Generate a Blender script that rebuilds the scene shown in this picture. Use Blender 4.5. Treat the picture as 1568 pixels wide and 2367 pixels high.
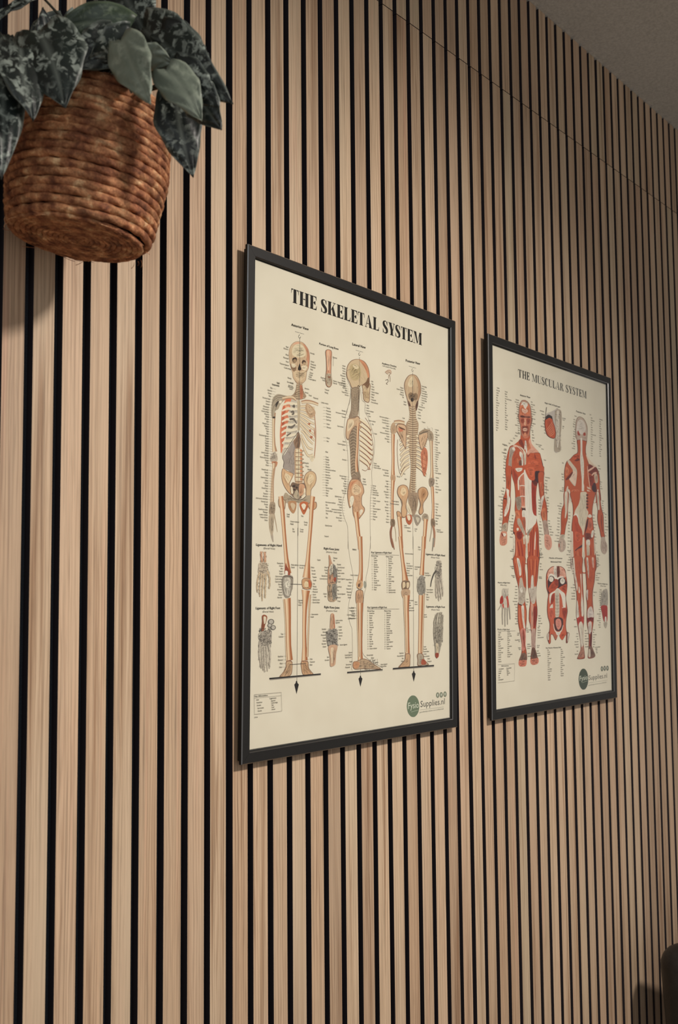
import bpy, math, random
from mathutils import Vector, Matrix, noise
random.seed(7)
for o in list(bpy.data.objects): bpy.data.objects.remove(o)
S = bpy.context.scene; COL = S.collection
V = Vector
# ------------------------------------------------------------- camera, light, exposure
FLOOR_TO_EYE = 1.695                     # the wall's own zero level above the floor
cd = bpy.data.cameras.new('camera'); cam = bpy.data.objects.new('camera', cd); COL.objects.link(cam); S.camera = cam
_r = V((0.65097646, -0.75904888, -0.00862831)); _u = V((-0.05309534, -0.0568685, 0.99696884)); _f = V((0.75723875, 0.64854512, 0.07732201))
cam.matrix_world = Matrix(((_r.x, _u.x, -_f.x, -0.9551462), (_r.y, _u.y, -_f.y, -1.02111778), (_r.z, _u.z, -_f.z, -0.11493697 + FLOOR_TO_EYE), (0, 0, 0, 1)))
cd.sensor_fit = 'VERTICAL'; cd.sensor_height = 36.0; cd.lens = 34.97; cd.clip_start = 0.02; cd.clip_end = 50
cd.dof.use_dof = True; cd.dof.focus_distance = 1.62; cd.dof.aperture_fstop = 8.0

W = bpy.data.worlds.new('world'); S.world = W; W.use_nodes = True
W.node_tree.nodes['Background'].inputs[0].default_value = (1.0, 0.95, 0.90, 1)
W.node_tree.nodes['Background'].inputs[1].default_value = 0.40

def spot(name, loc, aim, power, size, blend, radius, col):
    d = bpy.data.lights.new(name, 'SPOT'); d.energy = power; d.spot_size = math.radians(size); d.spot_blend = blend
    d.shadow_soft_size = radius; d.color = col
    o = bpy.data.objects.new(name, d); COL.objects.link(o); o.location = loc
    o.rotation_euler = (V(aim) - V(loc)).to_track_quat('-Z', 'Y').to_euler(); return o
spot('ceiling_downlight', (0.42, -1.72, 1.08 + FLOOR_TO_EYE), (0.10, 0.0, -1.40 + FLOOR_TO_EYE), 208, 106, 1.0, 0.11, (1.0, 0.91, 0.83))
ad = bpy.data.lights.new('window_daylight', 'AREA'); ad.shape = 'RECTANGLE'; ad.size = 1.2; ad.size_y = 0.8; ad.energy = 5.5; ad.color = (0.86, 0.93, 1.0)
ao = bpy.data.objects.new('window_daylight', ad); COL.objects.link(ao); ao.location = (-1.75, -1.95, 0.70 + FLOOR_TO_EYE)
ao.rotation_euler = (V((0.4, 0, 1.5)) - V(ao.location)).to_track_quat('-Z', 'Y').to_euler()
S.view_settings.view_transform = 'Standard'; S.view_settings.look = 'None'; S.view_settings.gamma = 1
S.view_settings.use_curve_mapping = False; S.view_settings.exposure = 0.0

# ------------------------------------------------------------- helpers
def lin(h):
    h = h.lstrip('#'); c = [int(h[i:i+2], 16) / 255 for i in (0, 2, 4)]
    return tuple(((x / 12.92) if x <= 0.04045 else ((x + 0.055) / 1.055) ** 2.4) for x in c) + (1.0,)
class N:                                  # small node-graph writer
    def __init__(s, name, rough=0.5, spec=0.5):
        s.m = bpy.data.materials.new(name); s.m.use_nodes = True; s.t = s.m.node_tree
        s.b = s.t.nodes['Principled BSDF']; s.b.inputs['Roughness'].default_value = rough
        s.b.inputs['Specular IOR Level'].default_value = spec
    def n(s, typ, **k):
        x = s.t.nodes.new(typ)
        for a, v in k.items():
            if a.startswith('i_'): x.inputs[a[2:].replace('_', ' ')].default_value = v
            else: setattr(x, a, v)
        return x
    def l(s, a, b): s.t.links.new(a, b)
    def mapped(s, scale, out='Object'):
        tc = s.n('ShaderNodeTexCoord'); mp = s.n('ShaderNodeMapping'); mp.inputs['Scale'].default_value = scale
        s.l(tc.outputs[out], mp.inputs['Vector']); return mp
    def ramp(s, fac, stops):
        r = s.n('ShaderNodeValToRGB'); e = r.color_ramp.elements
        while len(e) > 1: e.remove(e[-1])
        e[0].position = stops[0][0]; e[0].color = stops[0][1]
        for p, c in stops[1:]:
            q = e.new(p); q.color = c
        s.l(fac, r.inputs['Fac']); return r
    def mix(s, a, b, fac, mode='MIX'):
        x = s.n('ShaderNodeMix', data_type='RGBA', blend_type=mode)
        for v, k in ((fac, 0), (a, 6), (b, 7)):
            if hasattr(v, 'links') or hasattr(v, 'is_linked'): s.l(v, x.inputs[k])
            else: x.inputs[k].default_value = v
        return x.outputs[2]
    def math(s, op, a, b=0.5):
        x = s.n('ShaderNodeMath', operation=op)
        for i, v in enumerate((a, b)):
            if hasattr(v, 'is_linked'): s.l(v, x.inputs[i])
            else: x.inputs[i].default_value = v
        return x.outputs[0]
    def bump(s, h, strength, dist=0.001):
        b = s.n('ShaderNodeBump'); b.inputs['Strength'].default_value = strength; b.inputs['Distance'].default_value = dist
        s.l(h, b.inputs['Height']); s.l(b.outputs[0], s.b.inputs['Normal'])
    def col(s, c):
        if hasattr(c, 'is_linked'): s.l(c, s.b.inputs['Base Color'])
        else: s.b.inputs['Base Color'].default_value = c
G4 = lambda v: (v, v, v, 1)

def mesh(name, verts, faces, mats, parent=None, smooth=False, fm=None, bevel=0):
    me = bpy.data.meshes.new(name); me.from_pydata([tuple(v) for v in verts], [], faces)
    for m in (mats if isinstance(mats, (list, tuple)) else [mats]): me.materials.append(m)
    if fm: me.polygons.foreach_set('material_index', fm)
    if smooth: me.polygons.foreach_set('use_smooth', [True] * len(faces))
    me.update()
    o = bpy.data.objects.new(name, me); COL.objects.link(o)
    if parent: o.parent = parent
    if bevel:
        b = o.modifiers.new('bevel', 'BEVEL'); b.width = bevel; b.segments = 2; b.limit_method = 'ANGLE'
    return o
def tag(o, label=None, cat=None, group=None, kind=None):
    for k, v in (('label', label), ('category', cat), ('group', group), ('kind', kind)):
        if v: o[k] = v
    return o
def empty(name, loc, rot=None):
    o = bpy.data.objects.new(name, None); COL.objects.link(o); o.location = loc; o.empty_display_size = 0.05
    if rot: o.rotation_euler = rot
    return o
class B:                                  # collects solids for one mesh
    def __init__(s): s.v = []; s.f = []
    def box(s, x0, x1, y0, y1, z0, z1):
        n = len(s.v); s.v += [(x, y, z) for x in (x0, x1) for y in (y0, y1) for z in (z0, z1)]
        s.f += [tuple(n + i for i in q) for q in ((0, 1, 3, 2), (4, 6, 7, 5), (0, 4, 5, 1), (2, 3, 7, 6), (0, 2, 6, 4), (1, 5, 7, 3))]
    def tube(s, pts, rad, seg=10, cap=True):
        pts = [V(p) for p in pts]; n0 = len(s.v); t0 = (pts[1] - pts[0]).normalized()
        a = t0.orthogonal().normalized()
        for i, p in enumerate(pts):
            t = (pts[min(i + 1, len(pts) - 1)] - pts[max(i - 1, 0)]).normalized()
            a = (a - t * a.dot(t)).normalized(); b = t.cross(a)
            r = rad[i] if isinstance(rad, (list, tuple)) else rad
            for k in range(seg):
                th = 2 * math.pi * k / seg; s.v.append(tuple(p + a * (math.cos(th) * r) + b * (math.sin(th) * r)))
        for i in range(len(pts) - 1):
            for k in range(seg):
                k2 = (k + 1) % seg; s.f.append((n0 + i * seg + k, n0 + i * seg + k2, n0 + (i + 1) * seg + k2, n0 + (i + 1) * seg + k))
        if cap:
            s.f.append(tuple(n0 + k for k in range(seg))[::-1]); e = n0 + (len(pts) - 1) * seg; s.f.append(tuple(e + k for k in range(seg)))
    def out(s, name, m, parent=None, **k): return mesh(name, s.v, s.f, m, parent, **k)
def bez(a, b, c, n=10):
    a, b, c = V(a), V(b), V(c); return [a.lerp(b, t / n).lerp(b.lerp(c, t / n), t / n) for t in range(n + 1)]

# ------------------------------------------------------------- materials
def wood(name, base, dark, pink, pale):
    w = N(name, 0.55, 0.3)
    inf = w.n('ShaderNodeObjectInfo'); tc = w.n('ShaderNodeTexCoord')
    off = w.n('ShaderNodeVectorMath', operation='MULTIPLY_ADD')
    cmb = w.n('ShaderNodeCombineXYZ'); w.l(inf.outputs['Random'], cmb.inputs[0]); w.l(inf.outputs['Random'], cmb.inputs[2])
    off.inputs[1].default_value = (37, 0, 91); w.l(cmb.outputs[0], off.inputs[0]); w.l(tc.outputs['Object'], off.inputs[2])
    def nz(scale, detail, rough, dist):
        mp = w.n('ShaderNodeMapping'); mp.inputs['Scale'].default_value = scale; w.l(off.outputs[0], mp.inputs['Vector'])
        x = w.n('ShaderNodeTexNoise'); x.inputs['Scale'].default_value = 1; x.inputs['Detail'].default_value = detail
        x.inputs['Roughness'].default_value = rough; x.inputs['Distortion'].default_value = dist
        w.l(mp.outputs[0], x.inputs['Vector']); return x.outputs['Fac']
    broad = nz((70, 10, 1.3), 2, 0.5, 0.8); streak = nz((260, 30, 3.5), 4, 0.6, 0.4); fine = nz((1100, 100, 22), 2, 0.6, 0)
    blot = nz((18, 5, 2.2), 2, 0.5, 0)
    c = w.ramp(broad, [(0.30, lin(dark)), (0.47, lin(base)), (0.62, lin(base)), (0.78, lin(pink))]).outputs[0]
    st = w.ramp(streak, [(0.28, G4(0.50)), (0.40, G4(0.84)), (0.50, G4(1.0)), (0.62, G4(1.06)), (0.75, G4(1.12))]).outputs[0]
    c = w.mix(c, st, 0.85, 'MULTIPLY')
    mp = w.n('ShaderNodeMapping'); mp.inputs['Scale'].default_value = (1, 0.3, 0.055); w.l(off.outputs[0], mp.inputs['Vector'])
    wv = w.n('ShaderNodeTexWave', wave_type='BANDS', bands_direction='X', wave_profile='SIN'); wv.inputs['Scale'].default_value = 62; wv.inputs['Distortion'].default_value = 9.0
    wv.inputs['Detail'].default_value = 2.0; wv.inputs['Detail Scale'].default_value = 1.1; wv.inputs['Detail Roughness'].default_value = 0.55; w.l(mp.outputs[0], wv.inputs['Vector'])
    band = w.ramp(wv.outputs['Fac'], [(0.0, (0.66, 0.60, 0.56, 1)), (0.22, (0.86, 0.83, 0.81, 1)), (0.5, G4(1.0)), (0.8, G4(1.05)), (1.0, (1.08, 1.07, 1.05, 1))]).outputs[0]
    w_amt = w.ramp(nz((35, 10, 3.0), 2, 0.5, 0), [(0.35, G4(0.15)), (0.6, G4(0.85))]).outputs[0]
    c = w.mix(c, band, w_amt, 'MULTIPLY')
    fi = w.ramp(fine, [(0.32, G4(0.80)), (0.50, G4(1.0)), (0.7, G4(1.05))]).outputs[0]
    c = w.mix(c, fi, 0.8, 'MULTIPLY')
    c = w.mix(c, lin(pale), w.ramp(blot, [(0.45, G4(0)), (0.75, G4(0.55))]).outputs[0])
    tone = w.ramp(inf.outputs['Random'], [(0.0, (0.80, 0.74, 0.70, 1)), (0.2, (1.02, 0.95, 0.91, 1)), (0.4, (0.92, 0.94, 0.90, 1)), (0.6, (1.08, 1.04, 1.0, 1)), (0.8, (0.90, 0.82, 0.76, 1)), (1.0, (1.0, 0.98, 0.95, 1))]).outputs[0]
    c = w.mix(c, tone, 1.0, 'MULTIPLY')
    w.col(c); w.bump(streak, 0.12, 0.0006); return w.m
M_OAK = wood('oak_veneer', '#C8B197', '#A0846A', '#CBA991', '#CDBCA4')
x = N('black_felt', 0.95, 0.1); fz = x.n('ShaderNodeTexNoise', i_Scale=700.0, i_Detail=3.0)
x.l(x.mapped((1, 1, 1)).outputs[0], fz.inputs['Vector']); x.col(x.ramp(fz.outputs['Fac'], [(0.3, lin('#31363D')), (0.7, lin('#40464E'))]).outputs[0]); x.bump(fz.outputs['Fac'], 0.4, 0.0008); M_FELT = x.m
x = N('black_core', 0.7, 0.2); x.col(lin('#332E32')); M_CORE = x.m
x = N('grey_plaster', 0.9, 0.2); a = x.n('ShaderNodeTexNoise', i_Scale=2.2, i_Detail=5.0); b = x.n('ShaderNodeTexNoise', i_Scale=180.0, i_Detail=3.0)
mp = x.mapped((1, 1, 1)); x.l(mp.outputs[0], a.inputs['Vector']); x.l(mp.outputs[0], b.inputs['Vector'])
c = x.ramp(a.outputs['Fac'], [(0.3, lin('#CDCDC6')), (0.7, lin('#DEDDD6'))]).outputs[0]
x.col(x.mix(c, x.ramp(b.outputs['Fac'], [(0.3, G4(0.8)), (0.7, G4(1.1))]).outputs[0], 0.8, 'MULTIPLY')); x.bump(b.outputs['Fac'], 0.25, 0.002); M_CEIL = x.m
x = N('white_plaster', 0.9, 0.2); x.col(lin('#CFC8BC')); M_WALL = x.m
x = N('vinyl_floor', 0.5, 0.4); a = x.n('ShaderNodeTexNoise', i_Scale=6.0, i_Detail=4.0); x.l(x.mapped((1, 8, 1)).outputs[0], a.inputs['Vector'])
x.col(x.ramp(a.outputs['Fac'], [(0.3, lin('#6E5A48')), (0.7, lin('#8C7660'))]).outputs[0]); M_FLOOR = x.m
def framemat():
    x = N('black_grained_frame', 0.5, 0.35); a = x.n('ShaderNodeTexNoise', i_Scale=900.0, i_Detail=4.0, i_Roughness=0.7)
    x.l(x.mapped((1, 1, 1)).outputs[0], a.inputs['Vector'])
    x.col(x.ramp(a.outputs['Fac'], [(0.35, lin('#0E0E0E')), (0.65, lin('#201F1D'))]).outputs[0]); x.bump(a.outputs['Fac'], 0.35, 0.0004); return x.m
M_FRAME = framemat()
x = N('polished_frame_edge', 0.28, 0.5); x.col(G4(0.24)); x.b.inputs['Metallic'].default_value = 1.0; M_EDGE = x.m
x = N('poster_paper', 0.6, 0.2); a = x.n('ShaderNodeTexNoise', i_Scale=12.0, i_Detail=3.0); x.l(x.mapped((1, 1, 1)).outputs[0], a.inputs['Vector'])
x.col(x.ramp(a.outputs['Fac'], [(0.3, lin('#D9D1BD')), (0.7, lin('#E0D9C6'))]).outputs[0]); M_PAPER = x.m
x = N('printed_ink', 0.6, 0.2); a = x.n('ShaderNodeAttribute', attribute_name='ink'); x.col(a.outputs['Color']); M_INK = x.m
def glassmat():
    m = bpy.data.materials.new('acrylic_glazing'); m.use_nodes = True; t = m.node_tree; t.nodes.remove(t.nodes['Principled BSDF'])
    o = t.nodes['Material Output']; tr = t.nodes.new('ShaderNodeBsdfTransparent'); gl = t.nodes.new('ShaderNodeBsdfGlossy'); fr = t.nodes.new('ShaderNodeFresnel'); mx = t.nodes.new('ShaderNodeMixShader')
    fr.inputs[0].default_value = 1.45; gl.inputs['Roughness'].default_value = 0.03; tr.inputs[0].default_value = (0.985, 0.99, 0.985, 1)
    geo = t.nodes.new('ShaderNodeNewGeometry'); inv = t.nodes.new('ShaderNodeMath'); inv.operation = 'SUBTRACT'; inv.inputs[0].default_value = 1; t.links.new(geo.outputs['Backfacing'], inv.inputs[1]); mu = t.nodes.new('ShaderNodeMath'); mu.operation = 'MULTIPLY'; t.links.new(inv.outputs[0], mu.inputs[0]); t.links.new(fr.outputs[0], mu.inputs[1]); t.links.new(mu.outputs[0], mx.inputs[0]); t.links.new(tr.outputs[0], mx.inputs[1]); t.links.new(gl.outputs[0], mx.inputs[2]); t.links.new(mx.outputs[0], o.inputs[0]); return m
M_GLASS = glassmat()
def ropemat():
    x = N('twisted_seagrass', 0.75, 0.25); at = x.n('ShaderNodeAttribute', attribute_name='rope')
    mp = x.mapped((1, 1, 1)); a = x.n('ShaderNodeTexNoise', i_Scale=60.0, i_Detail=5.0, i_Roughness=0.65); x.l(mp.outputs[0], a.inputs['Vector'])
    f = x.n('ShaderNodeTexNoise', i_Scale=420.0, i_Detail=3.0); x.l(mp.outputs[0], f.inputs['Vector'])
    c = x.ramp(a.outputs['Fac'], [(0.28, lin('#563328')), (0.43, lin('#8C5A40')), (0.57, lin('#B98560')), (0.72, lin('#E6C59C'))]).outputs[0]
    c = x.mix(c, x.ramp(f.outputs['Fac'], [(0.3, G4(0.6)), (0.6, G4(1.05))]).outputs[0], 0.7, 'MULTIPLY')
    c = x.mix(c, at.outputs['Color'], 1.0, 'MULTIPLY'); x.col(c); x.bump(f.outputs['Fac'], 0.6, 0.0012); return x.m
M_ROPE = ropemat()
def leafmat(name, dark, mid, silver, lo, hi, amount):
    x = N(name, 0.45, 0.45); inf = x.n('ShaderNodeObjectInfo')
    tc = x.n('ShaderNodeTexCoord'); ad = x.n('ShaderNodeVectorMath', operation='ADD'); x.l(tc.outputs['UV'], ad.inputs[0]); x.l(inf.outputs['Random'], ad.inputs[1])
    def nz(sc, d, r, dist=0.0, stretch=(1, 1, 1)):
        mp = x.n('ShaderNodeMapping'); mp.inputs['Scale'].default_value = stretch; x.l(ad.outputs[0], mp.inputs['Vector'])
        t = x.n('ShaderNodeTexNoise', i_Scale=sc, i_Detail=d, i_Roughness=r, i_Distortion=dist); x.l(mp.outputs[0], t.inputs['Vector']); return t.outputs['Fac']
    spots = nz(120.0, 3.0, 0.6, 0.6); zone = nz(38.0, 2.0, 0.5); tint = nz(25.0, 2.0, 0.5)
    base = x.ramp(tint, [(0.35, lin(dark)), (0.65, lin(mid))]).outputs[0]
    sp = x.math('MULTIPLY', x.ramp(spots, [(lo, G4(0)), (hi, G4(1))]).outputs[0], x.ramp(zone, [(0.38, G4(0.15)), (0.58, G4(1))]).outputs[0])
    at = x.n('ShaderNodeAttribute', attribute_name='rim')
    sp = x.math('MAXIMUM', x.math('MULTIPLY', sp, amount), x.math('MULTIPLY', at.outputs['Fac'], 0.55))
    x.col(x.mix(base, lin(silver), sp)); x.bump(spots, 0.2, 0.001); return x.m
M_LEAF = leafmat('satin_pothos_leaf', '#0F1615', '#1B2622', '#98A299', 0.50, 0.60, 0.85)
M_LEAFPALE = leafmat('pale_leaf', '#6C7669', '#7E887A', '#A3AB9B', 0.45, 0.65, 0.6)
M_LEAFGREEN = leafmat('plain_leaf', '#2C3A2D', '#3A4936', '#8C9A80', 0.52, 0.66, 0.6)
x = N('plant_stem', 0.6, 0.3); x.col(lin('#2B2A20')); M_STEM = x.m
x = N('potting_soil', 0.95, 0.1); x.col(lin('#17120F')); M_SOIL = x.m
def leather():
    x = N('black_leather', 0.5, 0.4); x.b.inputs['Coat Weight'].default_value = 0.35; x.b.inputs['Coat Roughness'].default_value = 0.34; mp = x.mapped((1, 1, 1)); a = x.n('ShaderNodeTexVoronoi', i_Scale=420.0); b = x.n('ShaderNodeTexNoise', i_Scale=90.0, i_Detail=5.0)
    x.l(mp.outputs[0], a.inputs['Vector']); x.l(mp.outputs[0], b.inputs['Vector'])
    x.col(x.ramp(b.outputs['Fac'], [(0.3, lin('#0C0D0E')), (0.7, lin('#1C1C1B'))]).outputs[0])
    x.bump(x.math('ADD', a.outputs['Distance'], b.outputs['Fac']), 0.5, 0.0009); return x.m
M_LEATHER = leather()
x = N('black_steel', 0.35, 0.5); x.col(lin('#1B1B1C')); x.b.inputs['Metallic'].default_value = 0.7; M_STEEL = x.m

# ------------------------------------------------------------- the room
Z0 = FLOOR_TO_EYE; CEIL = 1.1516 + Z0; SEAM = 0.9053 + Z0; PITCH = 0.04
b = B(); b.box(-2.9, 4.4, 0.020, 0.14, -0.02, CEIL + 0.1); wall = b.out('wall_back', M_WALL); tag(wall, 'wall clad from floor to ceiling in oak slat panels', 'wall', kind='structure')
b = B(); b.box(-2.9, 4.4, -3.6, 0.14, -0.06, 0.0); tag(b.out('floor', M_FLOOR), 'plain brown floor of the room', 'floor', kind='structure')
b = B(); b.box(-2.9, 4.4, -3.6, 0.14, CEIL, CEIL + 0.08); tag(b.out('ceiling', M_CEIL), 'rough grey plastered ceiling above the slatted wall', 'ceiling', kind='structure')
def slat_mesh(h, w=0.0283):
    b = B(); b.box(-w / 2, w / 2, -0.0004, 0.0115, 0, h)
    me = bpy.data.meshes.new('slat'); me.from_pydata(b.v, [], b.f); me.materials.append(M_OAK); me.materials.append(M_CORE)
    for p in me.polygons:
        p.material_index = 0 if p.normal.y < -0.5 else 1
    me.update(); return me
sm_low = slat_mesh(SEAM - 0.0004 - 0.012); sm_up = slat_mesh(CEIL - SEAM - 0.0012 - 0.0005)
rnd = random.Random(3)
for row in (0, 1):
    for k in range(-4, 7):
        x0 = k * 15 * PITCH + (rnd.uniform(-0.0012, 0.0012) if row else 0); z0, z1 = ((0.012, SEAM - 0.0004), (SEAM + 0.0012, CEIL - 0.0005))[row]
        if row and k < -2: continue
        b = B(); b.box(x0 + 0.0006, x0 + 15 * PITCH - 0.0006, 0.0115, 0.020, z0, z1)
        pn = b.out('slat_panel', M_FELT, wall)
        pn['label'] = 'black felt-backed oak slat panel of the ' + ('top row' if row else 'lower row')
        for i in range(15):
            wv = 0.5 * 0.0012 * (1 if i == 0 else (-1 if i == 14 else 0))
            s = bpy.data.objects.new('slat', (sm_low, sm_up)[row]); COL.objects.link(s); s.parent = pn
            s.location = (x0 + (i + 0.5) * PITCH + wv, 0, z0)

# ------------------------------------------------------------- framed charts
PAL = ['#2B2723', '#77726A', '#8A6E58', '#C8AE8E', '#C08A6C', '#D8CBAC', '#D8A98C', '#3B2C22', '#A08768', '#B49C7C', '#1F1712', '#8D7258', '#DCCFB2', '#D3BD9B', '#7D6751', '#8D7862', '#7D5A44', '#8A6D55', '#A18B72', '#C9B595', '#5B4536', '#B5785A', '#A79A84', '#5B5044', '#3B332B', '#E0D6BE', '#B7AB98', '#6E655A', '#B9805E', '#A08D76', '#4A3F36', '#BDA78B', '#A9957C', '#A79A8A', '#B5A48C', '#BEB5A4', '#D07C5A', '#E0A07C', '#C4694A', '#DBD0B7', '#6F6659', '#6A6258', '#9C9188', '#8B6F58', '#3E342C', '#7A7068', '#8D7866', '#D9C8A8', '#B89A7A', '#C9AE8D', '#A8674A', '#A6775A', '#D8CBAE', '#C9B798', '#7A6650', '#B99A7B', '#D8C9A9', '#6D5644', '#CC7D55', '#9B7A60', '#CDA982', '#DCC9A6', '#CBAE88', '#D9C4A0', '#7B6553', '#C79A78', '#DDD0B4', '#3D3028', '#B3A58C', '#A99A82', '#3A2E26', '#6E6152', '#B08560', '#C8B394', '#B9673F', '#E2D9C2', '#C9B394', '#C79B74', '#9A5038', '#E0DACB', '#8F877A', '#C9C2B2', '#E4DECC', '#6F685E', '#4A362B', '#C79C74', '#DCC8A2', '#B8603C', '#6B4A35', '#BE9E7C', '#6A4F3C', '#C29B76', '#7E4A34', '#1D1917', '#8D867C', '#5E584F', '#2B2622', '#1F1B18', '#C9B392', '#C98D6A', '#B9A67F', '#D8C8A6', '#7D5F48', '#C5AC88', '#8A6D50', '#3A2A20', '#6E533F', '#7D7468', '#8C7A66', '#CDBB9E', '#8F7D68', '#C9B79A', '#57483B', '#C7A988', '#D9C6A6', '#8D6A52', '#DDD0B3', '#A9563F', '#8F7A66', '#C79F7C', '#D9BE9B', '#E0D8C2', '#7D5A42', '#8A6147', '#C48A66', '#CBA37C', '#5B4030', '#98988A', '#C49B78', '#B69D80', '#C08E68', '#564A40', '#C5AC8C', '#B28F70', '#D9C9A8', '#8D765C', '#2A201A', '#5E4334', '#4A382C', '#A68D72', '#DAC9A9', '#5E4737', '#8C735E', '#DCCDAF', '#BF7758', '#CF8A68', '#8C4632', '#7A5A46', '#CBAB8A', '#C27A5C', '#6E4E3A', '#9D8A72', '#33271F', '#B69A7C', '#A9977F', '#6B5B4A', '#BB9878', '#9C8B78', '#5D5044', '#86705A', '#8B5E48', '#B9A98F', '#A3765C', '#9A8C78', '#8F8678', '#C9A47E', '#DCC5A0', '#C39B74', '#B28760', '#A18A72', '#DED1B5', '#5E4D3F', '#B2603F', '#DFD2B6', '#9C9080', '#C7BDA8', '#C79F7A', '#A99A84', '#8C725B', '#D6C2A0', '#C0A284', '#9A9488', '#4E4840', '#C09C78', '#ADA08C', '#A5553C', '#D09A7C', '#D9B496', '#B9AC94', '#8C5A44', '#7B5F4B', '#8B857A', '#C9B29A', '#9D6C52', '#9D8C78', '#6D6154', '#C49A7C', '#6E4E3C', '#BFB09A', '#5E5246', '#C3AE90', '#4A4038', '#8E5238', '#D9CDB4', '#6B655C', '#B6B0A4', '#ABA294', '#3F3A34', '#B9B0A0', '#B98F72', '#8B867C', '#CFC6B2', '#A04A34', '#B39A7E', '#8A8478', '#433E37', '#C29D80', '#9A948A', '#36322C', '#C5A184', '#D9C4A6', '#7A5240', '#B4AA9A', '#4F4A43', '#A09888', '#38332D', '#C9BBA0', '#9A4632', '#7A7568', '#687760', '#D5D8C6', '#35342F', '#B9C2AC', '#8F8E80', '#6F6F62', '#7A7F6C', '#C9CCBC', '#34322D', '#8E6A58', '#C07358', '#B09A86', '#DDD6C8', '#CC7650', '#DDB09A', '#5E2A20', '#9A4630', '#E0A98A', '#8A3C28', '#5F241A', '#D08A68', '#5E241A', '#B4522F', '#7E301D', '#D9A089', '#8A3323', '#6B2A1C', '#A9988A', '#C7BCAE', '#7A4A3A', '#D9CBB6', '#BC5430', '#8A2F1E', '#CE6440', '#3E1C24', '#C87A60', '#E0D3C2', '#8A4434', '#9C8A78', '#5E4638', '#4E2E24', '#B9664C', '#B7A795', '#5A4A3E', '#A99A88', '#4A3E34', '#C2B29C', '#A3351F', '#6E2416', '#3C1A22', '#A23F28', '#B7A58F', '#3E241C', '#B9552F', '#C98A70', '#7E3E2C', '#AE9484', '#C9714E', '#CF9580', '#E2DAC6', '#D6C9B2', '#8A2A1C', '#3E1A18', '#DDD3BF', '#93301E', '#D28062', '#D8CDBB', '#B9AC9C', '#3A2A1E', '#6E5A4C', '#C98070', '#8E2F1E', '#7A5A4A', '#CC7A62', '#4E342A', '#C3B7A8', '#D09A84', '#8E2A1A', '#B99A8C', '#6E4A3C', '#CE7E66', '#7A6050', '#BBA898', '#D2C8BC', '#A4402C', '#8A5040', '#B1532F', '#9A8C7C', '#C8BCA8', '#DCC2AE', '#C4522F', '#D2704C', '#DCC8B0', '#7A2A1E', '#C7B09A', '#451A22', '#8C2E1C', '#D8BFAA', '#D3C4B2', '#8A3A28', '#D9D1C0', '#D0C4AE', '#8F8270', '#5E2418', '#B4492A', '#C65A38', '#4E1C22', '#C86A50', '#4E1A1C', '#7A3428', '#C9BBA6', '#E0D9C6', '#D6C8B6', '#D9B8A4', '#D3C6B4', '#D6CBB8', '#BBAD9A', '#B5A293', '#C9B09E', '#A4432E', '#7B6A60', '#6B4E46', '#BE5A3C', '#D9A48E', '#6E3526', '#3E1A1C', '#B54A2C', '#9C3A26', '#A23A24', '#C9BEAC', '#5E5044', '#C9614A', '#A53C26', '#4A2420', '#D08878', '#C2522F', '#B5664C', '#C9C1B2', '#D8CFBE', '#B3352A', '#D6CDBC', '#AE7A66', '#D8CDBC', '#8A2E1E', '#7A4638', '#D6C9B8', '#DDB6A4', '#D2C6BC', '#7E1E1A', '#6A1E1E', '#7A5A4C', '#CFC0AE', '#A8A094', '#4E473E', '#A42B22', '#C2BAAA', '#77706A', '#A82E22', '#B54A3C', '#CFC6B6', '#A59D90', '#5E5850', '#B9B0A6', '#A79A88', '#D2C8B8', '#5A5046', '#6E645C', '#3A2C28', '#B8502F', '#D58A68', '#1F1A1C', '#3F4A3C', '#5E6253']
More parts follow.
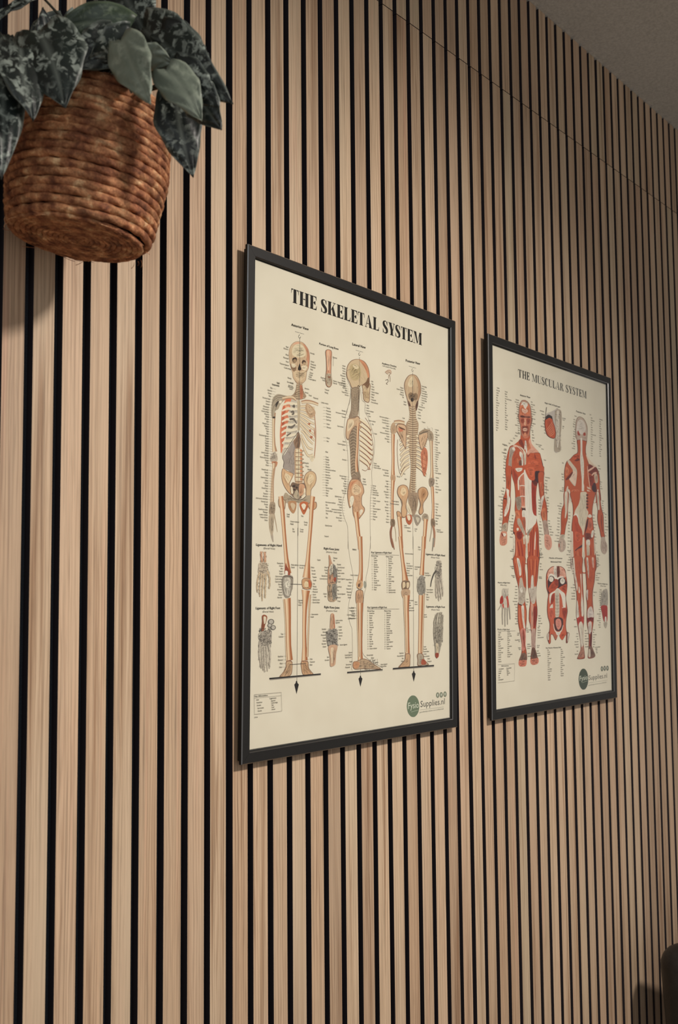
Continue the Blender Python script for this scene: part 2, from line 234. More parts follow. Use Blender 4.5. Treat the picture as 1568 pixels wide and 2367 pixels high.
ART1 = [
('H',0,0,[957,6725,4308,6712],'THE SKELETAL SYSTEM'),
('F',0,[40,1],[964,6362,1350,6370],'Anterior View'),
('F',0,[42,1],[2392,6345,2734,6352],'Lateral View'),
('F',0,[42,1],[3827,6338,4244,6355],'Posterior View'),
('F',0,[32,1],[1594,6200,2051,6200],'Portion of Long Bone'),
('F',0,[30,1],[3170,6175,3565,6187],'Auditory Ossicles'),
('F',0,[24,0],[3184,6140,3542,6147],'Left Lateral View (4x)'),
('S',1,[35,22,3,50,40],[1048,6294,1252,6287]),
('L',0,8,[1153,6266,1128,6233,1138,6215,1163,6213,1176,6240]),
('S',1,[35,22,3,50,40],[2482,6283,2672,6277]),
('L',0,8,[2581,6260,2556,6230,2565,6214,2589,6213,2601,6236]),
('S',1,[35,22,3,50,40],[3919,6276,4135,6270]),
('L',0,8,[4031,6251,4003,6220,4013,6203,4040,6202,4054,6226]),
('P',2,0,[1149,6160,1061,6138,984,6087,937,6021,917,5930,928,5838,942,5773,970,5711,998,5649,1010,5584,1049,5543,1098,5504,1159,5500,1215,5517,1294,5584,1311,5649,1322,5719,1356,5779,1378,5879,1384,5977,1356,6067,1288,6130,1218,6160]),
('P',3,0,[1149,6156,1063,6134,989,6085,944,6021,925,5931,936,5839,950,5775,978,5713,1005,5650,1018,5589,1054,5550,1103,5512,1159,5506,1213,5523,1286,5586,1303,5647,1314,5717,1346,5778,1368,5877,1375,5975,1348,6062,1281,6124,1216,6155]),
('P',4,0,[1161,6153,1288,6125,1353,6060,1377,5975,1370,5878,1346,5778,1336,5810,1340,5872,1310,5915,1319,6005,1278,6080,1218,6137]),
('P',5,0,[1140,6118,1062,6092,1004,6034,986,5970,1006,5920,1084,5907,1152,5913,1230,5934,1289,5979,1279,6053,1219,6109]),
('P',6,0,[1130,6146,1062,6126,1004,6081,1062,6099,1140,6125,1159,6145]),
('P',7,0,[995,5857,1021,5885,1074,5898,1099,5876,1084,5833,1046,5812,1007,5819]),
('P',8,0,[1021,5855,1074,5871,1084,5836,1046,5818,1017,5824]),
('P',7,0,[1207,5841,1221,5878,1261,5893,1290,5880,1301,5852,1281,5834,1232,5825]),
('P',9,0,[1241,5854,1291,5860,1296,5827,1262,5807,1232,5819]),
('P',10,0,[1158,5826,1134,5774,1120,5724,1144,5712,1179,5721,1193,5744,1178,5782]),
('P',11,0,[959,5783,1008,5758,1066,5762,1086,5732,1048,5671,1009,5684,970,5725]),
('P',12,0,[979,5787,1046,5792,1075,5770,1037,5737,989,5741]),
('P',12,0,[1202,5786,1281,5814,1331,5796,1292,5741,1223,5742]),
('P',13,0,[1047,5685,1156,5693,1292,5727,1283,5644,1224,5586,1158,5555,1088,5570,1048,5617]),
('L',14,4,[1072,5663,1157,5670,1273,5693]),
('L',14,4,[1072,5636,1157,5643,1273,5666]),
('L',14,4,[1073,5609,1157,5616,1273,5639]),
('L',15,3,[1087,5658,1088,5607]),
('L',15,3,[1110,5662,1111,5611]),
('L',15,3,[1133,5666,1135,5615]),
('L',15,3,[1157,5670,1158,5619]),
('L',15,3,[1180,5674,1182,5623]),
('L',15,3,[1204,5678,1205,5627]),
('L',15,3,[1227,5682,1229,5631]),
('L',15,3,[1251,5686,1253,5635]),
('L',15,3,[1275,5690,1276,5639]),
('L',7,5,[1263,5702,1292,5720,1322,5739]),
('L',16,5,[1049,5547,1108,5523,1158,5525,1225,5542]),
('S',17,[30,40,5,12,50],[987,5889,1332,5720]),
('P',18,0,[1096,5498,1078,5424,1035,5341,965,5281,1083,5259,1154,5261,1257,5298,1313,5346,1248,5407,1226,5470,1216,5518]),
('L',19,9,[1104,5488,1151,5487,1220,5501]),
('L',20,4,[1088,5473,1151,5474,1231,5489]),
('L',19,9,[1099,5460,1152,5460,1225,5474]),
('L',20,4,[1079,5444,1152,5447,1239,5463]),
('L',19,9,[1095,5432,1152,5433,1230,5447]),
('L',20,4,[1070,5415,1152,5419,1248,5437]),
('L',19,9,[1090,5404,1152,5405,1235,5421]),
('L',20,4,[1061,5386,1152,5392,1256,5411]),
('L',19,9,[1086,5376,1153,5378,1240,5394]),
('L',20,4,[1052,5358,1153,5365,1264,5384]),
('L',19,9,[1082,5348,1153,5350,1245,5367]),
('L',20,4,[1043,5329,1153,5337,1273,5358]),
('L',19,9,[1077,5320,1153,5323,1250,5340]),
('L',20,4,[1033,5300,1153,5310,1281,5332]),
('L',19,9,[1073,5292,1153,5296,1255,5314]),
('L',20,4,[1024,5272,1154,5283,1289,5306]),
('P',21,0,[1167,5493,1215,5490,1240,5406,1233,5306,1177,5286]),
('B',0,[68,56,53,65,103],[617,4998,609,4827,611,4658,622,4511,640,4418]),
('P',22,0,[563,5086,589,5207,681,5277,803,5285,942,5277,1004,5247,880,5228,804,5186,744,5124,699,5053,639,5023,618,4935,569,4915,557,5001]),
('L',23,6,[593,5144,636,5225,742,5268,880,5262]),
('L',23,6,[566,5087,607,5167,697,5229,819,5248]),
('L',23,6,[588,4931,582,5015,616,5094,683,5157]),
('L',23,6,[683,5157,668,5091,639,5023]),
('P',24,0,[584,4925,640,4938,633,4910,588,4907]),
('P',24,0,[668,5155,713,5183,698,5138,654,5078,645,5120]),
('P',25,0,[720,5174,766,5196,774,5171,736,5149]),
('P',26,0,[640,4424,694,4361,702,4309,650,4261,575,4264,538,4312,574,4358]),
('S',27,[35,22,7,30,50],[551,4398,695,4276]),
('P',28,0,[578,4264,695,4276,681,4211,644,4186,606,4214]),
('B',0,[74,50,44,50,59,74],[632,4249,619,4131,602,3982,599,3825,601,3689,597,3605]),
('B',0,[30,27,24,27],[609,4172,582,3981,574,3812,566,3645]),
('P',29,0,[554,3665,651,3672,660,3567,638,3493,587,3479,534,3507]),
('S',30,[40,26,9,25,30],[540,3643,653,3494]),
('V',31,[30,24,21,15],[572,3488,551,3373,567,3270,583,3187]),
('V',31,[30,24,21,15],[601,3480,588,3364,597,3261,618,3178]),
('V',32,[24,18,15,9],[638,3503,669,3400,690,3318,709,3245]),
('V',33,[45,51,42,15],[574,3301,590,3229,606,3156,625,3095]),
('P',34,0,[542,3487,638,3493,633,3377,627,3252,591,3182,545,3268,529,3392]),
('P',35,0,[957,5263,1099,5252,1133,5028,1128,4788,1012,4632,890,4478,800,4361,798,4468,887,4693,930,4978]),
('P',36,0,[880,5246,981,5251,943,5164,967,5113,906,5029,930,4935,886,4821,864,4690,827,4589,806,4469,769,4411,752,4548,743,4717,765,4891,775,5032,820,5156]),
('P',37,0,[858,5183,912,5192,929,5086,867,5056]),
('P',38,0,[820,5146,859,5054,822,4963,854,4860,795,4745,777,4893,798,5046]),
('P',38,0,[795,4681,833,4707,820,4577,790,4499,774,4582]),
('V',39,[34,46,37,22],[1118,5195,1005,5182,912,5181,786,5124]),
('L',40,5,[1109,5169,990,5149,897,5146]),
('V',39,[34,46,37,22],[1119,5119,997,5100,904,5097,784,5043]),
('L',40,5,[1110,5092,982,5068,889,5063]),
('V',39,[34,46,37,21],[1120,5043,988,5019,895,5014,783,4961]),
('L',40,5,[1111,5016,973,4986,880,4980]),
('V',39,[34,46,37,22],[1121,4966,980,4937,887,4931,781,4879]),
('L',40,5,[1112,4940,965,4905,872,4897]),
('V',39,[34,46,37,22],[1122,4890,972,4856,879,4848,779,4798]),
('L',40,5,[1113,4864,957,4824,864,4814]),
('V',39,[34,46,37,22],[1123,4814,963,4775,871,4766,777,4716]),
('L',40,5,[1113,4788,948,4743,856,4732]),
('V',39,[34,46,37,21],[1101,4735,955,4695,863,4683,775,4635]),
('L',40,5,[1092,4709,940,4662,848,4649]),
('V',39,[34,46,37,21],[1080,4657,947,4614,855,4601,791,4556]),
('L',40,5,[1071,4631,932,4582,840,4567]),
('V',39,[34,46,37,21],[1059,4579,939,4533,846,4518,807,4476]),
('L',40,5,[1050,4553,924,4501,832,4485]),
('V',41,[25,41,19],[1006,5140,1045,5157,1037,5123]),
('V',41,[25,41,19],[976,5049,1022,5067,1030,5035,992,5019]),
('V',41,[25,41,19],[946,4937,1039,4950,1103,4893]),
('V',41,[25,40,19],[916,4825,994,4825,1071,4878]),
('V',41,[25,41,19],[887,4682,979,4736]),
('P',42,0,[1139,4773,1089,4685,1012,4611,936,4516,860,4411,800,4356,828,4290,820,4199,925,4171,1049,4119,1112,4136,1116,4460,1176,4728]),
('P',43,0,[1139,4773,1089,4685,1035,4614,1092,4501,1139,4485,1185,4577,1184,4708]),
('L',44,8,[1139,4776,1012,4632,890,4478,800,4359,831,4290,820,4199]),
('S',45,[40,30,11,30,90],[890,4457,1080,4143]),
('V',46,[32,42,42,29],[1182,5166,1274,5185,1388,5180,1502,5191]),
('V',47,[23,31,31,20],[1182,5166,1274,5185,1388,5180,1502,5191]),
('V',46,[32,42,42,29],[1182,5118,1275,5124,1388,5107,1503,5107]),
('V',47,[23,31,31,20],[1182,5118,1275,5124,1388,5107,1503,5107]),
('V',46,[32,42,42,29],[1183,5070,1276,5062,1389,5034,1503,5022]),
('V',47,[23,31,31,20],[1183,5070,1276,5062,1389,5034,1503,5022]),
('V',46,[32,42,42,29],[1184,5022,1276,5001,1390,4961,1504,4938]),
('V',47,[23,31,31,20],[1184,5022,1276,5001,1390,4961,1504,4938]),
('V',46,[32,42,42,29],[1184,4974,1277,4940,1391,4889,1505,4854]),
('V',47,[23,31,31,20],[1184,4974,1277,4940,1391,4889,1505,4854]),
('V',46,[32,42,42,29],[1185,4926,1278,4878,1391,4816,1506,4769]),
('V',47,[23,31,31,20],[1185,4926,1278,4878,1391,4816,1506,4769]),
('V',46,[32,42,42,29],[1185,4878,1278,4817,1392,4743,1507,4685]),
('V',47,[23,31,31,20],[1185,4878,1278,4817,1392,4743,1507,4685]),
('V',46,[32,42,42,29],[1199,4801,1263,4774,1360,4688,1466,4627]),
('V',47,[23,31,31,20],[1199,4801,1263,4774,1360,4688,1466,4627]),
('V',46,[32,42,42,29],[1199,4749,1264,4661,1362,4562,1467,4548]),
('V',47,[23,31,31,20],[1199,4749,1264,4661,1362,4562,1467,4548]),
('V',46,[32,42,42,29],[1200,4696,1265,4547,1363,4437,1468,4469]),
('V',47,[22,30,30,19],[1200,4696,1265,4547,1363,4437,1468,4469]),
('P',48,0,[1314,5230,1428,5213,1519,5138,1503,5069,1405,5022,1340,5068,1291,5138]),
('P',49,0,[1339,5211,1420,5190,1470,5131,1389,5086,1339,5134]),
('P',50,0,[1375,4830,1423,4848,1408,4801]),
('P',50,0,[1392,4733,1457,4752,1441,4706]),
('P',50,0,[1342,4925,1406,4945,1390,4909]),
('P',50,0,[1488,4889,1514,4815,1506,4725]),
('V',51,[16,20,16],[1503,5080,1530,4839,1524,4616,1501,4415]),
('P',52,0,[1395,4437,1493,4458,1493,4392,1453,4355,1412,4383]),
('V',53,[69,54,47,41],[1143,5254,1145,5095,1150,4943,1148,4801]),
('L',54,5,[1118,5233,1124,5005,1129,4799]),
('L',54,5,[1175,5242,1174,5012,1170,4804]),
('B',0,[34,46,40,40],[1083,5252,1020,5275,926,5267,788,5227]),
('B',0,[39,49,46,42],[1202,5235,1306,5262,1435,5272,1584,5257]),
('P',55,0,[1063,4498,1218,4515,1232,4364,1245,4203,1236,4017,1082,4004,1067,4239]),
('P',56,0,[1082,4503,1155,4516,1215,4516,1202,4497,1218,4479,1155,4468,1083,4464,1095,4485]),
('L',57,6,[1070,4453,1152,4457,1234,4473]),
('P',58,0,[1186,4511,1215,4514,1212,4483,1190,4483]),
('P',59,0,[1228,4507,1266,4502,1260,4491,1225,4489]),
('P',56,0,[1083,4442,1155,4454,1215,4454,1203,4435,1219,4417,1156,4406,1083,4403,1096,4424]),
('L',57,6,[1071,4392,1153,4395,1235,4410]),
('P',58,0,[1187,4449,1215,4452,1213,4421,1190,4421]),
('P',59,0,[1228,4445,1267,4440,1260,4428,1225,4427]),
('P',56,0,[1084,4380,1156,4392,1216,4392,1204,4373,1220,4356,1156,4345,1084,4341,1096,4362]),
('L',57,6,[1072,4330,1153,4333,1236,4348]),
('P',58,0,[1188,4387,1216,4390,1213,4359,1191,4359]),
('P',59,0,[1229,4383,1267,4378,1261,4366,1226,4365]),
('P',56,0,[1084,4319,1157,4330,1217,4330,1204,4312,1220,4294,1157,4283,1085,4280,1097,4301]),
('L',57,6,[1072,4269,1154,4272,1236,4287]),
('P',58,0,[1188,4325,1217,4328,1214,4297,1192,4297]),
('P',59,0,[1230,4321,1268,4316,1262,4304,1227,4303]),
('P',56,0,[1085,4257,1157,4269,1218,4268,1205,4250,1221,4232,1158,4221,1086,4218,1098,4239]),
('L',57,6,[1073,4207,1155,4210,1237,4225]),
('P',58,0,[1189,4263,1218,4266,1215,4235,1193,4235]),
('P',59,0,[1230,4259,1269,4254,1262,4242,1227,4241]),
('P',56,0,[1086,4196,1158,4207,1218,4206,1206,4188,1222,4170,1159,4159,1086,4157,1099,4178]),
('L',57,6,[1074,4146,1156,4148,1238,4163]),
('P',58,0,[1190,4201,1218,4204,1215,4174,1193,4174]),
('P',59,0,[1231,4197,1269,4192,1263,4180,1228,4179]),
('P',56,0,[1087,4134,1159,4145,1219,4145,1206,4126,1222,4108,1159,4098,1087,4096,1099,4116]),
('L',57,6,[1075,4085,1156,4087,1238,4101]),
('P',58,0,[1190,4140,1219,4142,1216,4112,1194,4112]),
('P',59,0,[1232,4135,1270,4130,1264,4118,1229,4117]),
('P',56,0,[1087,4073,1159,4084,1220,4083,1207,4064,1223,4046,1160,4036,1088,4034,1100,4055]),
('L',57,6,[1075,4023,1157,4025,1239,4039]),
('P',58,0,[1191,4078,1220,4081,1217,4050,1195,4050]),
('P',59,0,[1232,4073,1271,4068,1264,4056,1229,4056]),
('P',2,0,[810,4190,782,4115,797,4000,859,3904,941,3835,1030,3801,999,3900,961,3972,1026,4079,1041,4134,902,4164]),
('P',60,0,[819,4184,794,4116,809,4005,870,3912,947,3846,1014,3813,984,3899,946,3972,1012,4078,1027,4128,897,4156]),
('P',61,0,[871,4124,956,4100,988,4070,935,3980,896,4009,857,4069]),
('P',2,0,[1382,4203,1299,4144,1264,4052,1314,3948,1315,3824,1421,3821,1443,3926,1523,4009,1555,4100,1535,4175,1466,4210]),
('P',62,0,[1385,4194,1311,4140,1279,4053,1330,3949,1331,3836,1411,3831,1430,3927,1510,4012,1540,4099,1522,4170,1459,4201]),
('P',63,0,[1398,4152,1479,4148,1488,4083,1400,3999,1351,4049]),
('P',64,0,[1020,4003,1145,3987,1271,4015,1317,3937,1273,3825,1195,3770,1100,3758,1006,3804,968,3908]),
('P',65,0,[1169,3979,1272,3988,1296,3924,1257,3845,1178,3817]),
('P',66,0,[1272,3933,1307,3925,1297,3838,1242,3779,1218,3799,1265,3857]),
('P',66,0,[982,3931,1021,3923,1037,3839,998,3836]),
('P',67,0,[1089,3950,1082,3940,1063,3932,1040,3930,1021,3935,1014,3944,1021,3955,1040,3962,1063,3964,1082,3960]),
('P',67,0,[1139,3933,1134,3924,1122,3917,1107,3916,1094,3920,1089,3929,1094,3938,1106,3945,1122,3946,1134,3941]),
('P',67,0,[1088,3896,1083,3888,1069,3883,1051,3881,1037,3885,1032,3892,1037,3900,1051,3906,1068,3907,1082,3904]),
('P',67,0,[1137,3879,1133,3871,1122,3865,1108,3864,1097,3868,1093,3875,1097,3883,1108,3889,1121,3890,1132,3886]),
('P',68,0,[1045,3807,1114,3899,1178,3817,1147,3761,1085,3767]),
('P',69,0,[868,3836,960,3801,1054,3765,1148,3756,1242,3774,1337,3830,1434,3826,1435,3739,1355,3701,1211,3699,1117,3705,992,3683,877,3688,823,3726]),
('L',70,8,[960,3801,1054,3760,1148,3753,1242,3768,1321,3818]),
('S',71,[35,24,13,25,40],[838,3791,1023,3698]),
('P',72,0,[934,3703,950,3608,1041,3537,1102,3608,1107,3715,1023,3725]),
('P',73,0,[980,3674,1039,3694,1086,3660,1040,3587]),
('P',74,0,[1177,3693,1209,3604,1277,3535,1343,3618,1390,3708,1274,3736]),
('P',75,0,[1219,3675,1275,3704,1320,3676,1276,3608]),
('P',2,0,[725,3730,792,3761,877,3709,877,3661,856,3580,780,3586,726,3640]),
('P',76,0,[735,3725,790,3751,863,3704,864,3664,840,3590,786,3597,738,3646]),
('P',2,0,[1390,3725,1467,3730,1552,3748,1566,3672,1509,3624,1412,3617,1355,3690]),
('P',77,0,[1403,3717,1467,3722,1539,3736,1549,3675,1501,3634,1420,3629,1374,3691]),
('B',1,[95,85,73,70,79,137],[774,3775,810,3577,844,3315,878,3053,905,2864,944,2644]),
('B',1,[101,85,72,72,91,179],[1474,3829,1449,3619,1428,3346,1397,3073,1372,2834,1347,2586]),
('P',78,0,[893,2800,874,2726,868,2642,913,2643,990,2602,974,2686,920,2748]),
('P',79,0,[882,2685,936,2675,929,2622,883,2622]),
('P',80,0,[831,2600,914,2622,1037,2611,1056,2540,1039,2434,1001,2339,964,2292,880,2297,826,2391,806,2505]),
('P',81,0,[869,2579,975,2581,1007,2518,996,2392,963,2318,887,2339,856,2422,847,2516]),
('P',82,0,[989,2486,979,2456,951,2438,917,2438,890,2456,879,2485,889,2515,916,2534,950,2534,978,2516]),
('L',83,5,[877,2517,894,2412,918,2318]),
('L',83,5,[994,2539,996,2413,971,2307]),
('L',84,10,[831,2595,883,2609,975,2607,1049,2577]),
('S',83,[40,34,15,25,90],[815,2600,1040,2297]),
('P',2,0,[1237,2542,1287,2585,1414,2579,1470,2502,1432,2419,1270,2429]),
('P',85,0,[1250,2540,1292,2577,1408,2570,1455,2502,1422,2428,1279,2438]),
('P',86,0,[1388,2490,1379,2461,1356,2443,1326,2443,1302,2460,1293,2489,1302,2518,1325,2536,1355,2537,1379,2519]),
('P',87,0,[1395,2566,1455,2502,1424,2437,1396,2479]),
('L',88,6,[1249,2425,1336,2447,1448,2417]),
('B',1,[152,137,125,110,104,140],[927,2281,937,2203,948,2056,957,1847,970,1586,990,1376]),
('B',0,[30,27,27,39],[858,2266,895,1952,908,1640,933,1379]),
('B',1,[189,135,91,79,85,135],[1333,2404,1325,2307,1311,2105,1305,1839,1311,1573,1316,1361]),
('B',0,[42,32,29,38],[1423,2340,1407,2050,1394,1783,1376,1411]),
('P',2,0,[918,1367,1040,1357,1053,1259,1027,1166,933,1143,779,1150,856,1218,908,1287]),
('P',89,0,[930,1359,1030,1352,1041,1259,1014,1173,926,1152,812,1158,871,1217,919,1281]),
('L',90,5,[931,1296,886,1226,827,1157]),
('L',90,5,[976,1304,939,1223,887,1152]),
('L',90,5,[1014,1302,992,1220,963,1151]),
('P',2,0,[1241,1352,1388,1345,1416,1239,1517,1148,1429,1145,1287,1149,1247,1227]),
('P',91,0,[1254,1343,1376,1337,1403,1238,1493,1154,1426,1154,1296,1157,1259,1229]),
('L',90,5,[1285,1309,1302,1224,1318,1156]),
('L',90,5,[1333,1307,1357,1221,1397,1155]),
('L',90,5,[1372,1305,1405,1219,1461,1156]),
('L',92,8,[930,1369,1006,1376,1052,1342]),
('L',92,8,[1253,1359,1316,1340,1387,1352]),
('Q',93,0,[573,1150,1681,1150,1681,1132,574,1130]),
('Q',94,0,[579,1128,1681,1130,1681,1122,584,1117]),
('L',95,6,[1155,6214,1159,5558]),
('L',95,6,[1150,5556,1147,4790,1147,4031,1151,3214]),
('L',95,6,[1143,3331,1148,2477,1152,1737,1152,1075]),
('L',96,8,[992,2491,1241,2489]),
('L',96,8,[991,1316,1348,1315]),
('Q',97,0,[1134,1073,1153,1072,1163,1041,1193,1015,1146,881,1096,1021,1125,1043]),
('Q',97,0,[2617,1063,2636,1062,2646,1034,2675,1010,2627,886,2579,1016,2607,1036]),
('Q',97,0,[4039,1059,4060,1058,4071,1028,4103,1003,4049,874,3996,1010,4028,1031]),
('P',2,0,[2559,6147,2389,6098,2288,6007,2251,5904,2265,5797,2336,5712,2382,5645,2485,5642,2580,5692,2646,5727,2666,5607,2695,5489,2811,5467,2846,5512,2853,5661,2868,5763,2833,5819,2848,5921,2809,6051,2712,6132]),
('P',98,0,[2562,6140,2399,6090,2302,6005,2266,5904,2280,5802,2350,5720,2395,5657,2485,5652,2576,5701,2660,5739,2681,5610,2708,5501,2803,5478,2830,5514,2837,5659,2849,5760,2815,5816,2832,5918,2793,6043,2702,6121]),
('P',99,0,[2568,6141,2702,6121,2793,6043,2832,5918,2809,5840,2770,5945,2693,6042]),
('P',100,0,[2352,6006,2483,6054,2597,6013,2617,5894,2522,5792,2391,5782,2325,5868]),
('P',101,0,[2408,6016,2502,6045,2559,6006,2484,5969]),
('P',102,0,[2790,5874,2838,5882,2833,5757,2781,5699,2713,5738,2646,5733,2751,5806]),
('P',103,0,[2685,5635,2810,5667,2826,5509,2724,5506]),
('L',104,4,[2484,5859,2541,5893,2598,5854,2579,5777]),
('L',105,12,[2523,5664,2551,5711,2589,5687]),
('S',106,[35,34,17,20,50],[2646,5727,2840,5511]),
('L',107,5,[2353,5946,2246,5879,2280,5752,2354,5655,2359,5535,2319,5384,2256,5206]),
('P',108,0,[2384,5636,2579,5674,2580,5478,2561,5286,2536,5219,2464,5171,2319,5151,2366,5283,2375,5447]),
('L',109,5,[2394,5613,2481,5646,2573,5635]),
('L',109,5,[2394,5588,2481,5620,2573,5610]),
('L',109,5,[2394,5563,2481,5595,2573,5584]),
('L',109,5,[2394,5538,2481,5570,2573,5559]),
('L',109,5,[2394,5512,2481,5545,2573,5534]),
('L',109,5,[2394,5487,2481,5520,2573,5509]),
('L',109,5,[2394,5462,2482,5494,2574,5483]),
('L',109,5,[2395,5437,2482,5469,2574,5458]),
('L',109,5,[2395,5412,2482,5444,2574,5433]),
('L',109,5,[2395,5387,2482,5419,2574,5407]),
('L',109,5,[2395,5362,2482,5394,2574,5382]),
('L',109,5,[2395,5337,2482,5369,2574,5357]),
('L',109,5,[2395,5312,2482,5344,2574,5332]),
('L',109,5,[2395,5287,2482,5318,2574,5306]),
('L',109,5,[2396,5262,2483,5293,2575,5281]),
('L',109,5,[2396,5237,2483,5268,2575,5256]),
('L',109,5,[2396,5212,2483,5243,2575,5231]),
('L',109,5,[2396,5187,2483,5218,2575,5205]),
('L',105,8,[2549,5638,2566,5463,2547,5284]),
('P',110,0,[2319,5151,2464,5171,2552,5032,2538,4654,2565,4369,2615,4211,2401,4192,2366,4386,2351,4633,2311,4852,2368,5008]),
('L',111,4,[2339,4982,2416,5022,2513,5002]),
('L',112,4,[2341,4959,2417,4998,2513,4978]),
('L',111,4,[2342,4935,2419,4975,2513,4954]),
('L',112,4,[2343,4912,2420,4951,2514,4931]),
('L',111,4,[2345,4888,2421,4928,2514,4907]),
('L',112,4,[2346,4865,2423,4904,2514,4883]),
('L',111,4,[2347,4841,2424,4881,2514,4859]),
('L',112,4,[2348,4818,2425,4857,2514,4835]),
('L',111,4,[2350,4794,2426,4833,2514,4812]),
('L',112,4,[2351,4771,2428,4810,2514,4788]),
('L',111,4,[2352,4747,2429,4786,2514,4764]),
('L',112,4,[2353,4724,2430,4763,2515,4740]),
('L',111,4,[2355,4700,2432,4739,2515,4716]),
('L',112,4,[2356,4677,2433,4716,2515,4693]),
('L',111,4,[2357,4653,2434,4692,2515,4669]),
('L',112,4,[2359,4630,2435,4669,2515,4645]),
('L',111,4,[2360,4607,2437,4645,2515,4621]),
('L',112,4,[2361,4583,2438,4621,2515,4598]),
('L',111,4,[2362,4560,2439,4598,2515,4574]),
('L',112,4,[2364,4536,2441,4574,2515,4550]),
('L',111,4,[2365,4513,2442,4551,2516,4526]),
('L',112,4,[2366,4489,2443,4527,2516,4503]),
('L',111,4,[2368,4466,2444,4504,2516,4479]),
('L',112,4,[2369,4442,2446,4480,2516,4455]),
('L',111,4,[2370,4419,2447,4457,2516,4431]),
('L',112,4,[2371,4396,2448,4433,2516,4408]),
('L',111,4,[2373,4372,2449,4410,2516,4384]),
('L',112,4,[2374,4349,2451,4386,2516,4360]),
('L',111,4,[2375,4325,2452,4363,2517,4337]),
('L',112,4,[2377,4302,2453,4339,2517,4313]),
('L',111,4,[2378,4279,2455,4316,2517,4289]),
('L',112,4,[2379,4255,2456,4292,2517,4266]),
('L',111,4,[2380,4232,2457,4269,2517,4242]),
('L',112,4,[2382,4208,2458,4245,2517,4218]),
('P',2,0,[2300,5136,2464,5174,2536,5213,2610,5166,2631,5043,2592,4987,2494,5037,2397,4962,2350,4881,2302,4789,2245,4831,2240,4942,2266,5069]),
('P',113,0,[2310,5129,2464,5162,2528,5195,2595,5156,2611,5040,2582,5001,2494,5047,2387,4971,2330,4879,2302,4807,2260,4839,2256,4944,2278,5065]),
('P',114,0,[2300,5099,2416,5133,2445,5068,2340,4955,2282,4935]),
('B',1,[59,51,51,59,70],[2556,5108,2537,4905,2530,4716,2506,4463,2521,4302]),
('V',115,[40,61,61,45],[2591,5157,2690,5133,2809,5085,2890,5025]),
('V',116,[28,45,45,28],[2591,5163,2690,5140,2809,5094,2886,5038]),
('V',115,[40,60,60,44],[2591,5076,2690,5052,2810,5004,2898,4945]),
('V',116,[28,44,44,28],[2591,5083,2690,5059,2810,5012,2894,4957]),
('L',117,8,[2790,4982,2870,4944]),
('V',115,[40,60,60,44],[2592,4996,2690,4971,2810,4922,2907,4864]),
('V',116,[28,44,44,28],[2591,5002,2690,4978,2810,4931,2903,4876]),
('L',117,8,[2790,4901,2870,4862]),
('V',115,[40,60,60,44],[2592,4915,2691,4890,2810,4841,2915,4783]),
('V',116,[28,44,44,28],[2592,4922,2691,4897,2810,4850,2911,4795]),
('L',117,8,[2790,4819,2871,4781]),
('V',115,[40,60,60,44],[2592,4835,2691,4809,2811,4760,2923,4702]),
('V',116,[28,44,44,28],[2592,4841,2691,4816,2811,4768,2919,4715]),
('L',117,8,[2791,4738,2871,4699]),
('V',115,[40,60,60,44],[2593,4754,2691,4728,2811,4678,2932,4622]),
('V',116,[28,44,44,28],[2593,4761,2691,4736,2811,4687,2928,4634]),
('L',117,8,[2791,4657,2871,4618]),
('V',115,[40,60,60,44],[2593,4674,2692,4647,2811,4597,2900,4537]),
('V',116,[28,44,44,28],[2593,4680,2692,4655,2811,4606,2892,4549]),
('L',117,8,[2791,4576,2871,4536]),
('V',115,[40,59,59,43],[2593,4594,2692,4567,2811,4516,2864,4452]),
('V',116,[28,44,44,28],[2593,4600,2692,4574,2811,4525,2856,4464]),
('L',117,8,[2792,4495,2872,4455]),
('V',115,[40,60,60,44],[2594,4513,2692,4486,2812,4435,2828,4367]),
('V',116,[28,44,44,28],[2594,4520,2692,4494,2812,4444,2820,4379]),
('L',117,8,[2792,4414,2872,4374]),
('L',115,8,[2729,5208,2829,5120,2890,4949,2941,4763,2932,4596,2872,4450,2752,4343,2653,4352]),
('P',118,0,[2401,4204,2595,4222,2615,4123,2421,4107]),
('P',2,0,[2392,4172,2576,4182,2674,4103,2710,3994,2655,3914,2656,3789,2725,3732,2715,3668,2617,3575,2588,3548,2482,3542,2424,3625,2404,3747,2347,3706,2299,3813,2284,3947,2316,4085]),
('P',119,0,[2398,4161,2568,4170,2658,4097,2690,3995,2639,3915,2638,3786,2703,3725,2696,3672,2602,3584,2493,3555,2439,3631,2423,3773,2356,3725,2317,3819,2303,3949,2333,4079]),
('P',120,0,[2460,4098,2576,4083,2635,4000,2519,3929,2403,3969]),
('P',121,0,[2369,3892,2432,3903,2451,3849,2404,3747,2362,3744,2346,3817]),
('P',121,0,[2597,3686,2656,3708,2676,3678,2617,3612,2594,3648]),
('L',122,5,[2441,4059,2537,4092,2615,4061]),
('S',123,[35,26,19,20,60],[2422,3921,2637,3613]),
('P',124,0,[2344,4100,2421,4144,2537,4166,2421,4094,2345,3989]),
('B',1,[117,90,86,90,101],[2501,3654,2536,3471,2564,3312,2592,3189,2612,3066]),
('B',1,[104,89,89,96,150],[2611,3269,2626,3022,2632,2837,2629,2676,2599,2504]),
('P',125,0,[2685,2504,2668,2462,2626,2436,2573,2436,2530,2461,2514,2503,2530,2545,2572,2571,2625,2572,2668,2546]),
('P',126,0,[2564,2503,2603,2516,2599,2467,2560,2466]),
('L',126,7,[2526,2454,2603,2420,2671,2449]),
('P',127,0,[2710,2554,2755,2542,2769,2493,2740,2443,2710,2468]),
('P',2,0,[2522,2405,2671,2412,2697,2307,2686,2209,2624,2160,2517,2197,2498,2307]),
('P',128,0,[2536,2396,2658,2402,2680,2307,2668,2214,2620,2172,2531,2204,2515,2305]),
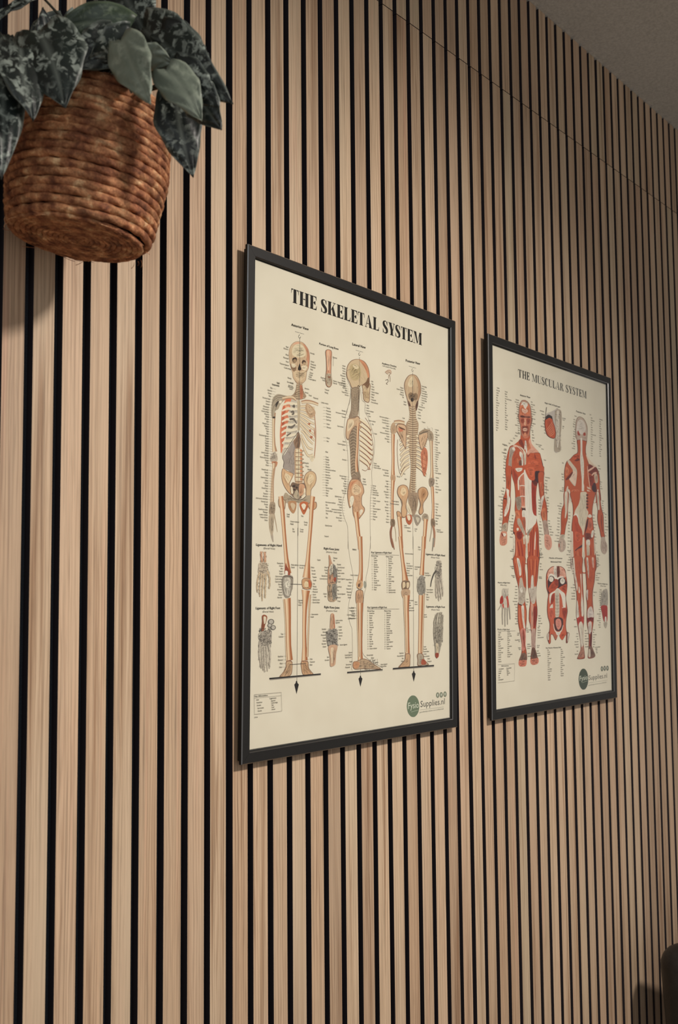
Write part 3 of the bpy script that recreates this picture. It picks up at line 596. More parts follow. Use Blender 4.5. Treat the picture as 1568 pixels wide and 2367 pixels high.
('B',1,[135,96,89,85,100,127],[2624,2209,2624,2037,2625,1793,2626,1549,2623,1403,2624,1305]),
('B',0,[38,35,35,38],[2542,2209,2551,1916,2568,1612,2581,1356]),
('P',2,0,[2446,1284,2531,1295,2686,1327,2823,1296,2961,1228,3143,1150,3143,1129,2922,1146,2686,1161,2494,1164,2433,1206]),
('P',129,0,[2459,1275,2541,1285,2686,1315,2819,1286,2952,1218,3118,1150,2922,1156,2686,1171,2501,1175,2448,1210]),
('P',130,0,[2459,1275,2541,1285,2608,1257,2570,1187,2501,1175,2448,1210]),
('S',131,[40,60,21,20,50],[2686,1302,3062,1142]),
('Q',93,0,[2300,1139,3195,1133,3195,1119,2300,1120]),
('Q',94,0,[2300,1118,3195,1115,3195,1106,2300,1110]),
('L',95,5,[2579,6182,2582,5667]),
('L',95,5,[2619,3269,2629,1074]),
('L',95,4,[2573,5667,2573,4658,2576,3659]),
('L',95,4,[2619,3269,2625,1915]),
('L',107,4,[2374,5660,2346,5430,2271,5269,2215,5087,2207,4864,2261,4746,2284,4625,2304,4442,2315,4196,2288,4070,2213,3905,2161,3754,2177,3633,2234,3515,2291,3421,2308,3214,2305,3055]),
('L',107,4,[2608,5685,2649,5488,2728,5449,2725,5309,2809,5219,2890,5076,2967,4894,2972,4703,2942,4546,2902,4339,2909,4124,2873,3931,2864,3678,2865,3426,2876,3076]),
('L',107,4,[2304,3255,2322,3073,2361,2891,2419,2709,2439,2575,2402,2380,2336,2210,2319,2041,2367,1883,2414,1798,2426,1435,2417,1291,2399,1196,2427,1152]),
('L',107,4,[2879,3282,2856,3030,2808,2754,2759,2604,2769,2480,2711,2332,2683,2037,2674,1730,2675,1425,2803,1321,2981,1239,3204,1153]),
('P',2,0,[4031,6149,3912,6109,3815,6008,3783,5912,3815,5788,3868,5680,3900,5594,3954,5524,4040,5504,4116,5514,4160,5580,4204,5718,4271,5860,4271,5992,4227,6077,4140,6144]),
('P',132,0,[4031,6139,3920,6101,3832,6006,3802,5913,3832,5791,3885,5685,3917,5601,3967,5536,4044,5517,4105,5526,4145,5585,4187,5718,4251,5859,4251,5986,4210,6068,4129,6132]),
('P',133,0,[4052,6140,4210,6068,4251,5986,4251,5859,4187,5718,4149,5762,4194,5913,4150,6051]),
('P',134,0,[3976,6087,4041,6105,4041,5954,3933,5911,3890,5956]),
('P',135,0,[3900,5775,3976,5826,4051,5812,4128,5837,4182,5793,4149,5722,4040,5693,3932,5696]),
('P',136,0,[3976,5715,4040,5738,4051,5681,3986,5665]),
('P',137,0,[3900,5672,3964,5603,3975,5527,3932,5547]),
('P',137,0,[4171,5713,4193,5663,4138,5524,4105,5598]),
('S',138,[35,40,23,15,40],[3911,5803,4182,5662]),
('P',139,0,[3917,5560,3973,5581,4108,5588,4130,5401,4198,5302,4174,5109,4151,4835,4127,4564,4104,4293,4081,4090,3925,4078,3948,4279,3971,4548,3927,4810,3861,5070,3828,5199,3861,5284,3950,5376]),
('L',140,9,[3955,5557,4022,5553,4090,5571]),
('L',141,5,[3955,5540,4022,5537,4090,5554]),
('L',140,9,[3947,5518,4023,5516,4100,5535]),
('L',141,5,[3947,5501,4023,5500,4099,5517]),
('L',140,9,[3939,5479,4024,5478,4109,5498]),
('L',141,5,[3939,5462,4024,5462,4109,5481]),
('L',140,9,[3931,5441,4025,5440,4119,5462]),
('L',141,5,[3931,5423,4025,5424,4119,5444]),
('L',140,9,[3923,5402,4025,5403,4129,5425]),
('L',141,5,[3923,5384,4025,5386,4129,5408]),
('L',140,9,[3915,5363,4026,5365,4139,5389]),
('L',141,5,[3915,5346,4026,5349,4139,5371]),
('L',140,9,[3907,5324,4027,5327,4149,5352]),
('L',141,5,[3907,5307,4027,5311,4149,5334]),
('L',140,9,[3899,5286,4028,5290,4159,5315]),
('L',141,5,[3899,5268,4028,5274,4159,5298]),
('L',140,9,[3891,5247,4029,5252,4169,5279]),
('L',141,5,[3890,5230,4029,5236,4168,5261]),
('L',140,9,[3882,5209,4029,5214,4178,5242]),
('L',141,5,[3882,5191,4029,5198,4178,5224]),
('L',140,9,[3901,5174,4030,5177,4161,5202]),
('L',141,5,[3901,5156,4030,5161,4161,5184]),
('L',140,9,[3902,5136,4031,5139,4162,5164]),
('L',141,5,[3902,5119,4031,5123,4162,5146]),
('L',140,9,[3903,5099,4032,5102,4163,5126]),
('L',141,5,[3903,5081,4032,5086,4163,5109]),
('L',140,9,[3903,5062,4033,5064,4163,5088]),
('L',141,5,[3903,5044,4033,5048,4163,5071]),
('L',140,9,[3904,5024,4033,5027,4164,5051]),
('L',141,5,[3904,5007,4033,5010,4164,5033]),
('L',140,9,[3905,4987,4034,4989,4165,5013]),
('L',141,5,[3905,4969,4034,4973,4165,4995]),
('L',140,9,[3906,4950,4035,4951,4166,4975]),
('L',141,5,[3906,4932,4035,4935,4166,4957]),
('L',140,9,[3907,4912,4036,4914,4167,4937]),
('L',141,5,[3907,4895,4036,4898,4166,4920]),
('L',140,9,[3908,4875,4037,4876,4167,4899]),
('L',141,5,[3908,4858,4037,4860,4167,4882]),
('L',140,9,[3908,4838,4037,4839,4168,4862]),
('L',141,5,[3908,4820,4037,4823,4168,4844]),
('L',140,9,[3909,4800,4038,4801,4169,4824]),
('L',141,5,[3909,4783,4038,4785,4169,4806]),
('L',140,9,[3910,4763,4039,4764,4170,4786]),
('L',141,5,[3910,4746,4039,4748,4170,4769]),
('L',140,9,[3960,4731,4040,4726,4121,4743]),
('L',141,5,[3960,4714,4040,4710,4121,4726]),
('L',140,9,[3960,4694,4041,4689,4122,4706]),
('L',141,5,[3960,4676,4041,4673,4122,4688]),
('L',140,9,[3961,4656,4041,4651,4122,4668]),
('L',141,5,[3961,4639,4041,4635,4122,4651]),
('L',140,9,[3962,4619,4042,4614,4123,4630]),
('L',141,5,[3962,4602,4042,4598,4123,4613]),
('L',140,9,[3963,4582,4043,4577,4124,4593]),
('L',141,5,[3963,4564,4043,4560,4124,4575]),
('L',140,9,[3964,4544,4044,4539,4125,4555]),
('L',141,5,[3964,4527,4044,4523,4125,4538]),
('L',140,9,[3964,4507,4045,4502,4126,4518]),
('L',141,5,[3964,4490,4045,4486,4125,4500]),
('L',140,9,[3965,4470,4045,4464,4126,4480]),
('L',141,5,[3965,4453,4045,4448,4126,4463]),
('L',140,9,[3966,4433,4046,4427,4127,4443]),
('L',141,5,[3966,4415,4046,4411,4127,4425]),
('L',140,9,[3967,4395,4047,4390,4128,4405]),
('L',141,5,[3967,4378,4047,4373,4128,4388]),
('L',140,9,[3968,4358,4048,4352,4129,4368]),
('L',141,5,[3968,4341,4048,4336,4129,4350]),
('L',140,9,[3969,4321,4049,4315,4129,4330]),
('L',141,5,[3968,4304,4049,4299,4129,4313]),
('L',140,9,[3969,4284,4049,4277,4130,4293]),
('L',141,5,[3969,4266,4049,4261,4130,4275]),
('L',140,9,[3970,4246,4050,4240,4131,4255]),
('L',141,5,[3970,4229,4050,4224,4131,4238]),
('L',140,9,[3971,4209,4051,4203,4132,4218]),
('L',141,5,[3971,4192,4051,4187,4132,4200]),
('L',140,9,[3972,4172,4052,4165,4133,4180]),
('L',141,5,[3972,4155,4052,4149,4133,4163]),
('L',140,9,[3973,4135,4053,4128,4133,4143]),
('L',141,5,[3973,4118,4053,4112,4133,4125]),
('L',140,9,[3973,4098,4053,4091,4134,4105]),
('L',141,5,[3973,4080,4053,4075,4134,4088]),
('V',142,[48,57,44],[3927,5062,3777,5009,3660,4949]),
('V',143,[33,41,28],[3927,5062,3777,5009,3660,4949]),
('V',142,[48,57,44],[3927,4987,3780,4930,3664,4863]),
('V',143,[33,41,28],[3927,4987,3780,4930,3664,4863]),
('V',142,[48,57,44],[3927,4912,3782,4852,3668,4776]),
('V',143,[33,41,28],[3927,4912,3782,4852,3668,4776]),
('V',142,[48,57,44],[3927,4837,3784,4774,3673,4689]),
('V',143,[33,42,29],[3927,4837,3784,4774,3673,4689]),
('V',142,[48,57,44],[3927,4762,3786,4696,3677,4603]),
('V',143,[33,42,29],[3927,4762,3786,4696,3677,4603]),
('V',142,[48,57,44],[3927,4687,3788,4618,3681,4516]),
('V',143,[33,42,29],[3927,4687,3788,4618,3681,4516]),
('V',142,[48,57,44],[3927,4613,3790,4540,3685,4430]),
('V',143,[33,42,29],[3927,4613,3790,4540,3685,4430]),
('V',142,[48,57,44],[3926,4538,3792,4462,3690,4343]),
('V',143,[33,42,29],[3926,4538,3792,4462,3690,4343]),
('V',142,[51,60,46],[4129,5087,4294,5072,4429,5042]),
('V',143,[34,44,30],[4129,5087,4294,5072,4429,5042]),
('V',142,[51,60,46],[4129,5011,4294,4992,4428,4951]),
('V',143,[34,44,30],[4129,5011,4294,4992,4428,4951]),
('V',142,[50,59,46],[4129,4935,4293,4911,4428,4861]),
('V',143,[34,43,30],[4129,4935,4293,4911,4428,4861]),
('V',142,[51,60,46],[4128,4860,4293,4831,4427,4771]),
('V',143,[34,44,30],[4128,4860,4293,4831,4427,4771]),
('V',142,[51,60,46],[4128,4784,4293,4751,4427,4681]),
('V',143,[34,44,30],[4128,4784,4293,4751,4427,4681]),
('V',142,[50,59,46],[4128,4709,4292,4671,4427,4591]),
('V',143,[34,43,30],[4128,4709,4292,4671,4427,4591]),
('V',142,[51,60,46],[4128,4634,4292,4591,4426,4501]),
('V',143,[34,44,30],[4128,4634,4292,4591,4426,4501]),
('V',142,[51,60,46],[4127,4558,4292,4511,4426,4411]),
('V',143,[34,44,30],[4127,4558,4292,4511,4426,4411]),
('P',144,0,[4356,4913,4449,4869,4471,4735,4447,4555,4377,4399,4309,4473,4275,4646,4264,4794]),
('P',145,0,[4333,4774,4402,4755,4401,4591,4332,4557]),
('L',146,5,[4276,4782,4437,4752]),
('L',146,5,[4275,4707,4436,4676]),
('L',146,5,[4275,4633,4436,4601]),
('L',146,5,[4275,4558,4436,4526]),
('L',146,5,[4275,4484,4435,4452]),
('L',147,8,[3599,4958,3589,4772,3610,4538,3675,4373,3751,4473,3949,4572]),
('L',147,8,[4377,4399,4286,4485,4082,4559]),
('P',2,0,[3589,5221,3828,5226,3850,5068,3843,4934,3828,4819,3751,4883,3675,4980,3599,5063,3556,5111]),
('P',148,0,[3604,5209,3811,5211,3830,5066,3823,4932,3817,4848,3762,4895,3690,4989,3617,5076,3578,5113]),
('P',149,0,[3621,5159,3708,5157,3751,5122,3643,5095]),
('P',150,0,[3621,5185,3795,5161,3817,5144,3686,5147]),
('P',2,0,[4197,5111,4334,5176,4473,5201,4461,5062,4380,4929,4287,4851,4219,4952]),
('P',148,0,[4215,5108,4339,5165,4450,5184,4440,5065,4361,4935,4292,4873,4238,4959]),
('V',151,[55,69,60],[4220,5128,4358,5193,4544,5217]),
('L',152,10,[4231,5129,4358,5175,4474,5208]),
('B',0,[44,57,52],[3503,5242,3643,5267,3795,5268]),
('P',153,0,[3439,5201,3503,5235,3556,5163,3567,5086,3503,5038,3428,5042,3407,5118]),
('P',154,0,[4497,5218,4602,5217,4649,5140,4625,5041,4531,5036,4473,5118]),
('S',155,[35,30,25,20,40],[4312,5289,4625,5054]),
('B',1,[89,72,68,76,106],[3475,5035,3471,4824,3475,4629,3471,4432,3471,4315]),
('B',0,[94,75,70,80,118],[4578,5049,4584,4884,4593,4679,4599,4501,4591,4377]),
('P',156,0,[3418,4330,3524,4339,3535,4256,3471,4198,3418,4245]),
('P',157,0,[4516,4377,4657,4390,4668,4302,4597,4220,4516,4261]),
('S',158,[35,20,27,30,40],[4516,4377,4656,4246]),
('B',1,[92,71,67,76],[3471,4250,3454,4040,3450,3820,3454,3587]),
('B',1,[84,70,65,79],[4604,4241,4622,4065,4630,3847,4618,3655]),
('P',159,0,[3418,3591,3514,3590,3524,3500,3471,3472,3408,3494]),
('V',160,[42,55,46,25],[3440,3483,3408,3378,3429,3225,3471,3123]),
('V',161,[17,17,13],[3514,3487,3545,3385,3556,3230]),
('V',160,[47,34,13],[3429,3268,3471,3180,3509,3091]),
('P',159,0,[4571,3666,4672,3659,4688,3550,4629,3520,4570,3544]),
('V',162,[56,61,52,47],[4629,3547,4663,3440,4663,3318,4639,3181]),
('V',163,[19,19,14],[4587,3545,4563,3408,4522,3271]),
('V',164,[56,42,19],[4651,3336,4627,3213,4598,3103]),
('P',2,0,[3750,4202,3871,4179,3914,4077,3859,3927,3837,3820,3870,3743,3815,3648,3706,3654,3696,3784,3717,3904,3620,3988,3582,4064,3621,4158]),
('P',165,0,[3750,4190,3855,4169,3895,4075,3839,3928,3817,3819,3850,3742,3802,3659,3724,3668,3715,3786,3737,3908,3638,3995,3601,4065,3636,4150]),
('P',166,0,[3729,4148,3816,4135,3837,4071,3750,4011,3674,4058]),
('P',2,0,[4285,4208,4423,4199,4487,4109,4445,4024,4330,3908,4340,3774,4249,3714,4193,3764,4238,3901,4182,4031,4171,4138]),
('P',167,0,[4285,4196,4409,4187,4464,4107,4422,4029,4309,3906,4318,3780,4256,3731,4215,3768,4261,3903,4205,4033,4194,4134]),
('P',168,0,[4308,4176,4399,4156,4422,4090,4307,3987,4262,4037]),
('P',169,0,[3914,4070,4171,4091,4182,3951,4148,3828,4080,3704,4024,3674,3969,3750,3914,3878]),
('P',170,0,[3848,3900,3903,3891,4002,3725,3991,3698,3903,3745,3848,3821]),
('S',171,[40,44,29,20,70],[3925,4065,4159,3762]),
('P',172,0,[3826,3661,3892,3698,3991,3691,4002,3593,3935,3529,3848,3571]),
('P',173,0,[3859,3677,3936,3688,3958,3630,3903,3600]),
('P',174,0,[4058,3702,4192,3711,4272,3648,4215,3565,4147,3524,4080,3597]),
('P',175,0,[4114,3666,4215,3659,4170,3576]),
('P',2,0,[3567,3724,3642,3741,3717,3681,3706,3602,3620,3597]),
('P',176,0,[3584,3717,3642,3730,3700,3677,3689,3611,3631,3608]),
('P',177,0,[4352,3748,4455,3741,4490,3689,4466,3620,4328,3625,4294,3690]),
('B',1,[120,99,90,95],[3646,3650,3674,3469,3689,3288,3706,3119]),
('B',1,[118,100,91,96],[4409,3657,4392,3507,4368,3318,4349,3143]),
('B',1,[91,87,87,117,187],[3667,3318,3706,3085,3745,2878,3783,2710,3818,2541]),
('B',1,[96,96,100,127],[4346,3349,4331,3107,4307,2893,4284,2679]),
('P',178,0,[3723,2566,3923,2575,3940,2490,3889,2425,3727,2424]),
('P',179,0,[3738,2540,3792,2554,3813,2489,3748,2450]),
('P',179,0,[3846,2542,3912,2542,3911,2477,3857,2451]),
('P',180,0,[3710,2417,3933,2425,3940,2334,3867,2281,3737,2288]),
('P',181,0,[4212,2652,4336,2660,4392,2521,4380,2374,4301,2321,4188,2360,4139,2492]),
('S',182,[40,70,31,22,70],[4144,2651,4387,2321]),
('B',1,[165,117,104,104,122],[3857,2333,3852,2087,3864,1827,3868,1569,3872,1349]),
('B',0,[48,39,35,48],[3774,2307,3787,2023,3812,1699,3829,1377]),
('B',1,[144,117,104,104,117],[4269,2334,4255,2083,4245,1819,4235,1557,4234,1334]),
('B',0,[46,36,36,46],[4346,2361,4327,2016,4307,1686,4292,1357]),
('P',2,0,[3807,1352,3942,1346,3946,1243,3931,1134,3811,1133,3619,1137,3704,1203,3794,1263]),
('P',183,0,[3823,1341,3925,1337,3929,1243,3913,1145,3811,1144,3666,1146,3726,1197,3812,1257]),
('P',2,0,[4151,1337,4308,1330,4353,1236,4489,1137,4341,1138,4162,1138,4158,1233]),
('P',184,0,[4169,1326,4292,1321,4333,1235,4450,1147,4337,1149,4180,1148,4176,1232]),
('P',185,0,[4285,1240,4364,1223,4409,1155,4262,1156]),
('Q',93,0,[3468,1136,4639,1127,4639,1108,3468,1116]),
('Q',94,0,[3468,1114,4639,1104,4639,1095,3468,1106]),
('L',95,5,[4031,6182,4025,5508]),
('L',95,5,[4023,6036,4028,5090,4028,4153,4030,3118]),
('L',95,5,[4035,3335,4041,2281,4047,1056]),
('P',2,0,[1748,6136,1884,6155,1888,6011,1881,5804,1903,5694,1897,5624,1858,5573,1798,5565,1756,5601,1743,5712,1762,5829,1757,5987]),
('P',186,0,[1760,6131,1872,6146,1876,6009,1870,5802,1889,5692,1883,5628,1851,5583,1803,5577,1767,5609,1756,5715,1776,5831,1769,5989]),
('P',187,0,[1777,6127,1836,6133,1838,5842,1796,5835]),
('P',188,0,[1763,5761,1882,5776,1886,5646,1851,5588,1803,5583,1767,5626]),
('P',189,0,[1797,5733,1865,5739,1857,5720,1805,5714]),
('S',190,[40,40,33,35,95],[1763,5772,1883,5599]),
('L',191,4,[1917,6062,1931,6059,1929,5916]),
('P',192,0,[3295,6086,3387,6115,3424,6089,3408,6055,3367,6060,3326,6028,3255,6054]),
('L',193,6,[3265,6055,3326,6098,3408,6106,3418,6057,3357,6021,3347,5955]),
('L',194,8,[3367,6035,3391,5976,3387,5911]),
('L',195,9,[3265,5916,3326,5939,3336,5903,3286,5869,3316,5855]),
('F',0,[34,1],[273,3029,802,3037],'Ligaments of Right Hand'),
('F',0,[24,0],[425,2989,660,2990],'(Dorsal View)'),
('F',0,[34,1],[281,2130,781,2129],'Ligaments of Right Foot'),
('F',0,[24,0],[420,2083,643,2082],'(Dorsal View)'),
('F',0,[34,1],[1728,3031,2091,3026],'Right Knee Joint'),
('F',0,[24,0],[1787,2983,2037,2980],'(Anterior View)'),
('F',0,[34,1],[1744,2135,2106,2121],'Right Knee Joint'),
('F',0,[24,0],[1795,2083,2050,2075],'(Posterior View)'),
('F',0,[34,1],[4406,3032,4987,3023],'Ligaments of Right Hand'),
('F',0,[24,0],[4561,2983,4814,2980],'(Palmar View)'),
('F',0,[34,1],[4414,2124,4980,2111],'Ligaments of Right Foot'),
('F',0,[24,0],[4563,2072,4813,2067],'(Plantar View)'),
('F',0,[30,1],[2892,3012,3429,3021],'Key: Ligaments of Right Hand'),
('F',0,[30,1],[2796,2124,3305,2120],'Key: Ligaments of Right Foot'),
('L',191,4,[2896,2991,3641,3002]),
('L',191,4,[2796,2109,3641,2104]),
('F',0,[23,1],[2896,2959,3068,2959],'Dorsal View'),
('F',0,[23,1],[3279,2958,3467,2958],'Palmar View'),
('F',0,[23,1],[2796,2070,2975,2065],'Dorsal View'),
('F',0,[23,1],[3235,2065,3417,2063],'Plantar View'),
('V',196,[43,40,43],[382,2951,383,2879,399,2798]),
('V',196,[44,41,44],[448,2948,456,2882,461,2800]),
('S',197,[40,34,35,20,90],[354,2950,487,2780]),
('P',198,0,[342,2786,494,2790,509,2718,525,2636,424,2614,322,2653,328,2714]),
('S',199,[45,50,37,20,40],[327,2786,525,2636]),
('V',200,[34,31,29,20],[351,2654,317,2551,304,2449,312,2368]),
('S',201,[35,7,40,35,85],[295,2653,373,2552]),
('S',201,[35,7,40,35,85],[282,2551,338,2450]),
('S',201,[35,7,40,35,85],[284,2449,332,2368]),
('V',200,[34,31,29,20],[394,2644,368,2511,355,2409,364,2307]),
('S',201,[35,7,41,35,85],[345,2643,417,2512]),
('S',201,[35,7,41,35,85],[333,2511,389,2409]),
('S',201,[35,7,41,35,85],[335,2409,384,2307]),
('V',200,[35,32,29,20],[431,2635,418,2491,406,2368,412,2246]),
('S',201,[35,7,42,35,85],[396,2634,453,2491]),
('S',201,[35,7,42,35,85],[384,2491,440,2369]),
('S',201,[35,7,42,35,85],[386,2368,432,2246]),
('V',200,[35,32,29,20],[474,2635,476,2512,467,2410,472,2287]),
('S',201,[35,7,43,35,85],[454,2635,496,2512]),
('S',201,[35,7,43,35,85],[445,2512,498,2410]),
('S',201,[35,7,43,35,85],[447,2409,492,2287]),
('V',200,[35,32,30,21],[503,2677,548,2595,559,2513,550,2420]),
('S',201,[35,7,44,35,85],[482,2677,568,2596]),
('S',201,[35,7,44,35,85],[527,2595,580,2513]),
('S',201,[35,7,44,35,85],[528,2513,581,2421]),
('P',202,0,[411,2037,461,2050,512,2021,499,1959,471,1899,443,1808,407,1799,399,1880,412,1961]),
('P',203,0,[440,2022,491,2011,480,1939,449,1920]),
('P',204,0,[656,1946,644,1922,614,1908,575,1909,544,1924,532,1949,544,1973,574,1987,612,1986,644,1971]),
('P',205,0,[637,1947,629,1930,608,1920,581,1920,559,1931,551,1948,559,1965,580,1975,607,1975,629,1964]),
('P',204,0,[692,1863,683,1843,656,1831,623,1832,597,1845,586,1866,596,1886,622,1898,655,1897,682,1884]),
('P',205,0,[676,1864,669,1849,651,1841,628,1841,609,1851,602,1865,609,1879,627,1888,650,1887,669,1878]),
('P',204,0,[609,1896,601,1878,579,1867,552,1868,530,1880,522,1898,530,1916,551,1926,578,1926,601,1914]),
('P',205,0,[596,1896,590,1884,575,1876,556,1877,541,1885,535,1898,540,1910,556,1917,575,1917,590,1909]),
('P',206,0,[393,1809,596,1824,604,1732,591,1610,468,1594,353,1618,365,1719]),
('S',207,[50,110,51,18,50],[342,1861,606,1589]),
('V',208,[37,34,31,17],[374,1618,362,1497,385,1395,408,1293]),
('S',201,[35,7,60,35,85],[340,1619,396,1496]),
('S',201,[35,7,60,35,85],[342,1498,405,1394]),
('S',201,[35,7,60,35,85],[365,1396,428,1292]),
('V',208,[38,35,32,17],[417,1606,419,1485,431,1373,444,1261]),
('S',201,[35,7,61,35,85],[397,1607,439,1484]),
('S',201,[35,7,61,35,85],[399,1485,451,1372]),
('S',201,[35,7,61,35,85],[411,1374,464,1260]),
('V',208,[38,35,32,17],[461,1604,467,1472,469,1361,473,1239]),
('S',201,[35,7,62,35,85],[440,1605,487,1471]),
('S',201,[35,7,62,35,85],[447,1473,489,1360]),
('S',201,[35,7,62,35,85],[448,1362,494,1238]),
('V',208,[38,35,32,17],[504,1613,520,1480,522,1368,531,1246]),
('S',201,[35,7,63,35,85],[484,1614,541,1479]),
('S',201,[35,7,63,35,85],[500,1481,542,1367]),
('S',201,[35,7,63,35,85],[502,1369,552,1245]),
('V',208,[38,35,32,17],[555,1621,579,1488,576,1376,571,1285]),
('S',201,[35,7,64,35,85],[534,1622,599,1487]),
('S',201,[35,7,64,35,85],[554,1489,601,1375]),
('S',201,[35,7,64,35,85],[550,1377,598,1283]),
('P',209,0,[1846,2947,1880,2926,1914,2838,1999,2751,2043,2663,2047,2552,2018,2496,1841,2494,1824,2593,1831,2703,1855,2814]),
('P',210,0,[1940,2816,2025,2752,2046,2663,2047,2552,2018,2502,1967,2595,1941,2683]),
('P',211,0,[1856,2748,1923,2816,1941,2683,1873,2638]),
('P',212,0,[1967,2595,2017,2607,2009,2540,1967,2551]),
('P',213,0,[1833,2494,2018,2496,2028,2374,2012,2252,1944,2230,1843,2253,1825,2373]),
('P',214,0,[1925,2484,2027,2496,2020,2286,1944,2264]),
('S',215,[50,110,71,14,70],[1822,2791,2049,2241]),
('P',216,0,[1903,2044,1962,2045,1984,1933,1990,1800,1889,1803,1888,1934]),
('V',50,[17,24,24],[1966,2037,1977,1933,1989,1822]),
('P',217,0,[1830,1793,2032,1810,2067,1710,2054,1600,2085,1555,1849,1553,1806,1663,1798,1740]),
('S',218,[55,110,81,16,60],[1797,1816,2068,1545]),
('P',219,0,[1849,1553,2051,1556,2026,1426,2010,1273,1952,1243,1893,1252,1884,1388]),
('P',220,0,[1899,1518,1966,1516,1951,1298,1909,1300]),
('L',221,6,[1970,1494,1964,1385,1960,1254]),
('P',222,0,[4731,2938,4866,2938,4861,2839,4884,2730,4871,2607,4717,2605,4695,2727,4742,2836]),
('S',207,[50,90,91,20,40],[4672,2930,4883,2607]),
('V',223,[37,33,23,19],[4718,2768,4636,2699,4565,2576,4542,2482]),
('V',222,[42,42,38,24],[4706,2632,4705,2470,4704,2362,4720,2281]),
('S',201,[35,7,100,35,85],[4673,2632,4738,2470]),
('S',201,[35,7,100,35,85],[4672,2470,4737,2362]),
('S',201,[35,7,100,35,85],[4671,2362,4753,2281]),
('V',222,[42,42,38,24],[4753,2619,4764,2457,4782,2335,4791,2233]),
('S',201,[35,7,101,35,85],[4720,2619,4797,2457]),
('S',201,[35,7,101,35,85],[4731,2456,4815,2335]),
('S',201,[35,7,101,35,85],[4749,2335,4824,2233]),
('V',222,[43,43,38,24],[4807,2620,4823,2457,4846,2349,4857,2260]),
('S',201,[35,7,102,35,85],[4774,2620,4856,2457]),
('S',201,[35,7,102,35,85],[4790,2457,4879,2349]),
('S',201,[35,7,102,35,85],[4813,2348,4890,2260]),
('V',222,[43,43,38,24],[4860,2634,4894,2485,4910,2390,4910,2315]),
('S',201,[35,7,103,35,85],[4826,2634,4928,2485]),
('S',201,[35,7,103,35,85],[4861,2485,4944,2390]),
('S',201,[35,7,103,35,85],[4877,2389,4943,2315]),
('P',224,0,[4643,1811,4902,1805,4900,1629,4864,1495,4828,1389,4780,1297,4721,1239,4675,1288,4668,1422,4630,1584,4619,1718]),
('S',225,[50,120,111,16,70],[4619,1798,4904,1440]),
('V',224,[42,37,33,23],[4654,1770,4643,1864,4671,1931,4702,1998]),
('S',201,[35,7,120,35,85],[4610,1865,4687,1770]),
('S',201,[35,7,120,35,85],[4611,1932,4704,1863]),
('S',201,[35,7,120,35,85],[4639,1999,4735,1930]),
('V',224,[42,38,33,24],[4713,1782,4713,1890,4737,1970,4766,2031]),
('S',201,[35,7,121,35,85],[4680,1891,4745,1782]),
('S',201,[35,7,121,35,85],[4681,1971,4770,1889]),
('S',201,[35,7,121,35,85],[4705,2031,4798,1969]),
('V',224,[42,38,33,24],[4771,1788,4784,1889,4803,1969,4820,2037]),
('S',201,[35,7,122,35,85],[4739,1889,4816,1787]),
('S',201,[35,7,122,35,85],[4751,1970,4836,1888]),
('S',201,[35,7,122,35,85],[4771,2037,4853,1969]),
('V',224,[43,38,33,24],[4830,1787,4855,1887,4867,1955,4868,2036]),
('S',201,[35,7,123,35,85],[4798,1888,4887,1785]),
('S',201,[35,7,123,35,85],[4822,1956,4900,1887]),
('S',201,[35,7,123,35,85],[4834,2037,4900,1954]),
('V',224,[43,38,33,24],[4878,1779,4897,1860,4907,1941,4903,1995]),
('S',201,[35,7,124,35,85],[4845,1861,4930,1778]),
('S',201,[35,7,124,35,85],[4865,1941,4940,1859]),
('S',201,[35,7,124,35,85],[4870,1996,4941,1940]),
('P',226,0,[4688,1488,4758,1486,4769,1338,4710,1327]),
('P',227,0,[4682,1328,4768,1324,4775,1270,4721,1239,4675,1281]),
('W',228,[2,1,23,0,0,0],[904,6011,904,5978]),
('W',228,[4,1,23,0,0,0],[910,5892,920,5736]),
('W',228,[1,1,23,0,0,0],[967,5690,967,5689]),
('W',228,[1,1,23,0,0,0],[972,5549,972,5548]),
('W',228,[2,1,23,0,0,0],[1020,5481,1025,5416]),
('W',228,[2,1,23,0,0,0],[727,5438,717,5393]),
('W',228,[1,0,23,0,0,0],[1391,6018,1391,6017]),
('W',228,[4,0,23,0,0,0],[1404,5889,1397,5765]),
('W',228,[4,0,23,0,0,0],[1382,5712,1350,5612]),
('W',228,[1,0,23,0,0,0],[1917,6051,1917,6050]),
('W',228,[9,1,23,0,0,0],[2225,5957,2227,5632]),
('W',228,[2,1,23,0,0,0],[1747,5679,1747,5645]),
('W',228,[2,0,23,0,0,0],[1930,5676,1931,5641]),
('W',228,[2,1,23,0,0,0],[717,5430,717,5398]),
('W',228,[3,1,23,0,0,0],[1017,5485,1003,5390]),
('W',228,[8,1,23,30,0,0],[575,5338,505,5046]),
('W',228,[24,1,23,30,0,0],[505,5009,510,4194]),
('W',228,[12,1,23,40,0,0],[503,4125,502,3702]),
('W',228,[8,1,23,0,0,0],[503,3661,502,3396]),
('W',228,[2,0,23,0,0,0],[1272,5450,1272,5389]),
('W',228,[1,0,23,0,0,0],[1361,5359,1361,5358]),
('W',228,[1,0,23,0,0,0],[1468,5336,1468,5335]),
('W',228,[1,0,23,0,0,0],[1650,5291,1650,5290]),
('W',228,[5,0,23,-30,0,0],[1768,5224,1769,5038]),
('W',228,[2,0,23,-30,0,0],[1778,4972,1779,4921]),
('W',228,[2,0,23,-30,0,0],[1780,4753,1781,4702]),
('W',228,[1,0,23,0,0,0],[1757,4532,1757,4530]),
('W',228,[7,0,23,-20,0,0],[1758,4453,1760,4219]),
('W',228,[9,0,23,-30,0,0],[1760,4174,1771,3852]),
('W',228,[5,0,23,0,0,0],[1764,3752,1774,3575]),
('W',228,[1,0,23,0,0,0],[1766,3513,1766,3512]),
('W',228,[1,0,23,0,0,0],[1758,3391,1758,3390]),
('W',228,[2,0,23,0,0,0],[1732,5506,1732,5461]),
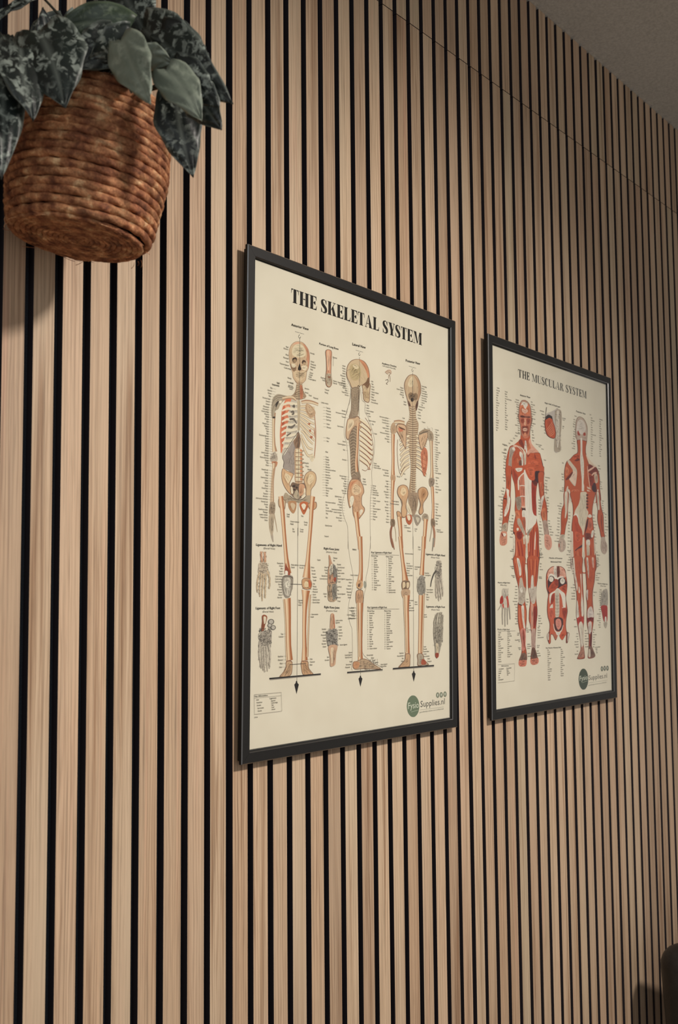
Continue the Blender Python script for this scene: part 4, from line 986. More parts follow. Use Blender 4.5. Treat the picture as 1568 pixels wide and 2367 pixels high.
('W',228,[3,0,23,0,0,0],[1252,4312,1349,4218]),
('W',228,[2,0,23,0,0,0],[902,3509,903,3477]),
('W',228,[1,0,23,0,0,0],[1213,3502,1213,3501]),
('W',228,[2,0,23,0,0,0],[980,3408,981,3370]),
('W',228,[2,0,23,0,0,0],[1278,3414,1278,3376]),
('W',228,[2,0,23,0,0,0],[1028,3298,1029,3261]),
('W',228,[2,0,23,0,0,0],[1192,3302,1192,3269]),
('W',228,[6,1,23,20,0,0],[2231,5679,2303,5499]),
('W',228,[3,1,23,20,0,0],[2234,5234,2234,5136]),
('W',228,[1,1,23,0,0,0],[2182,4974,2182,4973]),
('W',228,[2,1,23,30,0,0],[2237,4745,2237,4694]),
('W',228,[1,1,23,30,0,0],[2220,4612,2220,4610]),
('W',228,[1,1,23,20,0,0],[2256,4455,2256,4454]),
('W',228,[8,1,23,30,0,0],[2258,4192,2259,3924]),
('W',228,[10,1,23,30,0,0],[2146,3859,2149,3486]),
('W',228,[9,0,23,-10,0,0],[2888,5827,2889,5480]),
('W',228,[4,0,23,-10,0,0],[2764,5410,2753,5281]),
('W',228,[2,0,23,0,0,0],[2809,5238,2809,5168]),
('W',228,[1,0,23,-20,0,0],[2900,5116,2900,5115]),
('W',228,[1,0,23,-20,0,0],[2961,4970,2961,4969]),
('W',228,[3,0,23,-10,0,0],[2952,4477,2953,4407]),
('W',228,[3,0,23,-10,0,0],[2674,4191,2674,4110]),
('W',228,[5,0,23,-20,0,0],[2923,4106,2924,3960]),
('W',228,[9,0,23,-30,0,0],[2934,3904,2935,3556]),
('W',228,[5,1,23,0,0,0],[3763,5851,3774,5693]),
('W',228,[2,1,23,0,0,0],[3840,5622,3840,5575]),
('W',228,[1,1,23,0,0,0],[3795,5335,3795,5333]),
('W',228,[10,1,23,20,0,0],[3344,5273,3365,4877]),
('W',228,[3,1,23,0,0,0],[3344,4394,3355,4304]),
('W',228,[7,1,23,30,0,0],[3344,4213,3345,3941]),
('W',228,[8,1,23,30,0,0],[3334,3870,3356,3530]),
('W',228,[2,1,23,0,0,0],[3631,3891,3631,3845]),
('W',228,[1,0,23,0,0,0],[3751,4380,3751,4379]),
('W',228,[2,0,23,0,0,0],[3578,4318,3794,4292]),
('W',228,[9,0,23,-10,0,0],[4292,5977,4290,5642]),
('W',228,[4,0,23,-10,0,0],[4210,5603,4175,5448]),
('W',228,[2,0,23,-10,0,0],[4187,5395,4301,5343]),
('W',228,[7,0,23,-20,0,0],[4709,5258,4703,4994]),
('W',228,[12,0,23,-20,0,0],[4707,4940,4700,4483]),
('W',228,[6,0,23,-10,0,0],[4709,4402,4703,4140]),
('W',228,[8,0,23,-30,0,0],[4706,3934,4704,3579]),
('W',228,[2,0,23,0,0,0],[4734,3478,4734,3444]),
('W',228,[2,0,23,0,0,0],[3782,3501,3782,3469]),
('W',228,[1,0,23,0,0,0],[3869,3411,3869,3410]),
('W',228,[2,0,23,0,0,0],[4079,3458,4079,3424]),
('W',228,[14,1,23,10,0,0],[828,2783,812,2286]),
('W',228,[2,0,23,0,0,0],[1004,2766,1004,2729]),
('W',228,[2,0,23,0,0,0],[1183,2765,1183,2728]),
('W',228,[5,0,23,0,0,0],[1437,2739,1487,2545]),
('W',228,[8,0,23,-10,0,0],[1488,2491,1483,2211]),
('W',228,[3,0,23,0,0,0],[1165,2244,1166,2175]),
('W',228,[2,0,23,-20,0,0],[1460,2033,1437,1996]),
('W',228,[2,1,23,20,0,0],[849,1756,853,1719]),
('W',228,[4,1,23,30,0,0],[853,1435,833,1281]),
('W',228,[3,0,23,-20,0,0],[1435,1366,1428,1281]),
('W',228,[5,1,23,0,0,0],[1814,2747,1815,2571]),
('W',228,[2,0,23,0,0,0],[1956,2895,1956,2856]),
('W',228,[7,0,23,0,0,0],[2045,2797,2061,2530]),
('W',228,[5,0,23,0,0,0],[2041,2452,2054,2230]),
('W',228,[2,1,23,0,0,0],[1801,2341,1793,2302]),
('W',228,[7,1,23,10,0,0],[1789,1805,1791,1539]),
('W',228,[2,0,23,0,0,0],[2014,1932,2014,1899]),
('W',228,[5,0,23,-10,0,0],[2091,1831,2093,1649]),
('W',228,[1,0,23,0,0,0],[2119,1554,2119,1553]),
('W',228,[2,1,23,0,0,0],[1867,1378,1867,1334]),
('W',228,[1,0,23,0,0,0],[1743,3224,1743,3223]),
('W',228,[1,0,23,0,0,0],[1582,2856,1582,2855]),
('W',228,[1,0,23,0,0,0],[2423,3045,2423,3044]),
('W',228,[1,1,23,0,0,0],[2559,2638,2559,2637]),
('W',228,[4,1,23,20,0,0],[2399,2568,2383,2421]),
('W',228,[3,1,23,0,0,0],[2392,2370,2383,2285]),
('W',228,[5,1,23,20,0,0],[2464,2121,2500,1957]),
('W',228,[3,1,23,0,0,0],[2415,1426,2406,1353]),
('W',228,[3,1,23,0,0,0],[2424,1285,2363,1199]),
('W',228,[1,0,23,0,0,0],[2417,3046,2542,3049]),
('W',228,[4,1,23,20,0,0],[2460,2125,2461,1960]),
('W',228,[1,0,23,0,0,0],[2783,1365,2783,1364]),
('W',228,[3,0,23,0,0,0],[2892,1317,2981,1239]),
('W',228,[2,0,23,0,0,0],[3142,1200,3143,1169]),
('W',228,[4,1,23,20,0,0],[3758,1360,3758,1226]),
('W',228,[5,0,23,0,0,0],[4331,1441,4331,1277]),
('W',228,[2,0,23,0,0,0],[4444,1232,4444,1186]),
('W',228,[1,0,23,0,0,0],[3803,3026,3803,3025]),
('W',228,[6,0,23,0,0,0],[3847,2861,3846,2659]),
('W',228,[2,0,23,0,0,0],[4078,2808,4078,2771]),
('W',228,[2,0,23,0,0,0],[4179,3149,4179,3109]),
('W',228,[2,0,23,0,0,0],[4370,2707,4370,2670]),
('W',228,[5,0,23,0,0,0],[4419,2421,4414,2248]),
('W',228,[5,0,23,0,0,0],[3900,2236,3900,2067]),
('W',228,[2,0,23,0,0,0],[4076,2209,4076,2170]),
('W',228,[2,0,23,0,0,0],[4340,1989,4340,1952]),
('W',228,[15,0,23,0,0,1],[2957,2927,2962,2413]),
('W',228,[16,0,23,0,0,1],[3346,2925,3350,2371]),
('W',228,[16,0,23,0,0,1],[2844,2032,2852,1467]),
('W',228,[17,0,23,0,0,1],[3295,2029,3295,1449]),
('L',191,4,[269,937,817,929]),
('L',191,4,[817,929,833,661]),
('L',191,4,[833,661,280,663]),
('L',191,4,[269,937,280,663]),
('L',191,3,[276,889,821,884]),
('F',0,[22,1],[282,901,543,898],'Key: Abbreviations'),
('W',228,[5,0,20,0,0,0],[312,851,344,693]),
('F',0,[20,1],[580,851,717,849],'Ligament'),
('W',228,[5,0,20,0,0,0],[611,815,624,692]),
('F',0,[16,0],[277,612,345,610],'2004'),
('P',229,0,[4210,451,4175,347,4085,288,3975,298,3886,372,3853,481,3887,584,3975,643,4086,635,4176,562]),
('F',230,[105,0],[3881,432,4193,429],'Fysio'),
('F',231,[105,0],[4234,433,4968,427],'Supplies.nl'),
('L',232,5,[3976,374,4182,391]),
('L',233,5,[4224,387,4934,379]),
('F',234,[26,1],[4214,337,4933,338],'gezondheidsproducten voor professionals'),
('P',235,0,[4801,594,4792,566,4767,551,4736,553,4711,572,4701,602,4711,629,4736,645,4767,643,4792,623]),
('P',236,0,[4739,618,4764,619,4766,592,4751,574,4736,594]),
('P',235,0,[4912,591,4902,563,4876,547,4845,549,4820,569,4811,598,4820,626,4846,642,4877,640,4902,620]),
('P',236,0,[4849,615,4874,615,4876,588,4861,570,4846,591]),
('P',235,0,[5027,594,5017,566,4991,550,4960,552,4934,572,4925,601,4935,629,4960,645,4992,643,5017,623]),
('P',236,0,[4963,618,4989,619,4991,591,4976,573,4961,594])]
ART2 = [
('H',1,0,[1181,6699,4155,6700],'THE MUSCULAR SYSTEM'),
('F',237,[36,1],[1243,6327,1650,6335],'Anterior View'),
('F',237,[30,1],[2246,6316,2917,6321],'Right Half of Diaphragm'),
('F',237,[36,1],[3643,6329,4091,6327],'Posterior View'),
('P',238,0,[1386,6263,1298,6235,1225,6157,1194,6079,1184,5966,1148,5924,1167,5853,1201,5784,1229,5750,1248,5642,1252,5531,1250,5464,1628,5509,1631,5614,1664,5731,1711,5827,1743,5914,1707,5970,1695,6074,1661,6182,1574,6245,1473,6268]),
('P',239,0,[1392,6249,1312,6218,1246,6145,1223,6068,1213,5970,1197,5887,1230,5787,1258,5754,1276,5645,1310,5553,1395,5489,1540,5506,1594,5609,1627,5726,1666,5821,1691,5922,1673,6071,1632,6178,1545,6233,1458,6252]),
('P',240,0,[1269,6201,1385,6240,1530,6239,1588,6210,1457,6228,1326,6198]),
('P',241,0,[1326,6198,1413,6222,1530,6216,1551,6174,1498,6122,1454,6085,1396,6122,1354,6161,1282,6136]),
('P',242,0,[1259,6110,1325,6149,1396,6122,1439,6068,1378,5955,1263,5955,1243,6041]),
('P',242,0,[1513,6139,1558,6168,1615,6123,1635,6028,1523,5975,1467,6057]),
('P',243,0,[1323,6082,1439,6068,1512,6094,1555,6054,1437,5993,1322,6022]),
('P',244,0,[1247,5919,1334,5942,1450,5934,1611,5955,1670,5946,1581,5924,1464,5916,1362,5897,1261,5895]),
('P',245,0,[1289,5869,1390,5883,1403,5810,1316,5776,1259,5821]),
('P',245,0,[1507,5898,1624,5914,1637,5840,1548,5784,1505,5823]),
('P',246,0,[1434,5896,1469,5833,1467,5773,1430,5750,1390,5771,1411,5826]),
('P',247,0,[1329,5726,1430,5731,1547,5753,1575,5712,1558,5620,1425,5544,1311,5590,1306,5671]),
('P',243,0,[1349,5673,1429,5701,1523,5691,1515,5652,1427,5627,1348,5635]),
('L',248,6,[1348,5650,1428,5668,1523,5668]),
('P',249,0,[1397,5593,1456,5608,1483,5559,1425,5529,1382,5554]),
('S',250,[40,60,5,12,80],[1232,5876,1659,5542]),
('P',251,0,[1260,5539,1395,5481,1555,5515,1623,5583,1628,5509,1656,5429,1742,5326,1949,5258,1502,5151,1417,5216,1303,5278,1048,5309,978,5294,1192,5413,1251,5472]),
('P',252,0,[1178,5412,1279,5446,1363,5359,1389,5258,1303,5293,1191,5354]),
('P',253,0,[1629,5516,1685,5410,1831,5328,1979,5261,1798,5227,1635,5210,1531,5162,1489,5224,1537,5378]),
('P',242,0,[1568,5442,1653,5316,1608,5282,1504,5241,1522,5377]),
('P',241,0,[1422,5440,1466,5430,1505,5270,1474,5178,1432,5263,1389,5250]),
('S',254,[50,40,7,30,90],[1193,5443,1593,5280]),
('P',255,0,[978,5297,838,5256,767,5161,709,5033,668,4920,674,4813,716,4752,867,4722,1033,4686,1490,4689,2085,4741,2173,4748,2188,4879,2139,5027,2067,5172,2009,5249,1798,5231,1502,5151,1302,5249,1161,5292]),
('P',251,0,[978,5290,852,5251,780,5156,723,5027,685,4922,690,4815,730,4761,881,4731,1048,4695,2117,4784,2163,4801,2165,4877,2116,5025,2046,5170,1993,5238,1798,5221,1502,5142,1302,5241,1161,5285]),
('P',256,0,[830,5212,977,5272,1032,5219,974,5140,916,5047,900,4943,868,4766,759,4799,775,4931,799,5078]),
('P',241,0,[921,5236,1005,5253,1032,5197,948,5195]),
('P',257,0,[739,4834,856,4852,861,4773,717,4759]),
('V',243,[37,37,37,29],[964,5281,1118,5280,1245,5235,1357,5151]),
('L',252,10,[1076,5275,1245,5228,1357,5143,1371,5026,1350,4877,1291,4790]),
('P',241,0,[1215,5195,1314,5161,1348,5061,1338,4942,1293,4864,1237,4940,1269,5053,1199,5120]),
('P',241,0,[1052,4863,1123,4884,1293,4871,1350,4877,1292,4819,1149,4792,1043,4811]),
('P',258,0,[1182,5000,1268,5024,1279,4907,1207,4878,1166,4940]),
('P',242,0,[1098,5050,1155,5042,1167,4977,1110,4964]),
('S',252,[50,50,9,20,80],[933,5165,1178,4824]),
('P',259,0,[1345,5223,1430,5188,1458,5132,1433,4724,1375,4719,1383,5028,1365,5166]),
('P',260,0,[1487,5127,1649,5189,1798,5223,2008,5234,2080,5097,2122,4964,2088,4832,1995,4773,1462,4726,1452,4997]),
('P',261,0,[1798,5212,1856,5150,1839,5096,1796,5136]),
('P',261,0,[1502,5136,1620,5178,1530,5109]),
('P',262,0,[1557,5023,1794,5069,1943,5046,1880,4949,1642,4904,1525,4930]),
('P',263,0,[2081,5135,2167,4953,2178,4794,1785,4760,1877,4851,2059,4905,2108,5016]),
('P',241,0,[2012,4840,2104,4864,2163,4824,2132,4785,1980,4772]),
('P',255,0,[895,4863,2173,4985,2177,4843,2155,4690,1955,4673,1903,4595,1859,4475,1837,4276,1849,4112,1844,3947,1865,3825,1911,3704,1939,3541,1926,3376,1907,2993,927,2972,978,3184,985,3501,918,3545,929,3696,978,3818,1011,3915,985,4017,1010,4218,1006,4378,979,4519,905,4649,880,4750]),
('P',251,0,[903,4864,2147,4983,2139,4714,1939,4680,1887,4593,1844,4474,1822,4275,1831,4111,1829,3946,1849,3824,1895,3703,1920,3540,1905,3375,1888,2992,950,2972,996,3184,1001,3501,938,3546,947,3697,993,3819,1029,3916,1005,4018,1030,4219,1025,4379,997,4521,924,4650,905,4752]),
('P',264,0,[1200,4674,1327,4758,1390,4731,1402,4570,1390,4123,1248,4114,1206,4312,1172,4511]),
('P',241,0,[1360,4810,1425,4849,1486,4740,1564,4673,1660,4649,1654,4427,1664,4182,1691,4020,1787,3944,1852,3923,1815,3798,1716,3727,1552,3605,1423,3567,1381,3759,1391,4164,1386,4569]),
('P',265,0,[1168,4680,1344,4784,1375,4771,1199,4658,1162,4422,1123,4419,1113,4627]),
('L',241,16,[1195,4501,1290,4516,1400,4517]),
('L',241,16,[1190,4287,1284,4302,1395,4302]),
('P',266,0,[1167,4623,1190,4609,1196,4521,1172,4519]),
('P',267,0,[1034,4252,1221,4281,1248,4114,1183,4021,1090,4024,1047,4141]),
('S',268,[50,50,11,15,60],[1034,4268,1230,4024]),
('P',269,0,[1263,4067,1389,4083,1403,4019,1277,4007]),
('P',243,0,[1248,4098,1374,4110,1405,4076,1278,4068]),
('P',241,0,[1277,4007,1403,4015,1400,3881,1282,3883]),
('P',270,0,[1281,3871,1392,3873,1394,3647,1317,3740]),
('P',242,0,[1004,3979,1151,3987,1180,3869,1085,3808,1026,3900]),
('P',271,0,[1086,3832,1179,3845,1300,3691,1392,3566,1389,3453,1327,3515,1175,3668,1084,3744]),
('S',272,[45,44,13,20,90],[1085,3824,1390,3518]),
('P',273,0,[1520,3636,1683,3693,1551,3573,1484,3473,1422,3519]),
('S',274,[45,20,15,25,90],[1425,3648,1629,3511]),
('L',275,5,[1531,4646,1569,4257,1542,3848,1457,3634]),
('L',275,5,[1610,4587,1647,4181,1607,3893]),
('P',276,0,[1676,4650,1836,4540,1824,4110,1828,3954,1754,3950,1691,4020,1669,4264,1655,4460]),
('P',277,0,[1661,4673,1939,4697,1903,4595,1820,4547,1707,4595]),
('P',278,0,[1796,4850,1978,4883,2007,4744,1954,4632,1823,4662]),
('P',241,0,[1976,4825,2093,4852,2159,4799,2123,4721,2006,4703,1966,4757]),
('P',241,0,[1033,4836,1299,4869,1266,4810,1109,4779]),
('P',241,0,[727,4816,849,4827,862,4749,725,4728]),
('P',260,0,[1403,4944,2115,5013,2095,4911,1961,4873,1812,4843,1791,4684,1676,4650,1564,4673,1486,4740,1424,4816]),
('P',262,0,[1473,4886,1749,4928,1779,4832,1711,4735,1582,4748]),
('P',279,0,[925,4834,1031,4764,1137,4669,1056,4526,995,4553,951,4653]),
('P',241,0,[1033,4836,1299,4869,1266,4810,1109,4779]),
('P',255,0,[660,4833,872,4861,885,4759,866,4606,855,4461,836,4285,849,4167,822,4007,782,3886,733,3742,676,3550,491,3558,509,3714,534,3833,530,3989,549,4186,610,4285,666,4415,665,4588]),
('P',251,0,[676,4835,865,4860,868,4751,849,4604,837,4460,815,4284,826,4166,802,4006,763,3885,710,3740,657,3565,509,3566,527,3715,550,3834,547,3990,567,4187,625,4286,682,4416,681,4590]),
('P',241,0,[680,4400,778,4384,775,4281,819,4221,785,4044,661,3879,586,3859,619,3994,696,4117,700,4275]),
('P',280,0,[538,3700,703,3732,661,3558,498,3558]),
('P',281,0,[579,4212,684,4215,683,4199,579,4196]),
('P',282,0,[709,4671,830,4690,810,4482,748,4390,703,4434]),
('S',252,[50,44,17,25,95],[565,4266,809,3746]),
('P',283,0,[483,3557,669,3558,689,3449,679,3347,619,3302,515,3286,434,3303,406,3383,431,3493]),
('P',252,0,[476,3542,548,3490,592,3469,489,3480]),
('P',241,0,[549,3529,653,3518,607,3469,548,3482]),
('L',284,6,[473,3401,449,3300]),
('L',284,6,[531,3388,522,3291]),
('L',284,6,[591,3398,596,3297]),
('P',255,0,[1926,4820,2174,4868,2170,4717,2177,4550,2180,4383,2259,4222,2297,4057,2290,3847,2321,3724,2342,3574,2172,3559,2127,3714,2081,3853,2018,3974,2029,4082,2050,4224,1979,4369,1951,4532]),
('P',251,0,[1951,4814,2154,4858,2153,4707,2156,4548,2160,4382,2239,4220,2275,4055,2268,3846,2299,3723,2318,3582,2189,3568,2147,3715,2101,3854,2041,3975,2051,4083,2072,4226,1999,4370,1971,4534]),
('P',241,0,[2053,4324,2163,4382,2126,4254,2072,4126,2019,4023,2032,4165]),
('P',242,0,[2071,4084,2206,4118,2249,3887,2114,3863,2051,3975]),
('P',285,0,[2097,3837,2282,3847,2325,3590,2181,3567]),
('P',286,0,[2003,4619,2070,4642,2115,4462,2080,4384]),
('S',252,[50,50,19,25,95],[1970,4617,2283,3872]),
('P',287,0,[2173,3567,2342,3574,2425,3528,2465,3437,2453,3328,2349,3258,2231,3279,2166,3343,2153,3467]),
('L',284,8,[2186,3451,2321,3452]),
('L',284,6,[2218,3403,2231,3287]),
('L',284,6,[2294,3389,2307,3273]),
('L',284,6,[2371,3425,2384,3284]),
('P',288,0,[1390,3518,1462,3521,1466,3279,1468,2983,1369,2981,1392,3276]),
('P',289,0,[1295,3482,1358,3500,1355,3355,1315,3346]),
('P',289,0,[1469,3489,1549,3524,1514,3393,1473,3360]),
('P',290,0,[1048,3567,1235,3591,1264,3496,1184,3429,1077,3457]),
('P',291,0,[918,3577,987,3548,925,3538]),
('P',292,0,[1050,3647,1120,3658,1127,3618,1065,3599]),
('V',293,[31,53,46],[1075,3385,1132,3188,1158,2977]),
('V',293,[32,54,47],[1199,3406,1256,3192,1282,2979]),
('V',293,[32,54,48],[1632,3609,1575,3282,1535,2985]),
('V',293,[32,55,49],[1715,3694,1674,3367,1647,2987]),
('V',293,[33,56,49],[1845,3701,1869,3374,1842,2991]),
('V',294,[16,37,37],[1030,3423,1039,3185,1019,2974]),
('V',294,[16,38,38],[1547,3443,1525,3200]),
('V',294,[16,38,38],[1759,3533,1734,3206,1744,2989]),
('V',241,[10,42,32],[1794,3616,1773,3452,1751,3247]),
('P',295,0,[917,3498,970,3500,927,2972,897,2971]),
('P',255,0,[913,3075,1371,3087,1356,2878,1388,2690,1392,2463,1361,2359,1348,2199,1399,2029,1394,1841,1351,1608,1336,1375,1377,1186,1373,1047,1080,1034,1156,1169,1185,1242,1180,1381,1113,1616,1054,1803,1046,1988,1057,2164,1091,2220,1080,2500,994,2685,926,2871]),
('P',251,0,[935,3076,1352,3086,1337,2878,1368,2689,1369,2463,1337,2359,1324,2199,1377,2030,1372,1842,1329,1609,1312,1376,1355,1187,1348,1057,1102,1042,1178,1168,1207,1241,1202,1380,1135,1615,1076,1802,1067,1988,1079,2164,1113,2220,1102,2500,1016,2686,948,2871]),
('P',241,0,[1039,3050,1130,3043,1199,2875,1205,2735,1140,2715,1098,2874]),
('P',296,0,[1117,2537,1157,2668,1230,2669,1300,2500,1364,2463,1330,2218,1217,2135,1090,2169,1092,2406]),
('P',241,0,[1161,2462,1226,2481,1251,2406,1205,2369,1160,2406]),
('P',297,0,[1076,2169,1217,2140,1235,2121,1108,2141]),
('S',298,[40,44,21,20,80],[1098,2500,1347,2171]),
('P',241,0,[1198,2116,1290,2115,1302,1843,1334,1674,1288,1657,1236,1798,1204,1986]),
('P',299,0,[1141,1643,1334,1655,1324,1282,1195,1241,1181,1428]),
('P',300,0,[1242,1658,1286,1601,1307,1329,1278,1284,1255,1471]),
('P',301,0,[1175,1187,1340,1179,1355,1057,1117,1042]),
('P',302,0,[1081,1053,1364,1047,1362,973,1315,933,1114,940,1061,989]),
('S',303,[45,36,23,20,80],[1159,1289,1355,1048]),
('P',255,0,[1464,3089,1912,3101,1897,2888,1851,2646,1809,2502,1783,2262,1825,2071,1821,1927,1767,1690,1729,1359,1724,1170,1825,1042,1541,1038,1534,1132,1575,1271,1564,1554,1522,1744,1478,1840,1492,2028,1534,2198,1484,2406,1458,2501,1456,2785]),
('P',251,0,[1487,3090,1889,3100,1874,2887,1828,2646,1786,2502,1760,2263,1802,2071,1798,1928,1744,1691,1706,1360,1701,1171,1797,1053,1560,1046,1556,1131,1598,1270,1587,1554,1545,1744,1500,1839,1515,2028,1557,2197,1506,2406,1480,2501,1479,2785]),
('P',304,0,[1605,2711,1681,2721,1703,2502,1790,2502,1764,2263,1704,2158,1590,2178,1520,2349,1485,2463,1561,2482]),
('P',241,0,[1614,2692,1652,2692,1645,2463,1598,2463]),
('P',305,0,[1571,2159,1665,2120,1633,1647,1557,1649,1555,1932]),
('P',306,0,[1673,2082,1797,2090,1801,1880,1729,1691,1661,1646,1659,1930]),
('P',307,0,[1575,1611,1727,1644,1706,1218,1583,1224]),
('P',308,0,[1585,1271,1707,1265,1788,1063,1569,1055]),
('P',309,0,[1522,1048,1835,1060,1843,984,1784,949,1613,940,1530,982]),
('S',298,[40,40,25,20,80],[1523,2482,1761,2177]),
('S',303,[45,34,27,20,80],[1567,1319,1749,1055]),
('V',300,[18,33,18],[983,2965,1049,2733,1118,2574]),
('V',300,[18,33,18],[1276,3018,1289,2783,1337,2519]),
('V',300,[19,34,19],[1538,3024,1550,2786,1524,2501]),
('V',300,[19,35,19],[1824,3031,1798,2790,1752,2540]),
('V',300,[19,34,19],[1689,3028,1666,2884,1662,2731]),
('V',242,[22,36,18],[984,3040,1035,2873,1085,2686]),
('V',242,[23,38,19],[1767,3058,1751,2837,1718,2693]),
('V',242,[23,38,19],[1595,3054,1599,2835]),
('V',242,[22,36,18],[1106,2080,1119,1847,1187,1660]),
('V',242,[22,37,18],[1353,2030,1357,1842]),
('P',310,0,[3810,6249,3695,6207,3626,6113,3603,5994,3589,5868,3604,5764,3658,5708,3675,5648,4115,5697,4148,5810,4172,5939,4168,6065,4094,6165,3981,6231]),
('P',311,0,[3810,6240,3710,6202,3649,6111,3626,5997,3614,5871,3629,5767,3681,5710,3698,5659,4099,5705,4125,5811,4149,5936,4142,6058,4074,6155,3967,6220]),
('P',312,0,[3846,6186,3711,6124,3670,6021,3647,5911,3777,5873,3891,5860,4008,5919,4088,6001,4053,6105,3979,6168]),
('P',313,0,[3694,5908,3732,5921,3814,5833,3700,5828]),
('P',313,0,[3978,5907,4065,5917,4072,5855,3966,5847]),
('S',314,[50,50,31,12,50],[3625,5819,4135,5718]),
('P',255,0,[3668,5709,4116,5734,4082,5604,4077,5468,4160,5360,4194,5255,4448,5234,4605,5176,4701,5075,4743,4896,4728,4757,4744,4423,3331,4327,3283,4512,3231,4595,3100,4455,3031,4536,3055,4711,3048,4926,3104,5105,3198,5210,3309,5247,3497,5363,3667,5434,3681,5559]),
('P',315,0,[3690,5704,4096,5724,4059,5601,4053,5461,4136,5353,4171,5245,4438,5222,4584,5167,4676,5068,4717,4893,4703,4755,4718,4421,3353,4328,3305,4514,3247,4609,3101,4473,3053,4538,3077,4713,3070,4924,3126,5103,3216,5204,3323,5241,3511,5357,3689,5429,3704,5562]),
('P',241,0,[3830,5772,3906,5763,3909,5585,3912,5406,3964,5277,3962,4964,3936,4783,3962,4714,3910,4366,3834,4361,3847,4705,3853,4865,3822,5040,3794,5305,3820,5485]),
('S',316,[50,24,33,30,95],[3826,5397,3949,4874]),
('P',317,0,[3198,5210,3290,5228,3416,5170,3598,5073,3642,5006,3608,4844,3547,4690,3473,4693,3347,4761,3267,4824,3370,4912,3447,5006,3358,5085,3251,5145]),
('P',318,0,[3447,5006,3594,4984,3580,4842,3529,4715,3384,4773,3294,4826]),
('P',319,0,[3439,5304,3685,5409,3797,5394,3756,5310,3493,5265]),
('P',277,0,[3530,5252,3756,5310,3774,5276,3603,5232]),
('P',277,0,[3112,4802,3428,4996,3446,4971,3294,4835,3147,4779]),
('P',242,0,[3121,5063,3265,5024,3224,4916,3115,4889]),
('P',320,0,[3377,4580,3581,4613,3730,4590,3686,4410,3462,4394,3373,4475]),
('P',321,0,[4075,5432,4256,5333,4449,5252,4606,5213,4426,5187,4250,5197,4194,5255]),
('P',322,0,[4193,5228,4447,5198,4624,5150,4638,5024,4477,4973,4244,5025,4168,5072]),
('V',243,[36,43,36],[4158,5071,4286,5119,4466,5190]),
('V',243,[24,40,28],[4320,4978,4440,5043,4581,5073]),
('P',323,0,[4459,5008,4599,5039,4632,4877,4511,4831]),
('P',324,0,[4352,4790,4511,4831,4563,4653,4424,4624,4328,4680]),
('P',325,0,[4184,4984,4437,4961,4432,4842,4310,4742,4196,4805]),
('V',243,[23,31,35,23],[4133,5177,4164,4982,4198,4850,4249,4674]),
('P',241,0,[4053,4596,4129,4575,4102,4379,3948,4369,3992,4520]),
('P',326,0,[4096,4716,4231,4700,4288,4668,4133,4674]),
('P',326,0,[4093,4649,4228,4632,4285,4600,4130,4607]),
('P',326,0,[4091,4581,4225,4564,4283,4533,4128,4539]),
('P',326,0,[4088,4514,4223,4497,4280,4465,4125,4472]),
('P',326,0,[4085,4447,4220,4429,4277,4397,4122,4405]),
('P',327,0,[3151,4615,3215,4655,3227,4465,3222,4319,3042,4307,3082,4454]),
('V',328,[43,40,43],[3076,4540,3054,4417,3038,4307]),
('P',241,0,[4594,4674,4645,4696,4663,4417,4573,4411]),
('P',329,0,[3249,4588,3319,4506,3350,4328,3231,4320]),
('P',329,0,[4462,4600,4512,4613,4513,4407,4395,4399]),
('P',255,0,[3307,4529,4497,4619,4413,4421,4349,4244,4334,4105,4373,3900,4404,3729,4416,3557,4453,3299,4444,2855,3335,2838,3298,3264,3327,3597,3354,3848,3413,4052,3404,4269]),
('P',251,0,[3334,4531,4468,4617,4390,4420,4327,4243,4312,4104,4351,3899,4381,3728,4393,3556,4428,3298,4421,2855,3423,2840,3386,3267,3371,3599,3375,3849,3435,4053,3425,4270]),
('P',330,0,[3790,4566,4065,4586,4078,4441,4051,4225,4140,4145,4041,3968,3941,3750,3881,3629,3828,3661,3760,3784,3657,3906,3626,4030,3484,4056,3523,4159,3690,4304,3768,4462]),
('S',331,[50,60,41,30,97],[3715,4501,4034,3797]),
('V',241,[36,54,54,25],[3448,4020,3538,4071,3626,4039,3677,3949]),
('P',241,0,[4100,4057,4213,4115,4305,4069,4210,4029]),
('P',332,0,[4063,4552,4156,4541,4117,4504,4052,4508]),
('P',332,0,[4061,4483,4153,4472,4114,4435,4050,4439]),
('P',332,0,[4058,4414,4150,4403,4112,4366,4047,4371]),
('P',332,0,[4055,4346,4147,4334,4109,4298,4044,4302]),
('P',332,0,[4053,4277,4145,4266,4106,4229,4042,4233]),
('P',333,0,[3448,4020,3590,4037,3657,3897,3830,3720,3823,3534,3747,3421,3494,3337,3411,3476,3403,3767]),
('P',334,0,[3507,3688,3756,3657,3788,3549,3641,3476,3500,3521]),
('P',335,0,[3492,3295,3819,3424,3799,3364,3600,3315,3491,3270]),
('P',336,0,[4133,3973,4301,3982,4314,3828,4199,3754,4090,3800]),
('P',337,0,[4059,3969,4135,4008,4091,3843,3994,3710,3936,3631,3979,3795]),
('P',338,0,[3956,3666,4196,3685,4305,3595,4191,3548,3987,3531]),
('P',241,0,[4024,3524,4172,3539,4186,3436,4111,3391,4020,3422]),
('P',241,0,[4292,3741,4386,3754,4343,3614,4249,3610]),
('P',339,0,[4029,3422,4166,3385,4137,3119,4089,2850,4016,2849,4029,3202]),
('P',340,0,[3852,3577,3925,3571,3923,3283,3961,2848,3806,2846,3814,3280]),
('P',341,0,[3313,3680,3400,3675,3403,3268,3458,2840,3318,2838,3289,3264]),
('P',342,0,[4250,3156,4362,3159,4335,2953,4277,2909]),
('P',343,0,[4380,3598,4416,3557,4462,3300,4402,3212]),
('V',300,[21,46,43],[3490,3220,3553,3022,3529,2841]),
('V',300,[22,47,43],[3705,3277,3732,3026,3707,2844]),
